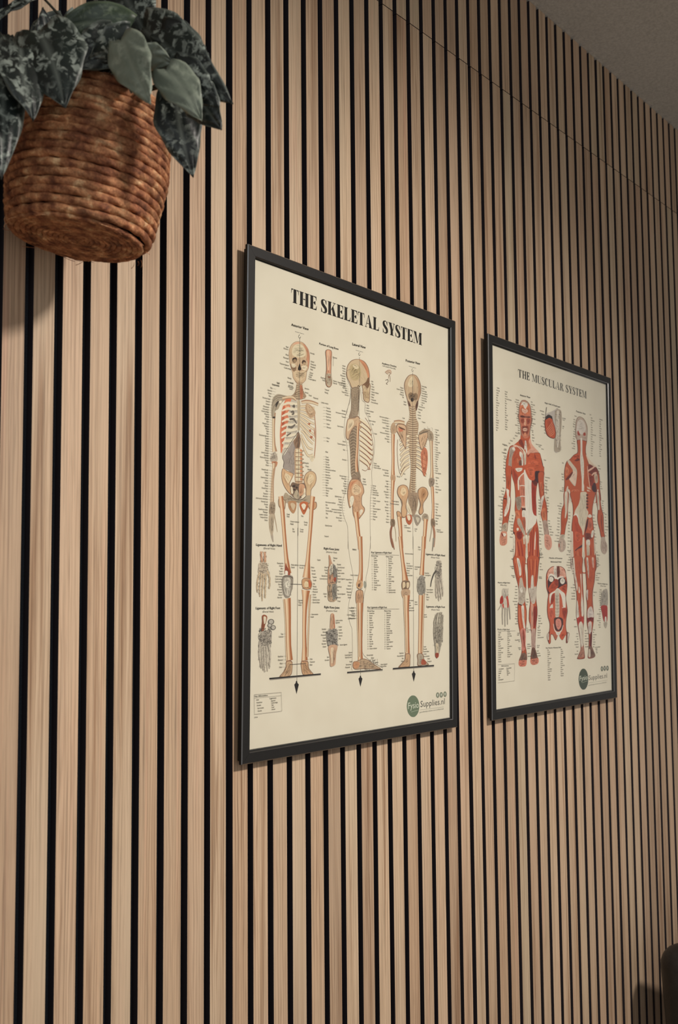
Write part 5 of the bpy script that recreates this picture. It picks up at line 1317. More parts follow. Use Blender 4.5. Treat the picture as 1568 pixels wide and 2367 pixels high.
('V',300,[22,49,45],[4221,3378,4230,3122,4200,2851]),
('V',242,[21,39,32],[3598,3274,3642,3024,3618,2843]),
('V',242,[22,40,33],[3981,3370,3953,3115]),
('P',255,0,[3021,4508,3229,4523,3222,4340,3189,4130,3183,3964,3091,3793,3034,3626,2996,3534,2835,3528,2866,3701,2875,3988,2923,4155,3004,4259]),
('P',251,0,[3038,4509,3211,4522,3205,4339,3168,4129,3162,3963,3070,3792,3013,3625,2976,3542,2855,3537,2886,3702,2896,3989,2944,4156,3024,4260]),
('P',344,0,[3064,4511,3185,4520,3169,4295,3154,4128,3080,3966,3045,3964,3069,4164,3048,4286]),
('P',345,0,[2845,3593,3024,3601,2996,3518,2809,3502]),
('P',346,0,[2809,3510,2979,3517,3062,3438,3058,3323,2953,3246,2817,3242,2744,3329,2748,3435]),
('P',347,0,[2875,3456,2943,3467,2937,3294,2853,3300]),
('P',348,0,[2755,3402,2789,3404,2786,3330,2753,3337]),
('S',349,[40,40,43,20,80],[2775,3493,3039,3265]),
('P',255,0,[4516,4620,4708,4635,4749,4444,4808,4255,4881,4137,4892,3926,4904,3751,4927,3620,4752,3613,4673,3784,4584,3954,4570,4084,4595,4216,4545,4387]),
('P',251,0,[4539,4622,4685,4633,4725,4443,4785,4249,4856,4135,4866,3925,4878,3750,4902,3628,4772,3623,4696,3785,4607,3955,4595,4085,4618,4217,4568,4388]),
('P',344,0,[4564,4624,4660,4631,4689,4397,4692,4248,4615,4243,4585,4433]),
('P',346,0,[4762,3614,4928,3629,4963,3543,5038,3466,5042,3335,4921,3243,4786,3274,4713,3368,4727,3482]),
('S',350,[45,50,45,20,80],[4739,3526,5020,3272]),
('V',252,[31,51,35],[4784,4131,4777,3964,4826,3748]),
('F',237,[30,1],[2336,3082,2911,3086],'Muscles of Posterior'),
('F',237,[30,1],[2389,3004,2853,3008],'Abdominal Wall'),
('P',255,0,[2450,2919,2631,2928,2854,2927,3017,2860,3074,2712,3111,2553,3085,2414,3038,2266,3075,2117,3102,1989,3044,1822,3018,1675,3056,1555,3159,1523,3134,1405,3068,1319,3007,1331,3012,1488,2928,1432,2834,1387,2726,1498,2665,1500,2562,1392,2446,1507,2367,1510,2352,1357,2283,1331,2199,1458,2211,1534,2291,1589,2315,1741,2241,1887,2216,2031,2241,2222,2274,2338,2209,2463,2194,2607,2208,2751,2290,2849]),
('P',351,0,[2460,2910,2630,2918,2844,2917,2996,2854,3049,2712,3081,2553,3060,2414,3014,2266,3050,2118,3075,1989,3019,1822,2994,1675,3025,1556,3048,1339,3033,1487,2928,1447,2835,1401,2742,1497,2666,1509,2558,1407,2466,1506,2357,1524,2333,1367,2283,1345,2309,1550,2338,1741,2264,1886,2239,2031,2265,2222,2298,2338,2235,2463,2219,2607,2236,2751,2309,2841]),
('P',352,0,[2289,2820,2470,2910,2834,2917,2976,2860,3054,2712,2765,2709,2562,2677,2265,2704]),
('P',241,0,[2530,2911,2650,2913,2653,2678,2562,2668,2535,2755]),
('P',353,0,[2660,2913,2772,2915,2766,2719,2664,2708]),
('S',227,[50,50,51,10,30],[2271,2877,3054,2712]),
('V',241,[32,45,45,40,45,40,20],[2263,2626,2365,2743,2524,2726,2643,2668,2765,2689,2908,2700,3030,2642]),
('P',354,0,[2263,2626,2365,2724,2523,2706,2561,2648,2682,2639,2764,2679,2970,2691,3061,2613,3069,2553,2841,2513,2717,2473,2555,2453,2294,2357,2260,2511]),
('P',355,0,[2288,2472,2541,2629,2719,2532,2555,2434,2334,2376]),
('P',355,0,[2840,2493,3069,2553,3051,2335,2899,2414]),
('P',241,0,[2508,2658,2488,2624,2440,2603,2381,2603,2334,2623,2317,2656,2336,2689,2384,2710,2443,2710,2490,2690]),
('P',241,0,[2999,2622,2978,2584,2925,2560,2862,2559,2811,2583,2793,2621,2814,2659,2866,2683,2929,2684,2980,2660]),
('P',356,0,[2562,2658,2702,2640,2698,2512,2539,2570]),
('P',241,0,[2333,2337,2554,2415,2677,2473,2837,2414,2999,2335,3011,2059,2908,2070,2853,2267,2755,2375,2553,2376,2432,2337,2347,2145]),
('P',357,0,[2411,2318,2532,2356,2528,2220,2366,2125]),
('P',358,0,[2574,2415,2736,2415,2746,2121,2730,1926,2677,1859,2567,1880,2565,2123]),
('L',359,6,[2575,2317,2651,2305,2736,2317]),
('L',359,6,[2573,2251,2649,2239,2734,2250]),
('L',359,6,[2571,2185,2647,2173,2732,2184]),
('L',359,6,[2569,2119,2645,2107,2730,2117]),
('L',359,6,[2567,2053,2643,2040,2728,2051]),
('L',359,6,[2564,1987,2640,1974,2726,1985]),
('L',359,6,[2562,1921,2638,1908,2723,1918]),
('P',241,0,[2325,2068,2446,2144,2453,2057]),
('P',360,0,[2324,2049,2463,2047,2477,1882,2377,1836,2301,1934]),
('P',241,0,[2847,2071,2990,2059,2948,2040]),
('P',361,0,[2866,2041,3062,2039,3025,1871,2920,1824]),
('P',362,0,[2516,1852,2738,1867,2879,1825,2896,1727,2811,1602,2628,1578,2529,1639,2503,1756]),
('P',363,0,[2575,1803,2697,1839,2797,1798,2813,1690,2689,1606,2591,1686]),
('V',241,[16,28,28,28,16],[2473,1737,2528,1601,2667,1548,2810,1583,2895,1698]),
('P',241,0,[2577,1561,2768,1555,2726,1498,2615,1501]),
('P',364,0,[2726,1498,2931,1530,2971,1489,2834,1392]),
('P',365,0,[2456,1526,2605,1502,2562,1407]),
('P',366,0,[2210,1515,2270,1551,2275,1417,2227,1419]),
('P',366,0,[3086,1525,3147,1503,3112,1386,3069,1348]),
('P',255,0,[3373,3138,3817,3149,3809,2924,3819,2618,3842,2363,3846,2160,3849,1957,3841,1754,3790,1553,3791,1301,3847,1046,3833,956,3498,963,3543,1031,3655,1155,3661,1306,3564,1610,3497,1812,3481,1963,3511,2213,3506,2364,3429,2615,3396,2866]),
('P',251,0,[3399,3138,3791,3148,3782,2923,3793,2618,3816,2363,3819,2160,3823,1957,3815,1755,3764,1554,3765,1302,3814,1048,3800,968,3541,971,3586,1028,3681,1154,3687,1305,3590,1609,3522,1811,3506,1962,3537,2213,3532,2364,3455,2615,3421,2867]),
('P',241,0,[3705,2770,3749,2780,3757,2414,3813,2160,3825,1906,3746,1847,3713,2111,3744,2364]),
('P',241,0,[3533,2213,3583,2112,3617,1860,3571,1800,3504,1852,3504,2012]),
('P',367,0,[3630,2515,3681,2414,3657,2364,3604,2394]),
('P',368,0,[3507,1812,3638,1859,3790,1856,3830,1754,3762,1685,3689,1757,3588,1679]),
('P',369,0,[3689,1757,3784,1684,3766,1503,3778,1251,3700,1204,3625,1508,3584,1680]),
('P',370,0,[3678,1174,3787,1200,3813,1007,3649,975,3520,992,3609,1067]),
('P',371,0,[3383,3118,3437,3119,3480,2817,3576,2515,3529,2414,3462,2615,3396,2866]),
('S',372,[50,40,53,25,97],[3446,3069,3750,2516]),
('S',372,[50,30,55,25,97],[3570,2364,3747,1857]),
('L',373,8,[3520,982,3671,994,3800,968]),
('P',255,0,[3928,3152,4446,3165,4421,2830,4379,2622,4291,2414,4271,2208,4306,1949,4298,1743,4208,1489,4176,1234,4250,1129,4346,991,4220,946,3998,958,4014,1089,4044,1291,4041,1494,3971,1700,3968,1904,3987,2108,3951,2312,3981,2517,3948,2824]),
('P',251,0,[3954,3152,4419,3164,4394,2830,4351,2622,4263,2414,4244,2208,4279,1950,4270,1744,4181,1490,4149,1235,4223,1130,4312,993,4210,957,4025,966,4041,1087,4071,1290,4068,1494,3998,1699,3995,1903,4014,2107,3977,2312,4007,2517,3975,2824]),
('P',374,0,[4005,3133,4083,3135,4115,2826,4088,2692,4048,2825]),
('P',375,0,[4263,3139,4354,3142,4346,2933,4300,2933]),
('P',376,0,[4198,2074,4283,1950,4290,1836,4144,1839,4010,1832,4028,2005]),
('P',376,0,[3966,2414,4055,2435,4051,2312,4024,2209,3982,2261]),
('P',377,0,[3975,1802,4144,1839,4300,1815,4252,1724,4119,1768,4027,1709]),
('P',376,0,[4118,1748,4195,1715,4164,1490,4063,1494,4027,1699]),
('P',378,0,[4130,1492,4209,1509,4175,1204,4085,1208]),
('P',379,0,[4051,1189,4185,1183,4336,1002,4198,958,4021,987]),
('P',380,0,[4038,1138,4105,1135,4110,982,4021,987]),
('S',377,[50,50,57,20,90],[3990,2465,4263,2001]),
('S',372,[50,50,59,25,97],[3969,3081,4374,2518]),
('P',381,0,[4811,2435,5000,2446,5025,2202,4972,2065,4678,2069,4661,2226,4713,2351]),
('S',382,[50,80,61,15,90],[4682,2446,5007,2065]),
('P',383,0,[4679,2079,4972,2076,4990,1938,4957,1728,4804,1732,4718,1911]),
('P',241,0,[4855,1825,4925,1823,4918,1655,4835,1636]),
('P',222,0,[4803,1711,4968,1707,4928,1602,4879,1578,4812,1637]),
('F',237,[28,1],[4525,2571,5028,2552],'Muscles of Right Arm'),
('F',237,[22,1],[4662,2519,4932,2509],'(Palmar View)'),
('F',237,[28,1],[323,2561,767,2559],'Muscles of Right Hand'),
('F',237,[22,1],[416,2520,643,2512],'(Palmar View)'),
('P',384,0,[493,2452,703,2443,683,2333,730,2094,451,2098,473,2316]),
('S',385,[40,60,63,20,80],[476,2461,713,2104]),
('P',386,0,[481,2325,514,2224,469,2170,392,2180,411,2280]),
('P',387,0,[611,2288,682,2315,721,2104,642,2095,502,2088,460,2152,521,2170,644,2169]),
('P',388,0,[541,2270,628,2251,642,2095,537,2097]),
('V',389,[45,38,28],[485,2097,473,1952,478,1771]),
('L',390,5,[485,2097,473,1952,478,1771]),
('V',389,[46,38,28],[581,2096,568,1923,568,1732]),
('L',390,5,[581,2096,568,1923,568,1732]),
('V',389,[46,38,28],[660,2095,656,1922,661,1766]),
('L',390,5,[660,2095,656,1922,661,1766]),
('V',389,[46,39,28],[722,2131,745,1993,760,1865]),
('L',390,5,[722,2131,745,1993,760,1865]),
('V',389,[24,24,14],[443,2161,373,2090,312,2050]),
('P',391,0,[2245,6026,2325,6114,2482,6167,2674,6240,2818,6292,2788,5363,2630,5361,2639,5619,2586,5963,2557,6053,2401,6078]),
('P',392,0,[2687,6202,2792,6267,2936,6266,2975,6180,2953,5894,2897,5685,2908,5404,2762,5348,2632,5374,2656,5616,2691,5701,2699,5942,2662,6058]),
('P',393,0,[2757,6211,2852,6235,2855,5680,2765,5428,2715,5663]),
('S',394,[50,130,65,8,50],[2676,6240,2936,5387]),
('V',395,[25,16],[2321,6245,2269,6045]),
('V',396,[32,47,41],[2260,6013,2401,6078,2558,6060]),
('P',255,0,[2409,6064,2259,5998,2226,5916,2245,5780,2311,5665,2450,5620,2607,5615,2671,5646,2706,5744,2663,5879,2602,5965,2557,6037]),
('P',397,0,[2416,6042,2282,5985,2249,5919,2269,5787,2332,5676,2463,5631,2607,5625,2655,5652,2682,5741,2643,5877,2583,5962,2533,6026]),
('V',398,[9,16,9],[2291,5755,2426,5857,2571,5976]),
('V',398,[9,16,9],[2318,5732,2459,5829,2585,5938]),
('V',398,[9,16,9],[2345,5710,2493,5800,2600,5899]),
('V',398,[9,16,9],[2372,5687,2527,5772,2614,5861]),
('V',398,[9,16,9],[2400,5664,2560,5743,2629,5822]),
('V',398,[10,16,10],[2427,5641,2594,5715,2644,5783]),
('P',399,0,[2251,5966,2322,6037,2432,6071,2557,6053,2572,6023,2431,6036,2306,5988]),
('W',228,[1,0,24,0,0,0],[368,6343,787,6362]),
('W',228,[17,0,24,0,0,0],[350,6294,317,5509]),
('W',228,[17,0,24,0,0,0],[663,6315,653,5569]),
('W',228,[1,1,24,0,0,0],[1198,6216,1198,6214]),
('W',228,[14,1,24,10,0,0],[1190,6167,1212,5562]),
('W',228,[6,1,24,0,0,0],[1218,5544,745,5245]),
('W',228,[4,1,24,0,0,0],[710,5260,669,5005]),
('W',228,[13,0,24,0,0,0],[1677,6256,1669,5675]),
('W',228,[4,0,24,0,0,0],[1706,5641,1701,5466]),
('W',228,[3,0,24,0,0,0],[1852,5406,2082,5334]),
('W',228,[8,1,24,0,0,0],[2215,6127,2269,5680]),
('W',228,[2,0,24,0,0,0],[2993,6102,3013,6064]),
('W',228,[2,0,24,0,0,0],[3008,5921,3007,5880]),
('W',228,[13,1,24,0,0,0],[3592,6139,3560,5495]),
('W',228,[1,1,24,0,0,0],[3660,6221,3660,6219]),
('W',228,[1,0,24,0,0,0],[4291,6348,4827,6366]),
('W',228,[17,0,24,0,0,0],[4348,6281,4314,5428]),
('W',228,[17,0,24,0,0,0],[4768,6304,4732,5461]),
('W',228,[11,1,24,0,0,0],[700,5154,641,4546]),
('W',228,[11,1,24,0,0,0],[607,4397,502,3809]),
('W',228,[4,1,24,0,0,0],[502,3777,467,3567]),
('W',228,[1,0,24,0,0,0],[2174,5113,2174,5112]),
('W',228,[6,0,24,0,0,0],[2215,4755,2188,4434]),
('W',228,[6,0,24,0,0,0],[2272,4337,2281,4045]),
('W',228,[6,0,24,0,0,0],[2310,3857,2389,3568]),
('W',228,[8,1,24,0,0,0],[937,3882,895,3456]),
('W',228,[1,1,24,0,0,0],[3031,5128,3031,5126]),
('W',228,[3,1,24,0,0,0],[3023,4887,3019,4771]),
('W',228,[3,1,24,0,0,0],[3013,4593,3011,4522]),
('W',228,[5,1,24,0,0,0],[2929,4251,2867,4027]),
('W',228,[9,1,24,0,0,0],[2828,3937,2775,3445]),
('W',228,[13,0,24,0,0,0],[3218,4083,3134,3264]),
('W',228,[6,0,24,0,0,0],[1926,4261,1918,3972]),
('W',228,[8,0,24,0,0,0],[1948,3821,1935,3363]),
('W',228,[5,0,24,0,0,0],[4653,5229,4663,4976]),
('W',228,[4,0,24,0,0,0],[4741,4869,4756,4720]),
('W',228,[6,0,24,0,0,0],[4806,4441,4816,4178]),
('W',228,[8,0,24,0,0,0],[4940,4148,4940,3657]),
('W',228,[10,0,24,0,0,0],[4342,4094,4417,3469]),
('W',228,[2,1,24,0,0,0],[921,3214,920,3181]),
('W',228,[1,1,24,0,0,0],[917,3027,917,3025]),
('W',228,[2,1,24,0,0,0],[913,2881,912,2849]),
('W',228,[5,0,24,0,0,0],[1966,3263,1927,3093]),
('W',228,[8,1,24,0,0,0],[3263,3233,3249,2844]),
('W',228,[6,0,24,0,0,0],[4490,3268,4518,2955]),
('W',228,[1,1,24,0,0,0],[917,3028,917,3026]),
('W',228,[2,1,24,0,0,0],[913,2882,912,2841]),
('W',228,[2,1,24,0,0,0],[947,2704,946,2672]),
('W',228,[9,1,24,0,0,0],[1045,2494,1034,2025]),
('W',228,[5,1,24,0,0,0],[1032,1960,1043,1766]),
('W',228,[2,0,24,0,0,0],[1912,3152,1910,3085]),
('W',228,[3,0,24,0,0,0],[1940,2959,1937,2841]),
('W',228,[2,0,24,0,0,0],[1899,2690,1898,2664]),
('W',228,[3,0,24,0,0,0],[1391,2241,1372,2134]),
('W',228,[5,0,24,0,0,0],[1860,1904,1854,1696]),
('W',228,[5,0,24,0,0,0],[1819,1663,1814,1465]),
('W',228,[3,0,24,0,0,0],[1360,1668,1374,1595]),
('W',228,[2,1,24,0,0,0],[1102,1579,1085,1547]),
('W',228,[2,1,24,0,0,0],[1115,1449,1114,1417]),
('W',228,[2,1,24,0,0,0],[1142,1295,1142,1263]),
('W',228,[2,0,24,0,0,0],[1793,1308,1792,1275]),
('W',228,[3,0,24,0,0,0],[1773,1201,1770,1103]),
('W',228,[3,0,24,0,0,0],[1400,1349,1398,1268]),
('W',228,[2,0,24,0,0,0],[1411,1169,1410,1112]),
('W',228,[4,1,24,0,0,0],[3390,3122,3385,2980]),
('W',228,[3,1,24,0,0,0],[3419,2883,3415,2776]),
('W',228,[6,1,24,0,0,0],[3463,2537,3453,2235]),
('W',228,[1,1,24,0,0,0],[3455,1793,3455,1792]),
('W',228,[1,1,24,0,0,0],[3507,1642,3506,1640]),
('W',228,[6,1,24,0,0,0],[3558,1490,3566,1207]),
('W',228,[2,1,24,0,0,0],[3544,1120,3542,1059]),
('W',228,[7,0,24,0,0,0],[3866,1543,3872,1194]),
('W',228,[5,0,24,0,0,0],[4524,3113,4477,2946]),
('W',228,[4,0,24,0,0,0],[4471,2798,4424,2651]),
('W',228,[2,0,24,0,0,0],[4313,2376,4310,2303]),
('W',228,[18,1,24,0,0,0],[4701,2431,4625,1602]),
('W',228,[8,0,24,0,0,0],[4260,1549,4245,1178]),
('W',228,[4,0,24,0,0,0],[4344,1165,4399,1045]),
('W',228,[14,0,24,0,0,0],[321,1612,309,1066]),
('W',228,[13,0,24,0,0,0],[652,1617,642,1143]),
('W',228,[15,0,24,0,0,0],[2212,1198,2211,595]),
('W',228,[14,0,24,0,0,0],[2773,1190,2755,644]),
('W',228,[6,0,24,0,0,0],[321,925,302,724]),
('W',228,[5,0,24,0,0,0],[606,924,619,797]),
('F',237,[26,1],[292,1676,730,1659],'Muscles of Right Hand'),
('F',237,[26,1],[2145,1243,2775,1228],'Key: Posterior Abdominal Wall'),
('F',237,[22,1],[412,979,683,970],'Abbreviations'),
('L',191,4,[307,1652,946,1640]),
('L',191,4,[294,1020,906,1005]),
('L',191,4,[906,1005,892,676]),
('L',191,4,[892,676,286,679]),
('P',400,0,[4001,500,3953,369,3836,295,3697,305,3589,395,3552,530,3599,659,3714,735,3853,726,3963,637]),
('F',230,[105,0],[3588,490,3975,496],'Fysio'),
('F',231,[105,0],[4015,477,4911,471],'Supplies.nl'),
('L',232,5,[3705,443,3966,468]),
('L',233,5,[4008,416,4917,417]),
('F',234,[26,1],[4001,357,4876,363],'gezondheidsproducten voor professionals'),
('P',401,0,[4726,681,4714,648,4683,629,4646,632,4617,654,4607,688,4620,721,4650,740,4687,737,4716,715]),
('P',236,0,[4653,708,4683,709,4684,678,4665,656,4648,680]),
('P',401,0,[4863,683,4850,650,4819,631,4781,633,4752,656,4742,690,4755,723,4786,742,4823,740,4853,717]),
('P',236,0,[4788,710,4818,711,4820,680,4801,658,4784,682]),
('P',401,0,[5001,678,4988,645,4957,626,4919,628,4890,651,4880,685,4893,718,4924,737,4962,735,4991,713]),
('P',236,0,[4926,706,4957,707,4958,675,4939,653,4922,677])]
WORDS = ('Frontal bone|Parietal bone|Temporal bone|Nasal bone|Zygomatic|Maxilla|Mandible|Clavicle|Scapula|Acromion|Coracoid process|Humerus|Sternum|Xiphoid process|True ribs|False ribs|Floating ribs|'
 'Costal cartilage|Lumbar vertebra|Sacrum|Coccyx|Ilium|Pubis|Ischium|Iliac crest|Radius|Ulna|Olecranon|Carpals|Metacarpals|Phalanges|Femur|Greater trochanter|Femoral neck|Patella|Tibia|Fibula|'
 'Medial malleolus|Lateral condyle|Talus|Calcaneus|Tarsals|Metatarsals|Anterior ligament|Cruciate ligament|Transverse ligament|Interosseous membrane|Quadriceps tendon|Deltoid|Trapezius|Pectoralis|'
 'Biceps|Triceps|Brachialis|Rectus abdominis|External oblique|Gluteus|Sartorius|Gracilis|Soleus|Gastrocnemius|Peroneus longus').split('|')
_gl = {}
def glyphs(txt):
    """outline-filled letters of the built-in font, cached per string: (verts, tris, width), cap height 1"""
    if txt in _gl: return _gl[txt]
    c = bpy.data.curves.new('t', 'FONT'); c.body = txt; c.resolution_u = 2; c.size = 1.0
    o = bpy.data.objects.new('t', c); COL.objects.link(o); me = o.to_mesh()
    v = [(p.co.x / 0.70, p.co.y / 0.70) for p in me.vertices]; f = [tuple(p.vertices) for p in me.polygons]
    o.to_mesh_clear(); bpy.data.objects.remove(o); bpy.data.curves.remove(c)
    w = max([p[0] for p in v] + [0.01]); _gl[txt] = (v, f, w); return _gl[txt]
def smooth(pts, closed, k=4):
    n = len(pts); out = []
    g = (lambda i: pts[i % n]) if closed else (lambda i: pts[max(0, min(n - 1, i))])
    def tan(a, b, c, seg):                 # tangent at b, never longer than the segment it serves
        tx, ty = (c[0] - a[0]) / 2, (c[1] - a[1]) / 2; l = math.hypot(tx, ty) or 1; m = min(l, seg * 0.9); return tx / l * m, ty / l * m
    for i in range(n if closed else n - 1):
        p0, p1, p2, p3 = g(i - 1), g(i), g(i + 1), g(i + 2); seg = math.dist(p1, p2)
        m1 = tan(p0, p1, p2, seg); m2 = tan(p1, p2, p3, seg)
        for q in range(k):
            t = q / k; t2 = t * t; t3 = t2 * t; h = (2 * t3 - 3 * t2 + 1, t3 - 2 * t2 + t, 3 * t2 - 2 * t3, t3 - t2)
            out.append(tuple(h[0] * p1[d] + h[1] * m1[d] + h[2] * p2[d] + h[3] * m2[d] for d in (0, 1)))
    if not closed: out.append(tuple(pts[-1]))
    return out
from mathutils.geometry import tessellate_polygon
class Ink:
    """flat shapes printed on the sheet: every later shape overprints the earlier ones"""
    def __init__(s): s.v = []; s.f = []; s.c = []; s.z = 0.00002; s.dz = 4e-7
    def face(s, pts, faces, col, shift=0.0):
        n = len(s.v); s.z += s.dz; z = s.z
        s.v += [(p[0] / 1000, p[1] / 1000, z) for p in pts]; s.f += [tuple(n + i for i in f) for f in faces]; s.c += [col] * len(faces)
    def poly(s, pts, col):
        tri = tessellate_polygon([[V((p[0], p[1], 0)) for p in pts]]); s.face(pts, tri, col)
    def stroke(s, pts, ws, col, off=0.0):
        n = len(pts); L = []; R = []
        for i, p in enumerate(pts):
            a = pts[max(0, i - 1)]; b = pts[min(n - 1, i + 1)]; dx, dy = b[0] - a[0], b[1] - a[1]; d = math.hypot(dx, dy) or 1
            nx, ny = -dy / d, dx / d; t = i / (n - 1) * (len(ws) - 1); k = min(int(t), len(ws) - 2) if len(ws) > 1 else 0
            w = ws[k] + (ws[k + 1] - ws[k]) * (t - k) if len(ws) > 1 else ws[0]
            cx, cy = p[0] + nx * off * w, p[1] + ny * off * w; h = w / 2
            L.append((cx + nx * h, cy + ny * h)); R.append((cx - nx * h, cy - ny * h))
        s.face(L + R, [(i, i + 1, n + i + 1, n + i) for i in range(n - 1)], col)
    def texture(s, pts, col, rn_):
        # engraver's hatching inside a shape, along its longer direction
        xs = [p[0] for p in pts]; ys = [p[1] for p in pts]; x0, x1, y0, y1 = min(xs), max(xs), min(ys), max(ys); ar = (x1 - x0) * (y1 - y0)
        if ar < 14: return
        cx = sum(xs) / len(xs); cy = sum(ys) / len(ys); sxx = sum((x - cx) ** 2 for x in xs); syy = sum((y - cy) ** 2 for y in ys); sxy = sum((x - cx) * (y - cy) for x, y in pts)
        an0 = 0.5 * math.atan2(2 * sxy, sxx - syy); dark = lin(col)
        def inside(q):
            c = False; j = len(pts) - 1
            for i in range(len(pts)):
                a, b = pts[i], pts[j]
                if (a[1] > q[1]) != (b[1] > q[1]) and q[0] < (b[0] - a[0]) * (q[1] - a[1]) / (b[1] - a[1]) + a[0]: c = not c
                j = i
            return c
        s.z += s.dz; keep = s.dz; s.dz = 0.0
        for _ in range(min(220, int(ar / 2.4))):
            q = (rn_.uniform(x0, x1), rn_.uniform(y0, y1)); an = an0 + rn_.uniform(-0.35, 0.35); L_ = rn_.uniform(1.2, 3.6) * (1 + min(2.5, ar / 500))
            e1 = (q[0] + math.cos(an) * L_, q[1] + math.sin(an) * L_); e0 = (q[0] - math.cos(an) * L_, q[1] - math.sin(an) * L_)
            if not (inside(e0) and inside(e1) and inside(q)): continue
            k = rn_.choice([0.62, 0.74, 0.82, 1.14, 1.28, 0.55] if dark[1] < 0.22 else [0.84, 0.9, 0.93, 1.05, 1.09, 0.8]); s.stroke([e0, q, e1], [0.12, rn_.uniform(0.3, 0.95), 0.12], (min(1, dark[0] * k), min(1, dark[1] * k), min(1, dark[2] * k), 1.0))
        s.dz = keep
    def text(s, txt, x, y, h, col, al=0, ux=(1, 0), sx=0.62, width=None, bold=0):
        v, f, w = glyphs(txt); k = (width / w) if width else h * sx
        x0 = -al * w * k / (1 if al < 2 else 1) if al != 1 else -w * k
        if al == 0: x0 = 0
        P_ = [(x + (x0 + p[0] * k) * ux[0] - p[1] * h * ux[1], y + (x0 + p[0] * k) * ux[1] + p[1] * h * ux[0]) for p in v]
        s.face(P_, f, col)
        if bold: s.face([(p[0] + h * 0.05, p[1]) for p in P_], f, col)
        return w * k
def slab_letter(ch, fat):
    """hand drawn display capitals, height 1: list of polygons and the advance; fat = heavy stencil cut, else a bold roman"""
    w = 0.262 if fat else 0.185; g = 0.022 if fat else 0.0; hs = 0.05; e = 0.075 if fat else 0.06
    q = []; R_ = lambda x0, y0, x1, y1: q.append([(x0, y0), (x1, y0), (x1, y1), (x0, y1)])
    def stem(x, y0=0, y1=1, top=True, bot=True):
        R_(x, y0, x + w, y1)
        if top: R_(x - e, y1 - hs, x + w + e, y1)
        if bot: R_(x - e, y0, x + w + e, y0 + hs)
    def sweep(pts, ws):
        k = Ink(); k.stroke(smooth(pts, False, 5), ws, 0); n = len(k.v) // 2
        vs = [(p[0] * 1000, p[1] * 1000) for p in k.v]; q.extend([[vs[f[0]], vs[f[1]], vs[f[2]], vs[f[3]]] for f in k.f])
    if ch == 'T':
        W_ = 0.70 if fat else 0.72; c = W_ / 2; stem(c - w / 2, top=False)
        for s_ in (-1, 1):
            q.append([(c + s_ * (w / 2 + g), 1), (c + s_ * (w / 2 + g), 0.94), (c + s_ * (W_ / 2 - 0.07), 0.90), (c + s_ * (W_ / 2 - 0.03), 0.66), (c + s_ * W_ / 2, 0.66), (c + s_ * (W_ / 2 - 0.02), 1)])
        if not fat: R_(c - w / 2 - 0.05, 0.94, c + w / 2 + 0.05, 1)
        return q, W_ + 0.05
    if ch == 'H':
        x2 = 0.075 + w + 0.24; stem(0.075); stem(x2); R_(0.075 + w + g, 0.47, x2 - g, 0.54); return q, x2 + w + e + 0.05
    if ch in 'EL':
        stem(0.075); x = 0.075 + w + g; r = x + (0.30 if ch == 'E' else 0.30)
        q.append([(x, 0), (r - 0.01, 0), (r + 0.03, 0.32), (r - 0.005, 0.32), (r - 0.07, 0.11), (x, 0.055)])
        if ch == 'E':
            q.append([(x, 1), (r - 0.01, 1), (r, 0.70), (r - 0.03, 0.70), (r - 0.09, 0.90), (x, 0.945)])
            q.append([(x, 0.54), (r - 0.12, 0.66), (r - 0.10, 0.66), (r - 0.10, 0.36), (r - 0.12, 0.36), (x, 0.48)])
        return q, r + 0.07
    if ch == 'K':
        stem(0.075); x = 0.075 + w + g; q.append([(x, 0.46), (x + 0.30, 0.95), (x + 0.36, 0.95), (x + 0.02, 0.36)]); R_(x + 0.16, 0.95, x + 0.46, 1)
        q.append([(x + 0.05, 0.56), (x + 0.05 + w * 0.55, 0.74), (x + 0.44 + 0.03, 0.05), (x + 0.44 - w, 0.05)]); R_(x + 0.13, 0, x + 0.52, 0.05); return q, x + 0.55
    if ch == 'A':
        W_ = 0.80; q.append([(0.36, 1), (0.44, 1), (0.74, 0.05), (0.74 - w * 1.05, 0.05)]); q.append([(0.36, 0.98), (0.385, 0.90), (0.12, 0.05), (0.07, 0.05)])
        R_(0, 0, 0.22, 0.05); R_(0.44, 0, W_ + 0.02, 0.05); R_(0.17, 0.28, 0.44 - g, 0.34); return q, W_ + 0.06
    if ch == 'Y':
        R_(0.37 - w / 2 + 0.02, 0, 0.37 + w / 2 + 0.02, 0.42); R_(0.18, 0, 0.62, 0.05); q.append([(0.07, 0.95), (0.07 + w * 1.05, 0.95), (0.40 + w / 2, 0.42), (0.39 - w / 2, 0.40)])
        q.append([(0.60, 0.95), (0.66, 0.95), (0.43 + w / 2, 0.42), (0.40 + w / 2 - 0.05 + g, 0.44)]); R_(0, 0.95, 0.40, 1); R_(0.50, 0.95, 0.76, 1); return q, 0.78
    if ch == 'M':
        R_(0.10, 0, 0.14, 0.95); R_(0, 0, 0.26, 0.05); R_(0, 0.95, 0.20, 1); q.append([(0.10, 1), (0.10 + w, 1), (0.54, 0.12), (0.46, 0.0)]); q.append([(0.50, 0.10), (0.54, 0.05), (0.80, 0.93), (0.76, 1)])
        R_(0.74, 0, 0.74 + w, 1); R_(0.68, 0, 0.74 + w + 0.07, 0.05); R_(0.74, 0.95, 0.74 + w + 0.07, 1); return q, 0.74 + w + 0.12
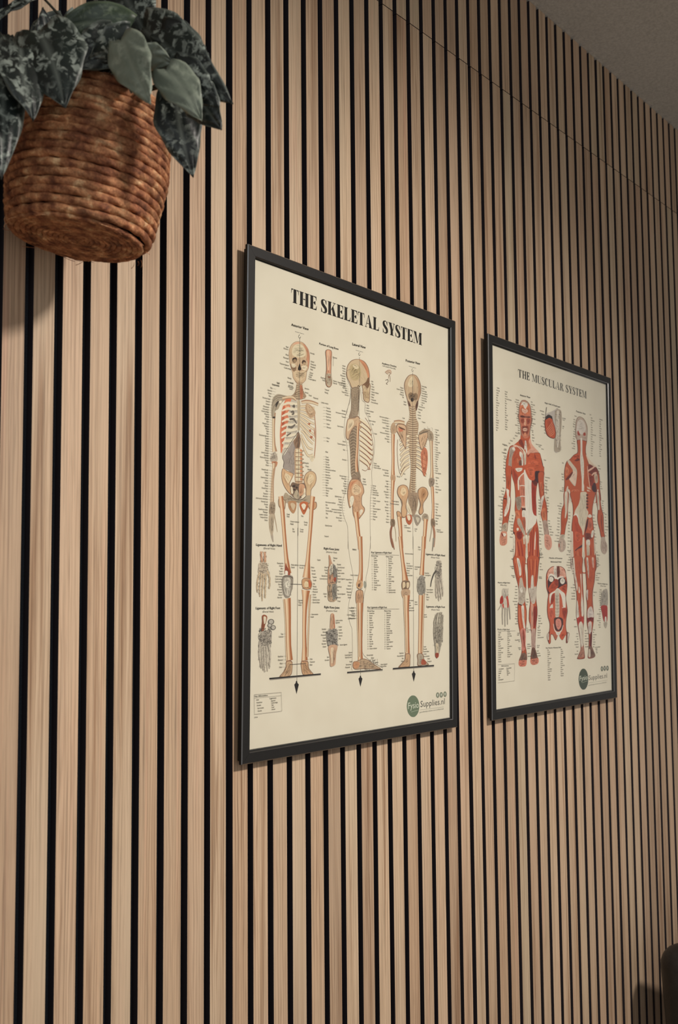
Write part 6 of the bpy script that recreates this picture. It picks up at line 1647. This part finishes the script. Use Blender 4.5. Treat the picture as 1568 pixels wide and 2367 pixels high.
    if ch == 'S':
        sweep([(0.50, 0.72), (0.44, 0.93), (0.28, 0.97), (0.14, 0.86), (0.16, 0.66), (0.32, 0.50), (0.48, 0.34), (0.48, 0.13), (0.32, 0.03), (0.14, 0.08), (0.07, 0.28)], [0.04, 0.05, 0.09, w * 0.9, w, w, w * 0.9, 0.10, 0.05, 0.04])
        q.append([(0.51, 1), (0.54, 1), (0.54, 0.66), (0.50, 0.66), (0.44, 0.86)]); q.append([(0.04, 0), (0.07, 0), (0.14, 0.12), (0.08, 0.34), (0.04, 0.34)]); return q, 0.66
    if ch == 'U':
        R_(0.08, 0.28, 0.08 + w, 1); R_(0, 0.95, 0.08 + w + 0.08, 1); R_(0.62, 0.28, 0.66, 1); R_(0.54, 0.95, 0.74, 1)
        sweep([(0.08 + w / 2, 0.32), (0.09 + w / 2, 0.14), (0.24 + w / 3, 0.04), (0.44, 0.03), (0.60, 0.10), (0.64, 0.32)], [w, w * 0.9, 0.09, 0.07, 0.06, 0.04]); return q, 0.80
    if ch == 'C':
        sweep([(0.60, 0.68), (0.54, 0.88), (0.38, 0.97), (0.20, 0.86), (0.13, 0.50), (0.20, 0.15), (0.38, 0.03), (0.54, 0.09), (0.63, 0.28)], [0.03, 0.05, 0.07, w, w * 1.05, w, 0.07, 0.05, 0.03])
        q.append([(0.59, 1), (0.62, 1), (0.63, 0.64), (0.60, 0.64), (0.52, 0.88)]); return q, 0.72
    if ch == 'R':
        stem(0.075); x = 0.075 + w; sweep([(x, 0.97), (x + 0.16, 0.96), (x + 0.25, 0.76), (x + 0.16, 0.54), (x, 0.50)], [0.05, 0.07, w, 0.07, 0.05])
        q.append([(x + 0.06, 0.53), (x + 0.20, 0.55), (x + 0.44, 0.05), (x + 0.44 - w, 0.05)]); R_(x + 0.18, 0, x + 0.50, 0.05); return q, x + 0.54
    return q, 0.34
def draw_art(ops, sheet):
    """sorts the print into its own flat meshes: title, captions, illustrations, logo"""
    K = {'title': Ink(), 'illustration': Ink(), 'caption_text': Ink(), 'logo': Ink()}; rn = random.Random(5)
    K['title'].z = 0.00004; K['caption_text'].z = 0.00060; K['caption_text'].dz = K['title'].dz = 0.0; K['logo'].z = 0.00004
    fig = K['illustration']; cap = K['caption_text']; logo = False
    for i_, op in enumerate(ops):
        t, ci_, w, raw = op[:4]; p = [(raw[i] / 10, raw[i + 1] / 10) for i in range(0, len(raw), 2)]
        if t == 'F' and op[4] == 'Fysio': logo = True
        nxt = ops[i_ + 1] if i_ + 1 < len(ops) else None
        if nxt and nxt[0] == 'F' and nxt[4] == 'Fysio': logo = True
        I = K['logo'] if logo else fig
        if t == 'P':
            sp_ = smooth(p, True, 4 if len(p) > 5 else 5); I.poly(sp_, PAL[ci_])
            if not logo: I.texture(sp_, PAL[ci_], rn)
        elif t == 'Q': I.poly(p, PAL[ci_])
        elif t == 'L': I.stroke(smooth(p, False, 4) if len(p) > 2 else p, [w / 10], PAL[ci_])
        elif t == 'V': I.stroke(smooth(p, False, 5) if len(p) > 2 else p, [x / 10 for x in w], PAL[ci_])
        elif t == 'B':
            s_ = smooth(p, False, 5); ws = [x / 10 for x in w]; a, b, c, d = (('#7A5E4A', '#C4AA8A', '#A98365', '#DCCBAC'), ('#7D553E', '#C89E7A', '#A4663F', '#DDC4A2'))[ci_]
            I.stroke(s_, [x + 0.5 for x in ws], a); I.stroke(s_, ws, b); I.stroke(s_, [x * 0.30 for x in ws], c, 1.05); I.stroke(s_, [x * 0.30 for x in ws], d, -0.55)
        elif t == 'S':
            wd, n, seed, ln, vert = w; r_ = random.Random(seed); (x0, y0), (x1, y1) = p; sx_, sy_ = x1 - x0, y1 - y0
            for _ in range(n):
                a = (x0 + r_.random() * sx_, y0 + r_.random() * sy_); an = (math.pi / 2 if r_.random() < vert / 100 else 0) + r_.uniform(-0.45, 0.45); L_ = (abs(sx_) + abs(sy_)) / 2 * ln / 100 * r_.uniform(0.4, 1.2)
                b = (a[0] + math.cos(an) * L_, a[1] + math.sin(an) * L_); m_ = ((a[0] + b[0]) / 2 + r_.uniform(-0.2, 0.2) * L_, (a[1] + b[1]) / 2 + r_.uniform(-0.1, 0.1) * L_)
                lo_, hi_ = min(x0, x1), max(x0, x1); ql = [(min(hi_, max(lo_, q[0])), min(max(y0, y1), max(min(y0, y1), q[1]))) for q in (a, m_, b)]
                if math.dist(ql[0], ql[2]) > 0.4: I.stroke(ql, [wd / 100], PAL[ci_])
        elif t == 'F':
            (x0, y0), (x1, y1) = p; L_ = math.hypot(x1 - x0, y1 - y0); (K['logo'] if logo else cap).text(op[4], x0, y0, w[0] / 10, PAL[ci_], ux=((x1 - x0) / L_, (y1 - y0) / L_), width=L_, bold=w[1])
        elif t == 'H':
            (x0, y0), (x1, y1) = p; fat = ci_ == 0; ad = 0; gl = []
            for ch in op[4]:
                q, aw = slab_letter(ch, fat); gl.append((q, ad)); ad += aw
            k = (x1 - x0) / (ad - 0.06); h = 21.4 if fat else 16.3; T_ = K['title']
            for q, a in gl:
                for pl in q:
                    pts = [(x0 + (a + u) * k, y0 + (y1 - y0) * ((a + u) / ad) + v_ * h) for u, v_ in pl]
                    T_.face(pts, [tuple(range(len(pts)))] if len(pts) == 4 else tessellate_polygon([[V((u, v_, 0)) for u, v_ in pts]]), '#1E1B19' if fat else '#2B2926')
        elif t == 'W':
            n, al, h, lead, two, num = w; (x0, y0), (x1, y1) = p
            for j in range(n):
                f_ = j / max(1, n - 1); x = x0 + (x1 - x0) * f_; y = y0 + (y1 - y0) * f_; wd = WORDS[rn.randrange(len(WORDS))]
                if rn.random() < 0.35: wd = wd.split(' ')[0]
                L_ = cap.text(wd, x, y, h / 10, PAL[ci_], al=1 if al == 1 else 0, sx=0.74, bold=1)
                if num: cap.text(str(j + 1), x - 5.0, y, h / 10, PAL[ci_], sx=0.6, bold=1)
                if lead: cap.stroke([(x + (1.0 if al == 1 else -1.0), y + h / 20), (x + (1.0 if al == 1 else -1.0) + lead / 10 * 2.2, y + h / 20 - 0.5)], [0.22], '#8F897C')
    for nm, I in K.items():
        if not I.f: continue
        o = mesh(nm, I.v, I.f, M_INK, sheet); o.location = (0, 0, -0.0052)
        cols = {c: (lin(c) if isinstance(c, str) else c) for c in set(I.c)}; at = o.data.attributes.new('ink', 'FLOAT_COLOR', 'CORNER'); d = []
        for f, c in zip(I.f, I.c): d.extend(cols[c] * len(f))
        at.data.foreach_set('color', d)

def frame_obj(name, O, rz, th, wd, ht):
    """O = bottom left front corner; the frame leans forward from the wall by lean and hangs a little askew by th"""
    root = bpy.data.objects.new(name, None); COL.objects.link(root)
    U = V((1, 0, th)).normalized(); Vv = V((-th * ht, -0.00545, ht)).normalized(); Vv = (Vv - U * U.dot(Vv)).normalized(); Nn = U.cross(Vv).normalized()
    root.matrix_world = Matrix(((U.x, Vv.x, Nn.x, O[0]), (U.y, Vv.y, Nn.y, O[1]), (U.z, Vv.z, Nn.z, O[2]), (0, 0, 0, 1)))
    return root
# local axes: x right, y up, z out of the wall
def picture(name, O, th, wd, ht, art, label):
    root = frame_obj(name, O, 0, th, wd, ht); tag(root, label, 'framed poster')
    # moulding profile (offset inwards, depth); front face at z = 0
    prof = [(0.0042, -0.0125), (0.0042, -0.0055), (0.0, -0.0055), (0.0, -0.0012), (0.0012, 0.0), (0.0146, 0.0), (0.0158, -0.0012), (0.0158, -0.0052), (0.0185, -0.0052), (0.0185, -0.0125)]
    names = []
    corners = lambda d: [(d, d), (wd - d, d), (wd - d, ht - d), (d, ht - d)]
    v = []; f = []
    n = len(prof)
    for side in range(4):                      # four mitred rails, one mesh, faces per rail
        s0 = len(v)
        for end in (side, (side + 1) % 4):
            for d, z in prof: cx, cy = corners(d)[end]; v.append((cx, cy, z))
        # pull the ends in by a hair so the mitre joint shows
        for q in range(n):
            a = V(v[s0 + q]); c = V(v[s0 + n + q]); t = (c - a).normalized() * 0.00012
            v[s0 + q] = tuple(a + t); v[s0 + n + q] = tuple(c - t)
        for q in range(n):
            q2 = (q + 1) % n; f.append((s0 + q, s0 + n + q, s0 + n + q2, s0 + q2))
        f.append(tuple(s0 + q for q in range(n))); f.append(tuple(s0 + n + q for q in range(n))[::-1])
    fr = mesh('frame', v, f, [M_FRAME, M_EDGE], root, fm=[1 if (i % (n + 2)) in (3, 5) else 0 for i in range(len(f))]); fr['label'] = 'black grained picture frame with mitred corners'
    b = B(); b.box(0.0150, wd - 0.0150, 0.0150, ht - 0.0150, -0.0118, -0.0098); b.out('backing_board', M_CORE, root)
    b = B(); b.box(0.0175, wd - 0.0175, 0.0175, ht - 0.0175, -0.00575, -0.00520)
    paper = b.out('poster_sheet', M_PAPER, root); paper['label'] = 'cream printed sheet'
    b = B(); b.box(0.0162, wd - 0.0162, 0.0162, ht - 0.0162, -0.0036, -0.0026); g = b.out('glazing', M_GLASS, root); g['label'] = 'clear acrylic sheet'
    for f_ in g.data.polygons:
        pass
    b = B(); b.tube(bez((wd * 0.3, ht - 0.05, -0.0118), (wd * 0.5, ht - 0.02, -0.0135), (wd * 0.7, ht - 0.05, -0.0118), 8), 0.0008, 6); b.out('hanging_wire', M_STEEL, root)
    draw_art(art, paper)
    return root
picture('framed_poster', (0.01092, -0.01377, 1.34007), -0.011620, 0.5296, 0.7352, ART1, 'black-framed chart of three standing skeletons titled THE SKELETAL SYSTEM')
picture('framed_poster', (0.65547, -0.01377, 1.33280), -0.006777, 0.5311, 0.7349, ART2, 'black-framed chart of two red muscle figures titled THE MUSCULAR SYSTEM')

# ------------------------------------------------------------- hanging basket
BOT = V((-0.3271, -0.1067, 1.9659)); TOP = V((-0.3131, -0.1236, 2.1264))
BPROF = [(0, 0.0755), (0.05, 0.0784), (0.12, 0.0817), (0.25, 0.0846), (0.5, 0.0894), (0.72, 0.0865), (0.88, 0.0812), (1, 0.0779)]
LEAVES = [
    ('S', (-0.4209, -0.1723, 2.142), (-0.4137, -0.2085, 2.0525), (-0.785, -0.593, 0.178), 0.0721, 0.014),
    ('S', (-0.4382, -0.1679, 2.1191), (-0.4385, -0.1929, 2.035), (-0.305, -0.912, 0.273), 0.0517, 0.012),
    ('S', (-0.4496, -0.1372, 2.1294), (-0.4557, -0.1662, 1.9793), (-0.374, -0.908, 0.190), 0.0495, 0.020),
    ('S', (-0.4234, -0.1099, 2.1603), (-0.4263, -0.1354, 2.0794), (-0.103, -0.948, 0.302), 0.0411, 0.010),
    ('S', (-0.3864, -0.1361, 2.1473), (-0.3954, -0.1385, 2.1912), (-0.268, -0.957, -0.107), 0.0255, 0.004),
    ('G', (-0.3289, -0.1987, 2.1739), (-0.3875, -0.1373, 2.1682), (-0.671, -0.670, -0.318), 0.0448, 0.012),
    ('S', (-0.3498, -0.2029, 2.1556), (-0.3872, -0.1847, 2.1105), (-0.388, -0.920, -0.050), 0.0463, 0.006),
    ('S', (-0.3462, -0.2215, 2.1464), (-0.3755, -0.1923, 2.1236), (-0.266, -0.744, -0.613), 0.0409, 0.006),
    ('S', (-0.3243, -0.1597, 2.2542), (-0.2973, -0.1966, 2.17), (-0.898, -0.428, -0.101), 0.0707, 0.008),
    ('S', (-0.2818, -0.2142, 2.1661), (-0.295, -0.2024, 2.1962), (-0.535, -0.839, 0.095), 0.0188, 0.002),
    ('S', (-0.3381, -0.2322, 2.1569), (-0.2937, -0.3193, 2.0643), (-0.944, -0.242, -0.225), 0.0605, 0.020),
    ('P', (-0.3702, -0.2377, 2.1298), (-0.3657, -0.2797, 2.0503), (-0.934, -0.336, 0.125), 0.0443, 0.010),
    ('P', (-0.342, -0.2746, 2.0975), (-0.3227, -0.3057, 2.0407), (-0.751, -0.652, 0.102), 0.0394, 0.008),
    ('P', (-0.3517, -0.2499, 2.1151), (-0.3277, -0.2694, 2.1088), (-0.593, -0.533, -0.603), 0.0261, 0.003),
    ('S', (-0.312, -0.2548, 2.0905), (-0.2896, -0.2556, 2.0079), (-0.578, -0.802, -0.148), 0.0483, 0.012),
    ('S', (-0.3188, -0.2843, 2.0822), (-0.2996, -0.3093, 2.0385), (-0.923, -0.310, -0.229), 0.0399, 0.006),
    ('S', (-0.3314, -0.2725, 2.1062), (-0.3058, -0.3122, 2.0585), (-0.911, -0.370, -0.183), 0.0389, 0.004),
    ('S', (-0.335, -0.2577, 2.1465), (-0.3029, -0.3039, 2.0902), (-0.904, -0.371, -0.211), 0.0402, 0.004),
    ('S', (-0.3092, -0.298, 2.1033), (-0.3154, -0.301, 2.1231), (-0.652, -0.695, -0.304), 0.0069, 0.001),
    ('S', (-0.286, -0.1824, 2.1991), (-0.2528, -0.2047, 2.1899), (-0.545, -0.554, -0.630), 0.0288, 0.004),
    ('S', (-0.3217, -0.1392, 2.1857), (-0.3172, -0.1549, 2.1447), (-0.813, -0.567, 0.129), 0.0428, 0.004),
    ('S', (-0.3524, -0.1314, 2.1633), (-0.3574, -0.1597, 2.1259), (-0.806, -0.415, 0.421), 0.0325, 0.004),
    ('S', (-0.3248, -0.2069, 2.1374), (-0.3421, -0.2197, 2.0913), (-0.209, -0.919, 0.334), 0.0261, 0.004),
    ('S', (-0.3742, -0.0987, 2.2323), (-0.42, -0.0706, 2.1855), (-0.753, -0.486, 0.444), 0.0160, 0.006),
    ('S', (-0.4473, -0.0842, 2.1786), (-0.458, -0.1171, 2.043), (-0.499, -0.832, 0.242), 0.0487, 0.020),
    ('S', (-0.3269, -0.0761, 2.2254), (-0.3589, -0.0483, 2.1761), (-0.349, -0.895, -0.278), 0.0444, 0.004),
    ('S', (-0.4008, -0.0183, 2.2052), (-0.4053, 0.0163, 2.0887), (-0.712, -0.680, -0.174), 0.0440, 0.010),
    ('S', (-0.3208, -0.1133, 2.2187), (-0.3292, -0.1124, 2.165), (-0.494, -0.867, 0.064), 0.0630, 0.004),
    ('S', (-0.2732, -0.1816, 2.196), (-0.2784, -0.1839, 2.1371), (-0.605, -0.792, 0.085), 0.0480, 0.004),
    ('S', (-0.3512, -0.1047, 2.1861), (-0.3376, -0.1462, 2.1421), (-0.968, -0.238, -0.076), 0.0426, 0.004),
    ('S', (-0.2905, -0.1481, 2.2135), (-0.3172, -0.1413, 2.1595), (-0.325, -0.945, 0.042), 0.0579, 0.004),
    ('G', (-0.2623, -0.1355, 2.2204), (-0.2915, -0.1103, 2.1658), (-0.399, -0.895, -0.199), 0.0448, 0.004),
]

AX = (TOP - BOT).normalized(); HGT = (TOP - BOT).length
E1 = AX.orthogonal().normalized(); E2 = AX.cross(E1)
def brad(a):
    for (a0, r0), (a1, r1) in zip(BPROF, BPROF[1:]):
        if a <= a1: return r0 + (r1 - r0) * (a - a0) / (a1 - a0)
    return BPROF[-1][1]
def rope(path, r0, name, parent, seed, strands=3, lay=0.021, seg=12):
    """a twisted rope swept along path = [(point, outward)], one mesh with a straw-tone attribute"""
    v = []; f = []; c = []; s = 0; prev = None
    n = len(path)
    for i, (p, o) in enumerate(path):
        t = (path[min(i + 1, n - 1)][0] - path[max(i - 1, 0)][0]).normalized()
        o = (o - t * o.dot(t)).normalized(); b_ = t.cross(o)
        if prev is not None: s += (p - prev).length
        prev = p
        rr = r0 * (1 + 0.16 * noise.noise(V((s * 28, seed, 0))))
        for k in range(seg):
            th = 2 * math.pi * k / seg
            ph = strands * (th - 2 * math.pi * s / (lay * strands) * 1.0)
            lobe = abs(math.cos(ph / 2))
            r = rr * (0.80 + 0.24 * lobe + 0.05 * noise.noise(V((s * 160, th * 2, seed))))
            v.append(p + o * (math.cos(th) * r) + b_ * (math.sin(th) * r * 1.08))
            idx = math.floor(ph / (2 * math.pi) + 0.5)
            tone = 0.95 + 0.48 * noise.noise(V((s * 9, idx * 0.7, seed))) + 0.45 * noise.noise(V((s * 55, idx * 3.1, seed + 5)))
            c.append(tone)
    for i in range(n - 1):
        for k in range(seg):
            k2 = (k + 1) % seg; f.append((i * seg + k, i * seg + k2, (i + 1) * seg + k2, (i + 1) * seg + k))
    f.append(tuple(range(seg))[::-1]); f.append(tuple((n - 1) * seg + k for k in range(seg)))
    o = mesh(name, v, f, M_ROPE, parent, smooth=True)
    at = o.data.attributes.new('rope', 'FLOAT_COLOR', 'POINT')
    at.data.foreach_set('color', [q for t_ in c for q in (t_ * 1.03, t_, t_ * 0.94, 1)])
    return o
basket = empty('hanging_basket', BOT)
bpy.context.view_layer.update()
tag(basket, 'round basket of coiled seagrass rope hanging high on the slatted wall', 'basket')
def local(o, root):                       # keep world coordinates while parenting to a moved Empty
    o.matrix_parent_inverse = Matrix.Translation(-root.location); return o
TURNS = 18; RR = HGT / TURNS / 2
pts = []; step = 0.0019; th = 0.0; a = 0.5 / TURNS
while a < 1.0:
    r = brad(a) - RR + 0.0012 * noise.noise(V((th * 0.5, 3, 1)))
    d = E1 * math.cos(th) + E2 * math.sin(th)
    wob = 0.0013 * noise.noise(V((math.cos(th) * 2, math.sin(th) * 2, th * 0.16)))
    pts.append((BOT + AX * (a * HGT + wob) + d * r, d))
    dth = step / max(r, 0.01); th += dth; a += dth / (2 * math.pi) / TURNS
rim = rope(pts, RR * 1.04, 'rope_wall', basket, 1.0); local(rim, basket)
pts = []; th = 0.0; r = brad(0.0) - RR * 0.6; RB = 0.0030
while r > 0.002:
    d = E1 * math.cos(th) + E2 * math.sin(th)
    pts.append((BOT + AX * 0.0030 + d * r + AX * 0.001 * noise.noise(V((r * 200, th, 0))), -AX))
    dth = step / max(r, 0.004); th += dth; r -= dth / (2 * math.pi) * RB * 1.95
local(rope(pts, RB * 1.05, 'coiled_base', basket, 4.0, seg=10, lay=0.014), basket)
# inner pot liner and soil
def lathe(prof, seg=40):
    b = B(); n = len(prof)
    for z, r in prof:
        for k in range(seg):
            t = 2 * math.pi * k / seg; b.v.append(BOT + AX * z + (E1 * math.cos(t) + E2 * math.sin(t)) * r)
    for i in range(n - 1):
        for k in range(seg):
            k2 = (k + 1) % seg; b.f.append((i * seg + k, i * seg + k2, (i + 1) * seg + k2, (i + 1) * seg + k))
    b.f.append(tuple(range(seg))[::-1]); b.f.append(tuple((n - 1) * seg + k for k in range(seg))); return b
local(lathe([(0.006, 0.062), (0.04, 0.071), (0.09, 0.074), (HGT - 0.022, 0.066)]).out('potting_soil', M_SOIL, basket, smooth=True), basket)
# bent steel hook that carries the basket from the wall
hb = B(); back = BOT + AX * (HGT * 0.93) + V((0, 0.066, 0))
hb.tube([V((back.x, 0.0005, back.z + 0.05)), V((back.x, 0.0005, back.z - 0.03))], 0.003, 8)
hb.tube(bez(V((back.x, -0.001, back.z - 0.02)), V((back.x, -0.03, back.z - 0.03)), V((back.x, back.y, back.z + 0.005)), 8), 0.0025, 8)
local(hb.out('wall_hook', M_STEEL, basket, smooth=True), basket)
fb = B(); rf = random.Random(11)
for i in range(46):
    t = rf.uniform(0, 2 * math.pi); aa = rf.choice([0.0, 0.0, rf.random(), 0.98]); d = E1 * math.cos(t) + E2 * math.sin(t)
    p0 = BOT + AX * (aa * HGT) + d * (brad(aa) - 0.001); tg = d.cross(AX) * rf.choice([-1, 1])
    p1 = p0 + tg * rf.uniform(0.006, 0.018) + d * rf.uniform(0.001, 0.006) + AX * rf.uniform(-0.006, 0.006)
    fb.tube(bez(p0, (p0 + p1) / 2 + d * 0.003, p1, 4), 0.0003, 4)
lf = local(fb.out('loose_fibre', M_ROPE, basket), basket); lf['kind'] = 'stuff'
at = lf.data.attributes.new('rope', 'FLOAT_COLOR', 'POINT'); at.data.foreach_set('color', [1.2] * (4 * len(lf.data.vertices)))

plant = empty('trailing_pothos', BOT + AX * (HGT - 0.022)); bpy.context.view_layer.update()
tag(plant, 'silver-speckled trailing pothos growing out of the rope basket', 'plant')
crown = BOT + AX * (HGT + 0.002)
LM = {'S': M_LEAF, 'P': M_LEAFPALE, 'G': M_LEAFGREEN}
def leaf(kind, base, tip, nrm, wd, droop, seed):
    base = V(base); tip = V(tip); nrm = V(nrm); ax = tip - base; L = ax.length; ax = ax / L; side = ax.cross(nrm).normalized()
    ctrl = (base + tip) / 2 + nrm * droop + V((0, 0, 0.15 * L * (1 - abs(ax.z)) * 0.6)); nu, nv = 18, 12; rn = random.Random(seed)
    bendy = rn.uniform(-0.10, 0.10); twist = rn.uniform(-0.25, 0.25); cup = rn.uniform(0.10, 0.24)
    v = []; uv = []; rim = []; f = []
    for i in range(nu + 1):
        t = i / nu
        c = base.lerp(ctrl, t).lerp(ctrl.lerp(tip, t), t); c = c + side * (bendy * L * 0.5 * math.sin(math.pi * t))
        w = wd * 0.5 * ((math.sin(math.pi * min(1, (t * 0.94 + 0.06) ** 0.62)) ** 0.85) if t < 1 else 0) * (1.08 - 0.12 * t) * (1 + 0.04 * math.sin(t * 17 + seed))
        tw = twist * (t - 0.3); sd = side * math.cos(tw) + nrm * math.sin(tw)
        for j in range(nv + 1):
            s = j / nv * 2 - 1
            lobe = max(0, 1 - t * 6) * abs(s) * wd * 0.20
            q = c + sd * (s * w) - ax * lobe - nrm * (cup * w * abs(s) ** 1.6) + nrm * (0.0018 * math.cos(s * 9 + t * 16 + seed) * abs(s)) - nrm * (0.0012 * math.exp(-(s * 7) ** 2))
            v.append(q); uv.append((t * L, s * w)); e = abs(s)
            rim.append(min(1.0, max(0, (e - 0.86) * 4) + 0.5 * math.exp(-(s * 14) ** 2)))
    for i in range(nu):
        for j in range(nv):
            a0 = i * (nv + 1) + j; f.append((a0, a0 + 1, a0 + nv + 2, a0 + nv + 1))
    o = mesh('leaf', v, f, LM[kind], plant, smooth=True); local(o, plant)
    me = o.data; ul = me.uv_layers.new(name='UVMap'); vi = [0] * len(me.loops); me.loops.foreach_get('vertex_index', vi)
    ul.data.foreach_set('uv', [q for k in vi for q in uv[k]])
    at = me.attributes.new('rim', 'FLOAT', 'POINT'); at.data.foreach_set('value', rim)
    so = o.modifiers.new('thickness', 'SOLIDIFY'); so.thickness = 0.0007
    if kind == 'P': o['label'] = 'pale grey-green leaf'
    if kind == 'G': o['label'] = 'plain dull green leaf'
    return o
for i, (k, b0, t0, n0, w0, d0) in enumerate(LEAVES):
    leaf(k, b0, t0, n0, w0, d0, i + 1)
    p = V(b0); q = crown + (E1 * math.cos(i * 2.4) + E2 * math.sin(i * 2.4)) * 0.03
    sb = B(); mid = (p + q) / 2 + V((0, 0, 0.02)); nn = V(n0)
    sb.tube(bez(q, mid - nn * 0.012, p - nn * 0.001, 10), [0.0022 - 0.0009 * j / 10 for j in range(11)], 7)
    local(sb.out('stem', M_STEM, plant, smooth=True), plant)

# ------------------------------------------------------------- chair beside the wall, its back to the camera
def cushion(name, size, rad, mat_, parent, loc, rot=(0, 0, 0), puff=0.0):
    import bmesh
    bm = bmesh.new(); bmesh.ops.create_cube(bm, size=1.0)
    for v_ in bm.verts: v_.co = V((v_.co.x * size[0], v_.co.y * size[1], v_.co.z * size[2]))
    bmesh.ops.bevel(bm, geom=list(bm.edges), offset=rad, segments=6, profile=0.5, affect='EDGES')
    bmesh.ops.subdivide_edges(bm, edges=[e for e in bm.edges if e.calc_length() > 0.08], cuts=6, use_grid_fill=True)
    for v_ in bm.verts:
        u_ = (v_.co.y / size[1] * 2); w_ = (v_.co.z / size[2] * 2)
        v_.co.x *= 1 + puff * (1 - u_ * u_) * (1 - w_ * w_)
    me = bpy.data.meshes.new(name); bm.to_mesh(me); bm.free(); me.materials.append(mat_)
    me.polygons.foreach_set('use_smooth', [True] * len(me.polygons))
    o = bpy.data.objects.new(name, me); COL.objects.link(o); o.parent = parent; o.location = loc; o.rotation_euler = rot; return o
chair = empty('leather_chair', (1.327, -0.414, 0), (0, 0, math.radians(-114))); tag(chair, 'black padded leather chair, its back to the slatted wall at the lower right', 'chair')
cushion('backrest', (0.100, 0.50, 0.42), 0.047, M_LEATHER, chair, (-0.207, 0, 0.590), (0, -0.09, 0), 0.25)
cushion('seat', (0.46, 0.46, 0.08), 0.03, M_LEATHER, chair, (0.03, 0, 0.43), (0, -0.03, 0))
for sy in (-0.19, 0.19):
    b = B(); b.tube([(-0.20, sy, 0.0), (-0.19, sy, 0.38), (-0.205, sy, 0.45)], 0.011, 12); b.out('leg', M_STEEL, chair, smooth=True)
    b = B(); b.tube([(0.22, sy, 0.0), (0.21, sy, 0.395)], 0.011, 12); b.out('leg', M_STEEL, chair, smooth=True)
for sy in (-0.19, 0.19):
    b = B(); b.tube([(-0.19, sy, 0.385), (0.21, sy, 0.385)], 0.010, 10); b.out('seat_rail', M_STEEL, chair, smooth=True)
